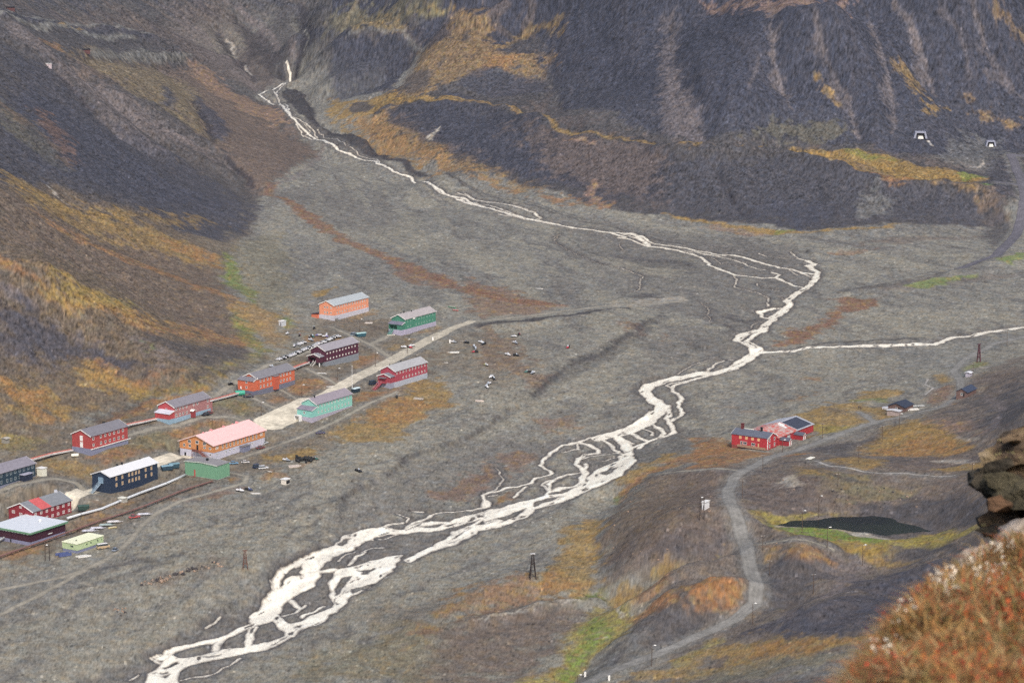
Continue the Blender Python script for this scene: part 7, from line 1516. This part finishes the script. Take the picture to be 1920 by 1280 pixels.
tt = MB(); tq = random.Random(3)
for k in range(16): a = Vector((tq.uniform(-8, 8), tq.uniform(-2, 2), tq.uniform(-.5, 1))); tt.tube([a, a + Vector((tq.uniform(-4, 4), tq.uniform(-1, 1), tq.uniform(0, 2)))], .22, 5)
tt.build("fallen_beam", paint(92, 84, 88, .9), R); MB().tube([(6, 0, -1), (7.5, 0, 4.5)], .3, 6).tube([(8.5, 0, -1), (7.7, 0, 4.3)], .3, 6).build("upright", M_black, R)

# --- walkers
def person(px, py, coat, trousers, rz, label):
    x, y, z = at(px, py)
    vs = [(0, 0, .95), (0, 0, 1.15), (0, 0, 1.42), (0, 0, 1.52), (0, .01, 1.66), (0, .02, 1.76), (.11, 0, .9), (.13, .05, .5), (.14, .1, .08), (.14, .24, .04), (-.11, 0, .9), (-.12, -.06, .5), (-.12, -.14, .09), (-.12, .0, .04),
          (.2, 0, 1.4), (.27, .0, 1.12), (.26, .12, .88), (-.2, 0, 1.4), (-.27, -.02, 1.12), (-.26, .06, .88)]
    es = [(0, 1), (1, 2), (2, 3), (3, 4), (4, 5), (0, 6), (6, 7), (7, 8), (8, 9), (0, 10), (10, 11), (11, 12), (12, 13), (2, 14), (14, 15), (15, 16), (2, 17), (17, 18), (18, 19)]
    rad = [.15, .15, .17, .06, .11, .08, .1, .075, .05, .04, .1, .075, .05, .04, .075, .055, .04, .075, .055, .04]
    me = bpy.data.meshes.new("person"); me.from_pydata(vs, es, []); o = bpy.data.objects.new("person", me); COL.objects.link(o)
    o.modifiers.new("skin", 'SKIN'); 
    for k, v in enumerate(me.skin_vertices[0].data): v.radius = (rad[k], rad[k] * .8); v.use_root = (k == 0)
    o.modifiers.new("smooth", 'SUBSURF').levels = 1
    def f(nt, b):
        tc = nt.nodes.new("ShaderNodeTexCoord"); sp = nt.nodes.new("ShaderNodeSeparateXYZ"); nt.links.new(tc.outputs["Object"], sp.inputs[0])
        cr = nt.nodes.new("ShaderNodeValToRGB"); cr.color_ramp.interpolation = 'CONSTANT'
        mr = nt.nodes.new("ShaderNodeMath"); mr.operation = 'MULTIPLY'; mr.inputs[1].default_value = .5; nt.links.new(sp.outputs[2], mr.inputs[0]); nt.links.new(mr.outputs[0], cr.inputs[0])
        e = cr.color_ramp.elements; e[0].position = 0; e[0].color = (*trousers, 1); e[1].position = .46; e[1].color = (*coat, 1); n = e.new(.775); n.color = (.5, .32, .24, 1); n = e.new(.86); n.color = (.05, .04, .03, 1)
        nt.links.new(cr.outputs[0], b.inputs["Base Color"])
    me.materials.append(mat("outdoor_clothes", None, .9, f)); o.location = (x, y, z); o.rotation_euler.z = rz; o.scale = (1.05,) * 3; tag(o, label, "person")
person(1610, 767, (.04, .04, .06), (.03, .03, .04), .4, "person in dark clothes standing on the orange grass, left of two")
person(1614, 769, (.09, .04, .05), (.02, .02, .03), -2.5, "person in dark clothes standing on the orange grass, right of two")
person(1599, 757, (.6, .56, .5), (.2, .2, .2), 1.4, "person in a pale jacket on the grass further up left of the two dark ones")
# ---------------------------------------------------------------- the near ledge: rock and autumn turf by the camera
def cam_pt(px, py, t):
    dx, dy, dz = ray(px, py); n = math.sqrt(float(dx) ** 2 + float(dy) ** 2 + float(dz) ** 2); return Vector((float(dx), float(dy), float(dz))) * (t / n) + Vector((0, 0, CAM_H))
# turf bank: edge line of the silhouette with distances; the bank comes towards the camera below it and drops away behind it
EDGE = [(1540, 1460, 3.6), (1600, 1375, 3.7), (1635, 1305, 3.8), (1655, 1245, 3.9), (1690, 1190, 4.1), (1735, 1150, 4.3), (1780, 1112, 4.6), (1825, 1084, 4.9), (1878, 1058, 5.2), (1930, 1028, 5.5), (2000, 985, 5.8), (2110, 930, 6.1)]
def turf_grid(nu=150, nv=150):
    E = np.array([list(cam_pt(a, b, t)) for a, b, t in EDGE]); B = np.array([list(cam_pt(a + 130 + 40 * i, 1500, 2.5 + .02 * i)) for i, (a, b, t) in enumerate(EDGE)])
    ts = np.linspace(0, 1, len(EDGE)); us = np.linspace(0, 1, nu)
    Ei = np.stack([np.interp(us, ts, E[:, k]) for k in range(3)], 1); Bi = np.stack([np.interp(us, ts, B[:, k]) for k in range(3)], 1)
    vs = np.linspace(-1.3, 1, nv); P = np.zeros((nv, nu, 3))
    for j, v in enumerate(vs):
        if v >= 0:
            P[j] = Ei * (1 - v) + Bi * v; P[j][:, 2] -= .03 * v 
        else: P[j] = Ei + np.array([-.35, .9, 0]) * (-v) * 1.3; P[j][:, 2] -= 2.2 * v * v + .9 * -v
    x, y = P[..., 0], P[..., 1]
    n = fbm(x * 3.2, y * 3.2, 3, 501) * .055 + fbm(x * 11, y * 11, 3, 502) * .022 + fbm(x * 40, y * 40, 2, 503) * .006
    P[..., 2] += n; return P
TG = turf_grid()
def turf_obj():
    nv, nu = TG.shape[:2]; m = MB(); m.v = [tuple(p) for p in TG.reshape(-1, 3)]
    m.f = [(j * nu + i, j * nu + i + 1, (j + 1) * nu + i + 1, (j + 1) * nu + i) for j in range(nv - 1) for i in range(nu - 1)]
    def f(nt, b):
        tc = nt.nodes.new("ShaderNodeTexCoord")
        n = nt.nodes.new("ShaderNodeTexNoise"); n.inputs["Scale"].default_value = 9; n.inputs["Detail"].default_value = 8; n.inputs["Roughness"].default_value = .7; nt.links.new(tc.outputs["Object"], n.inputs["Vector"])
        cr = nt.nodes.new("ShaderNodeValToRGB"); e = cr.color_ramp.elements
        e[0].position = .3; e[0].color = (.035, .018, .01, 1); e[1].position = .72; e[1].color = (.33, .2, .08, 1)
        for p, c in ((.42, (.16, .055, .022)), (.5, (.10, .075, .02)), (.6, (.22, .11, .035))): q = e.new(p); q.color = (*c, 1)
        nt.links.new(n.outputs[0], cr.inputs[0]); nt.links.new(cr.outputs[0], b.inputs["Base Color"])
    o = m.build("near_bank", mat("autumn_turf", None, .95, f), None, True); tag(o, "steep autumn-coloured turf bank right beside the viewpoint", kind='structure')
turf_obj()
def turf_normal(j, i):
    a = TG[j, min(i + 1, TG.shape[1] - 1)] - TG[j, max(i - 1, 0)]; b = TG[min(j + 1, TG.shape[0] - 1), i] - TG[max(j - 1, 0), i]
    n = Vector(np.cross(a, b)).normalized(); return n if n.z > 0 else -n
def scatter(name, label, mats, count, maker, seed, jmin=0, jmax=None, clump=None):
    """stems and leaves over the bank, several colours in one material by face attribute"""
    rr = np.random.RandomState(seed); nv, nu = TG.shape[:2]; jmax = jmax or nv - 2
    Vv = []; Ff = []; Cc = []
    for _ in range(count):
        j = rr.randint(jmin, jmax); i = rr.randint(1, nu - 2); p = TG[j, i] + (TG[j + 1, i] - TG[j, i]) * rr.rand() + (TG[j, i + 1] - TG[j, i]) * rr.rand()
        cn = float(fbm(np.array([p[0] * 7]), np.array([p[1] * 7]), 2, 601)[0]); cn2 = float(perlin(np.array([p[0] * 4 + 9]), np.array([p[1] * 4]), 602)[0])
        if clump is not None and cn2 < clump: continue
        maker(rr, Vector(p), Vv, Ff, Cc, cn, cn2, j)
    me = bpy.data.meshes.new(name); me.from_pydata(Vv, [], Ff)
    at_ = me.attributes.new("tint", 'FLOAT_COLOR', 'FACE'); c4 = np.ones((len(Ff), 4), np.float32); c4[:, :3] = np.array(Cc, np.float32); at_.data.foreach_set("color", c4.ravel())
    def f(nt, b):
        a = nt.nodes.new("ShaderNodeAttribute"); a.attribute_name = "tint"; nt.links.new(a.outputs["Color"], b.inputs["Base Color"]); b.inputs["Subsurface Weight"].default_value = 0.0
    me.materials.append(mat(name + "_tint", None, .8, f)); o = bpy.data.objects.new(name, me); COL.objects.link(o); tag(o, label, kind='stuff'); return o
PALB = [(.42, .24, .08), (.34, .15, .045), (.22, .11, .04), (.40, .27, .12), (.17, .11, .035), (.38, .10, .03), (.26, .20, .06), (.46, .33, .18)]
def blade(rr, p, Vv, Ff, Cc, cn, cn2, j):
    h = rr.uniform(.02, .075); w = rr.uniform(.0007, .0018); a = rr.uniform(0, 6.28); lean = rr.uniform(.3, 1.5)
    d = Vector((math.cos(a) * lean - .25, math.sin(a) * lean, 1.0)).normalized(); s = Vector((-math.sin(a), math.cos(a), 0)) * w
    b = len(Vv); m = p + d * h * .55 + Vector((0, 0, .0)); t = m + (d + Vector((math.cos(a), math.sin(a), -.8)) * .7).normalized() * h * .5
    Vv.extend([tuple(p - s), tuple(p + s), tuple(m + s), tuple(m - s), tuple(t)]); Ff.extend([(b, b + 1, b + 2, b + 3), (b + 3, b + 2, b + 4)])
    k = int(np.clip((cn + .5) * 5 + rr.uniform(0, 3), 0, 7)); c = np.array(PALB[k]) * rr.uniform(.6, 1.25); Cc.extend([c, c])
def leaf(rr, p, Vv, Ff, Cc, cn, cn2, j):
    for _ in range(4):
        q = p + Vector(rr.normal(0, .012, 3)) + Vector((0, 0, .012)); r = rr.uniform(.0018, .005); n = Vector(rr.normal(0, 1, 3)).normalized(); a = n.orthogonal().normalized(); b_ = n.cross(a)
        b = len(Vv); Vv.extend([tuple(q + a * r), tuple(q + b_ * r * .6), tuple(q - a * r), tuple(q - b_ * r * .6)]); Ff.append((b, b + 1, b + 2, b + 3))
        red = cn2 > .12
        c = np.array([(.42, .045, .02), (.5, .10, .025), (.30, .035, .02), (.55, .2, .04)][rr.randint(4)] if red else [(.14, .10, .025), (.22, .12, .03), (.10, .085, .025), (.30, .16, .05)][rr.randint(4)]) * rr.uniform(.6, 1.3); Cc.append(c)
def fluff(rr, p, Vv, Ff, Cc, cn, cn2, j):
    h = rr.uniform(.02, .055); d = Vector((rr.uniform(-.5, .1), rr.uniform(-.3, .3), 1)).normalized(); t = p + d * h; s = Vector((.0006, 0, 0)); b = len(Vv)
    Vv.extend([tuple(p - s), tuple(p + s), tuple(t + s), tuple(t - s)]); Ff.append((b, b + 1, b + 2, b + 3)); Cc.append((.3, .2, .1))
    for _ in range(16):
        q = t + Vector(rr.normal(0, .0042, 3)) + d * rr.uniform(-.012, .012); r = rr.uniform(.0015, .0035); n = Vector(rr.normal(0, 1, 3)).normalized(); a = n.orthogonal().normalized(); b_ = n.cross(a); b = len(Vv)
        Vv.extend([tuple(q + a * r), tuple(q + b_ * r), tuple(q - a * r), tuple(q - b_ * r)]); Ff.append((b, b + 1, b + 2, b + 3)); Cc.append(np.array((.78, .68, .56)) * rr.uniform(.7, 1.15))
scatter("tundra_grass", "dense bent autumn grass on the near bank", None, 42000, blade, 1, 60)
scatter("heath_leaves", "small red and brown heath leaves on the near bank", None, 15000, leaf, 2, 60)
scatter("seed_heads", "pale fluffy seed heads along the edge of the near bank", None, 55, fluff, 3, 82, 92)

# layered rock outcrop just beyond the turf
ROCKD = 8.6
def rock_mat():
    def f(nt, b):
        tc = nt.nodes.new("ShaderNodeTexCoord")
        n = nt.nodes.new("ShaderNodeTexNoise"); n.inputs["Scale"].default_value = 7; n.inputs["Detail"].default_value = 9; n.inputs["Roughness"].default_value = .72; nt.links.new(tc.outputs["Object"], n.inputs["Vector"])
        cr = nt.nodes.new("ShaderNodeValToRGB"); e = cr.color_ramp.elements; e[0].position = .32; e[0].color = (.02, .017, .015, 1); e[1].position = .72; e[1].color = (.42, .33, .24, 1)
        for p, c in ((.44, (.055, .042, .034)), (.52, (.12, .08, .05)), (.6, (.2, .15, .085))): q = e.new(p); q.color = (*c, 1)
        nt.links.new(n.outputs[0], cr.inputs[0])
        n2_ = nt.nodes.new("ShaderNodeTexNoise"); n2_.inputs["Scale"].default_value = 26; n2_.inputs["Detail"].default_value = 4; nt.links.new(tc.outputs["Object"], n2_.inputs["Vector"])
        r2 = nt.nodes.new("ShaderNodeMapRange"); r2.inputs[1].default_value = .6; r2.inputs[2].default_value = .66; nt.links.new(n2_.outputs[0], r2.inputs[0])
        mx = nt.nodes.new("ShaderNodeMix"); mx.data_type = 'RGBA'; nt.links.new(r2.outputs[0], mx.inputs[0]); nt.links.new(cr.outputs[0], mx.inputs[6]); mx.inputs[7].default_value = (.34, .30, .14, 1)
        nt.links.new(mx.outputs[2], b.inputs["Base Color"])
        bp = nt.nodes.new("ShaderNodeBump"); bp.inputs["Strength"].default_value = .9; bp.inputs["Distance"].default_value = .03; nt.links.new(n.outputs[0], bp.inputs["Height"]); nt.links.new(bp.outputs[0], b.inputs["Normal"])
    return mat("lichened_rock", None, .9, f)
M_or = rock_mat()
def slab(parent, outline, d0, thick, seed, name="slab", m=None, tilt=0.0):
    """a broken layer: traced face at distance d0, with its own thickness going back"""
    bm = bmesh.new(); f = [bm.verts.new(cam_pt(a, b, d0 + tilt * (a - 1900) / 100)) for a, b in outline]
    face = bm.faces.new(f); r = bmesh.ops.extrude_face_region(bm, geom=[face]); vs = [g for g in r['geom'] if isinstance(g, bmesh.types.BMVert)]
    c_ = sum((v.co for v in vs), Vector()) / len(vs)
    for v in vs: v.co = c_ + (v.co - c_) * .82 + (c_ - Vector((0, 0, CAM_H))).normalized() * thick + Vector((.10 * thick, 0, -.02 * thick))
    bmesh.ops.recalc_face_normals(bm, faces=bm.faces)
    bmesh.ops.triangulate(bm, faces=bm.faces); 
    for _ in range(4): bmesh.ops.subdivide_edges(bm, edges=[e for e in bm.edges if e.calc_length() > .022], cuts=1, use_grid_fill=True)
    bmesh.ops.triangulate(bm, faces=bm.faces)
    P = np.array([v.co[:] for v in bm.verts]); 
    dsp = fbm((P[:, 0] + P[:, 1] * .6) * 5, (P[:, 2]) * 16 + seed, 4, 700 + seed) * .035 + np.abs(perlin((P[:, 0] + P[:, 1]) * 14, P[:, 2] * 40, 710 + seed)) * .012
    bm.normal_update()
    st_ = np.floor(P[:, 2] * 30 + 2.5 * perlin(P[:, 0] * 5, P[:, 1] * 5, 720 + seed)).astype(int)
    stp = (hsh(st_, st_ * 0 + seed, 5) & 255) / 255.0 * .035 + np.floor(perlin(P[:, 0] * 9 + P[:, 1] * 9, P[:, 2] * 9, 730 + seed) * 3) * .012
    for v, dd, ee in zip(bm.verts, dsp, stp): v.co += v.normal * float(dd) * .7 + Vector((-1, -.3, 0)) * float(ee) * .6
    me = bpy.data.meshes.new(name); bm.to_mesh(me); bm.free(); me.materials.append(m or M_or); o = bpy.data.objects.new(name, me); COL.objects.link(o); o.parent = parent; return o
R = bpy.data.objects.new("rock_outcrop", None); COL.objects.link(R); tag(R, "jagged layered rock outcrop with overhanging slabs at the right edge", "rock outcrop")
slab(R, [(1884, 812), (1915, 795), (2060, 770), (2060, 1010), (1935, 1000), (1925, 900), (1850, 870), (1846, 850), (1868, 832)], ROCKD, .8, 1)
slab(R, [(1878, 822), (1893, 812), (1908, 812), (1906, 826), (1884, 830)], ROCKD - .12, .2, 2, m=mat("tan_rock", None, .9, noisy((.20, .14, .09), 9, .4, 6, bump=.5)))
slab(R, [(1846, 848), (1870, 834), (1905, 828), (1960, 830), (1960, 872), (1925, 868), (1880, 872), (1852, 880)], ROCKD - .05, .5, 3)
M_dk = mat("shaded_rock", None, .9, noisy((.018, .015, .013), 8, .6, 7, bump=.6, c2=(.08, .065, .045)))  # near-black tone puts the shade of the overhang into the rock colour
slab(R, [(1815, 886), (1850, 872), (1893, 862), (1900, 872), (1870, 905), (1880, 930), (1862, 932), (1835, 914), (1818, 906)], ROCKD - .1, .7, 4, m=M_dk)
slab(R, [(1850, 892), (1880, 886), (1925, 905), (2000, 890), (2000, 945), (1900, 948), (1876, 940), (1866, 922), (1848, 912)], ROCKD - .18, .6, 5, m=mat("brown_rock", None, .9, noisy((.03, .025, .018), 8, .5, 7, bump=.6, c2=(.10, .085, .05))))
slab(R, [(1868, 935), (1885, 930), (1896, 945), (1880, 956), (1868, 954)], ROCKD - .2, .3, 6, m=mat("rust_rock", None, .9, noisy((.10, .055, .03), 9, .4, 6, bump=.5)))
slab(R, [(1838, 972), (1870, 958), (1905, 952), (1912, 975), (1900, 994), (1860, 1000), (1846, 992)], ROCKD - .05, .6, 7)
slab(R, [(1838, 992), (1880, 984), (1912, 990), (1905, 1000), (1850, 1004)], ROCKD - .12, .5, 8, m=M_dk)
slab(R, [(1900, 945), (2060, 930), (2060, 1100), (1880, 1050), (1895, 1005)], ROCKD + .15, .6, 9, m=M_dk)
M_pl = mat("pale_lichen_rock", None, .9, noisy((.16, .12, .10), 12, .4, 7, bump=.5, c2=(.50, .42, .36)))
slab(R, [(1862, 1020), (1900, 985), (1990, 950), (1990, 1040), (1880, 1060)], 6.6, .5, 10, m=M_pl)
slab(R, [(1800, 1050), (1815, 1032), (1850, 1022), (1862, 1012), (1880, 1022), (1860, 1060), (1810, 1070)], 6.0, .4, 11, m=M_pl)

# the hillside the viewpoint stands on carries both the bank and the outcrop, beside and below the frame
def near_hill():
    nx, ny = 150, 120; m = MB(); gx = np.linspace(-2.2, 16, nx) ; gy = np.linspace(-6, 22, ny)
    Xg, Yg = np.meshgrid(gx, gy); yc = np.clip(Yg, 1.5, 99); s_ = Xg - .205 * yc - .05
    q_ = s_ - .12
    Zg = CAM_H - .24 - .235 * yc + np.where(q_ > 0, .22 * q_ + .03 * q_ * q_, 3.6 * q_ - .5 * q_ * q_) - .9 * np.clip(Yg - 10.5, 0, 99)
    Zg += .05 * fbm(Xg * .9, Yg * .9, 4, 801) + .02 * fbm(Xg * 4, Yg * 4, 3, 802)
    global TG
    H3 = np.stack([Xg, Yg, Zg], 2)
    m.v = [tuple(p) for p in H3.reshape(-1, 3)]
    m.f = [(j * nx + i, j * nx + i + 1, (j + 1) * nx + i + 1, (j + 1) * nx + i) for j in range(ny - 1) for i in range(nx - 1)]
    o = m.build("near_hillside", bpy.data.materials["autumn_turf"], None, True); tag(o, "autumn hillside the viewpoint stands on, falling away to the valley", kind='structure')
    H3[..., 2] = np.where(q_ > .1, H3[..., 2], H3[..., 2] - .3); TG = H3[34:72, 22:75]
    scatter("tundra_grass", "autumn grass over the hillside beside the viewpoint", None, 26000, blade, 7)
near_hill()
# ---------------------------------------------------------------- air
def haze_box():
    bpy.ops.mesh.primitive_cube_add(size=1, location=(0, 1420, 220))
    o = bpy.context.object; o.name = "haze"; o.scale = (2400, 3000, 760)
    o['kind'] = 'stuff'
    m = bpy.data.materials.new("valley_air"); m.use_nodes = True
    nt = m.node_tree; nt.nodes.clear()
    out = nt.nodes.new("ShaderNodeOutputMaterial"); v = nt.nodes.new("ShaderNodeVolumePrincipled")
    v.inputs["Color"].default_value = (0.80, 0.86, 1.0, 1); v.inputs["Density"].default_value = 0.000028
    v.inputs["Anisotropy"].default_value = 0.2
    nt.links.new(v.outputs[0], out.inputs["Volume"])
    o.data.materials.append(m)
haze_box()
def cut_pads():
    global Z
    for P, top in PADS:
        s, d = sd_poly(P, 8, X32, Y32)
        k = sstep(-7, -1, d)
        Z[s] = np.where(Z[s] > top, lerp(Z[s], top, k), Z[s])
cut_pads()
finish_ground()
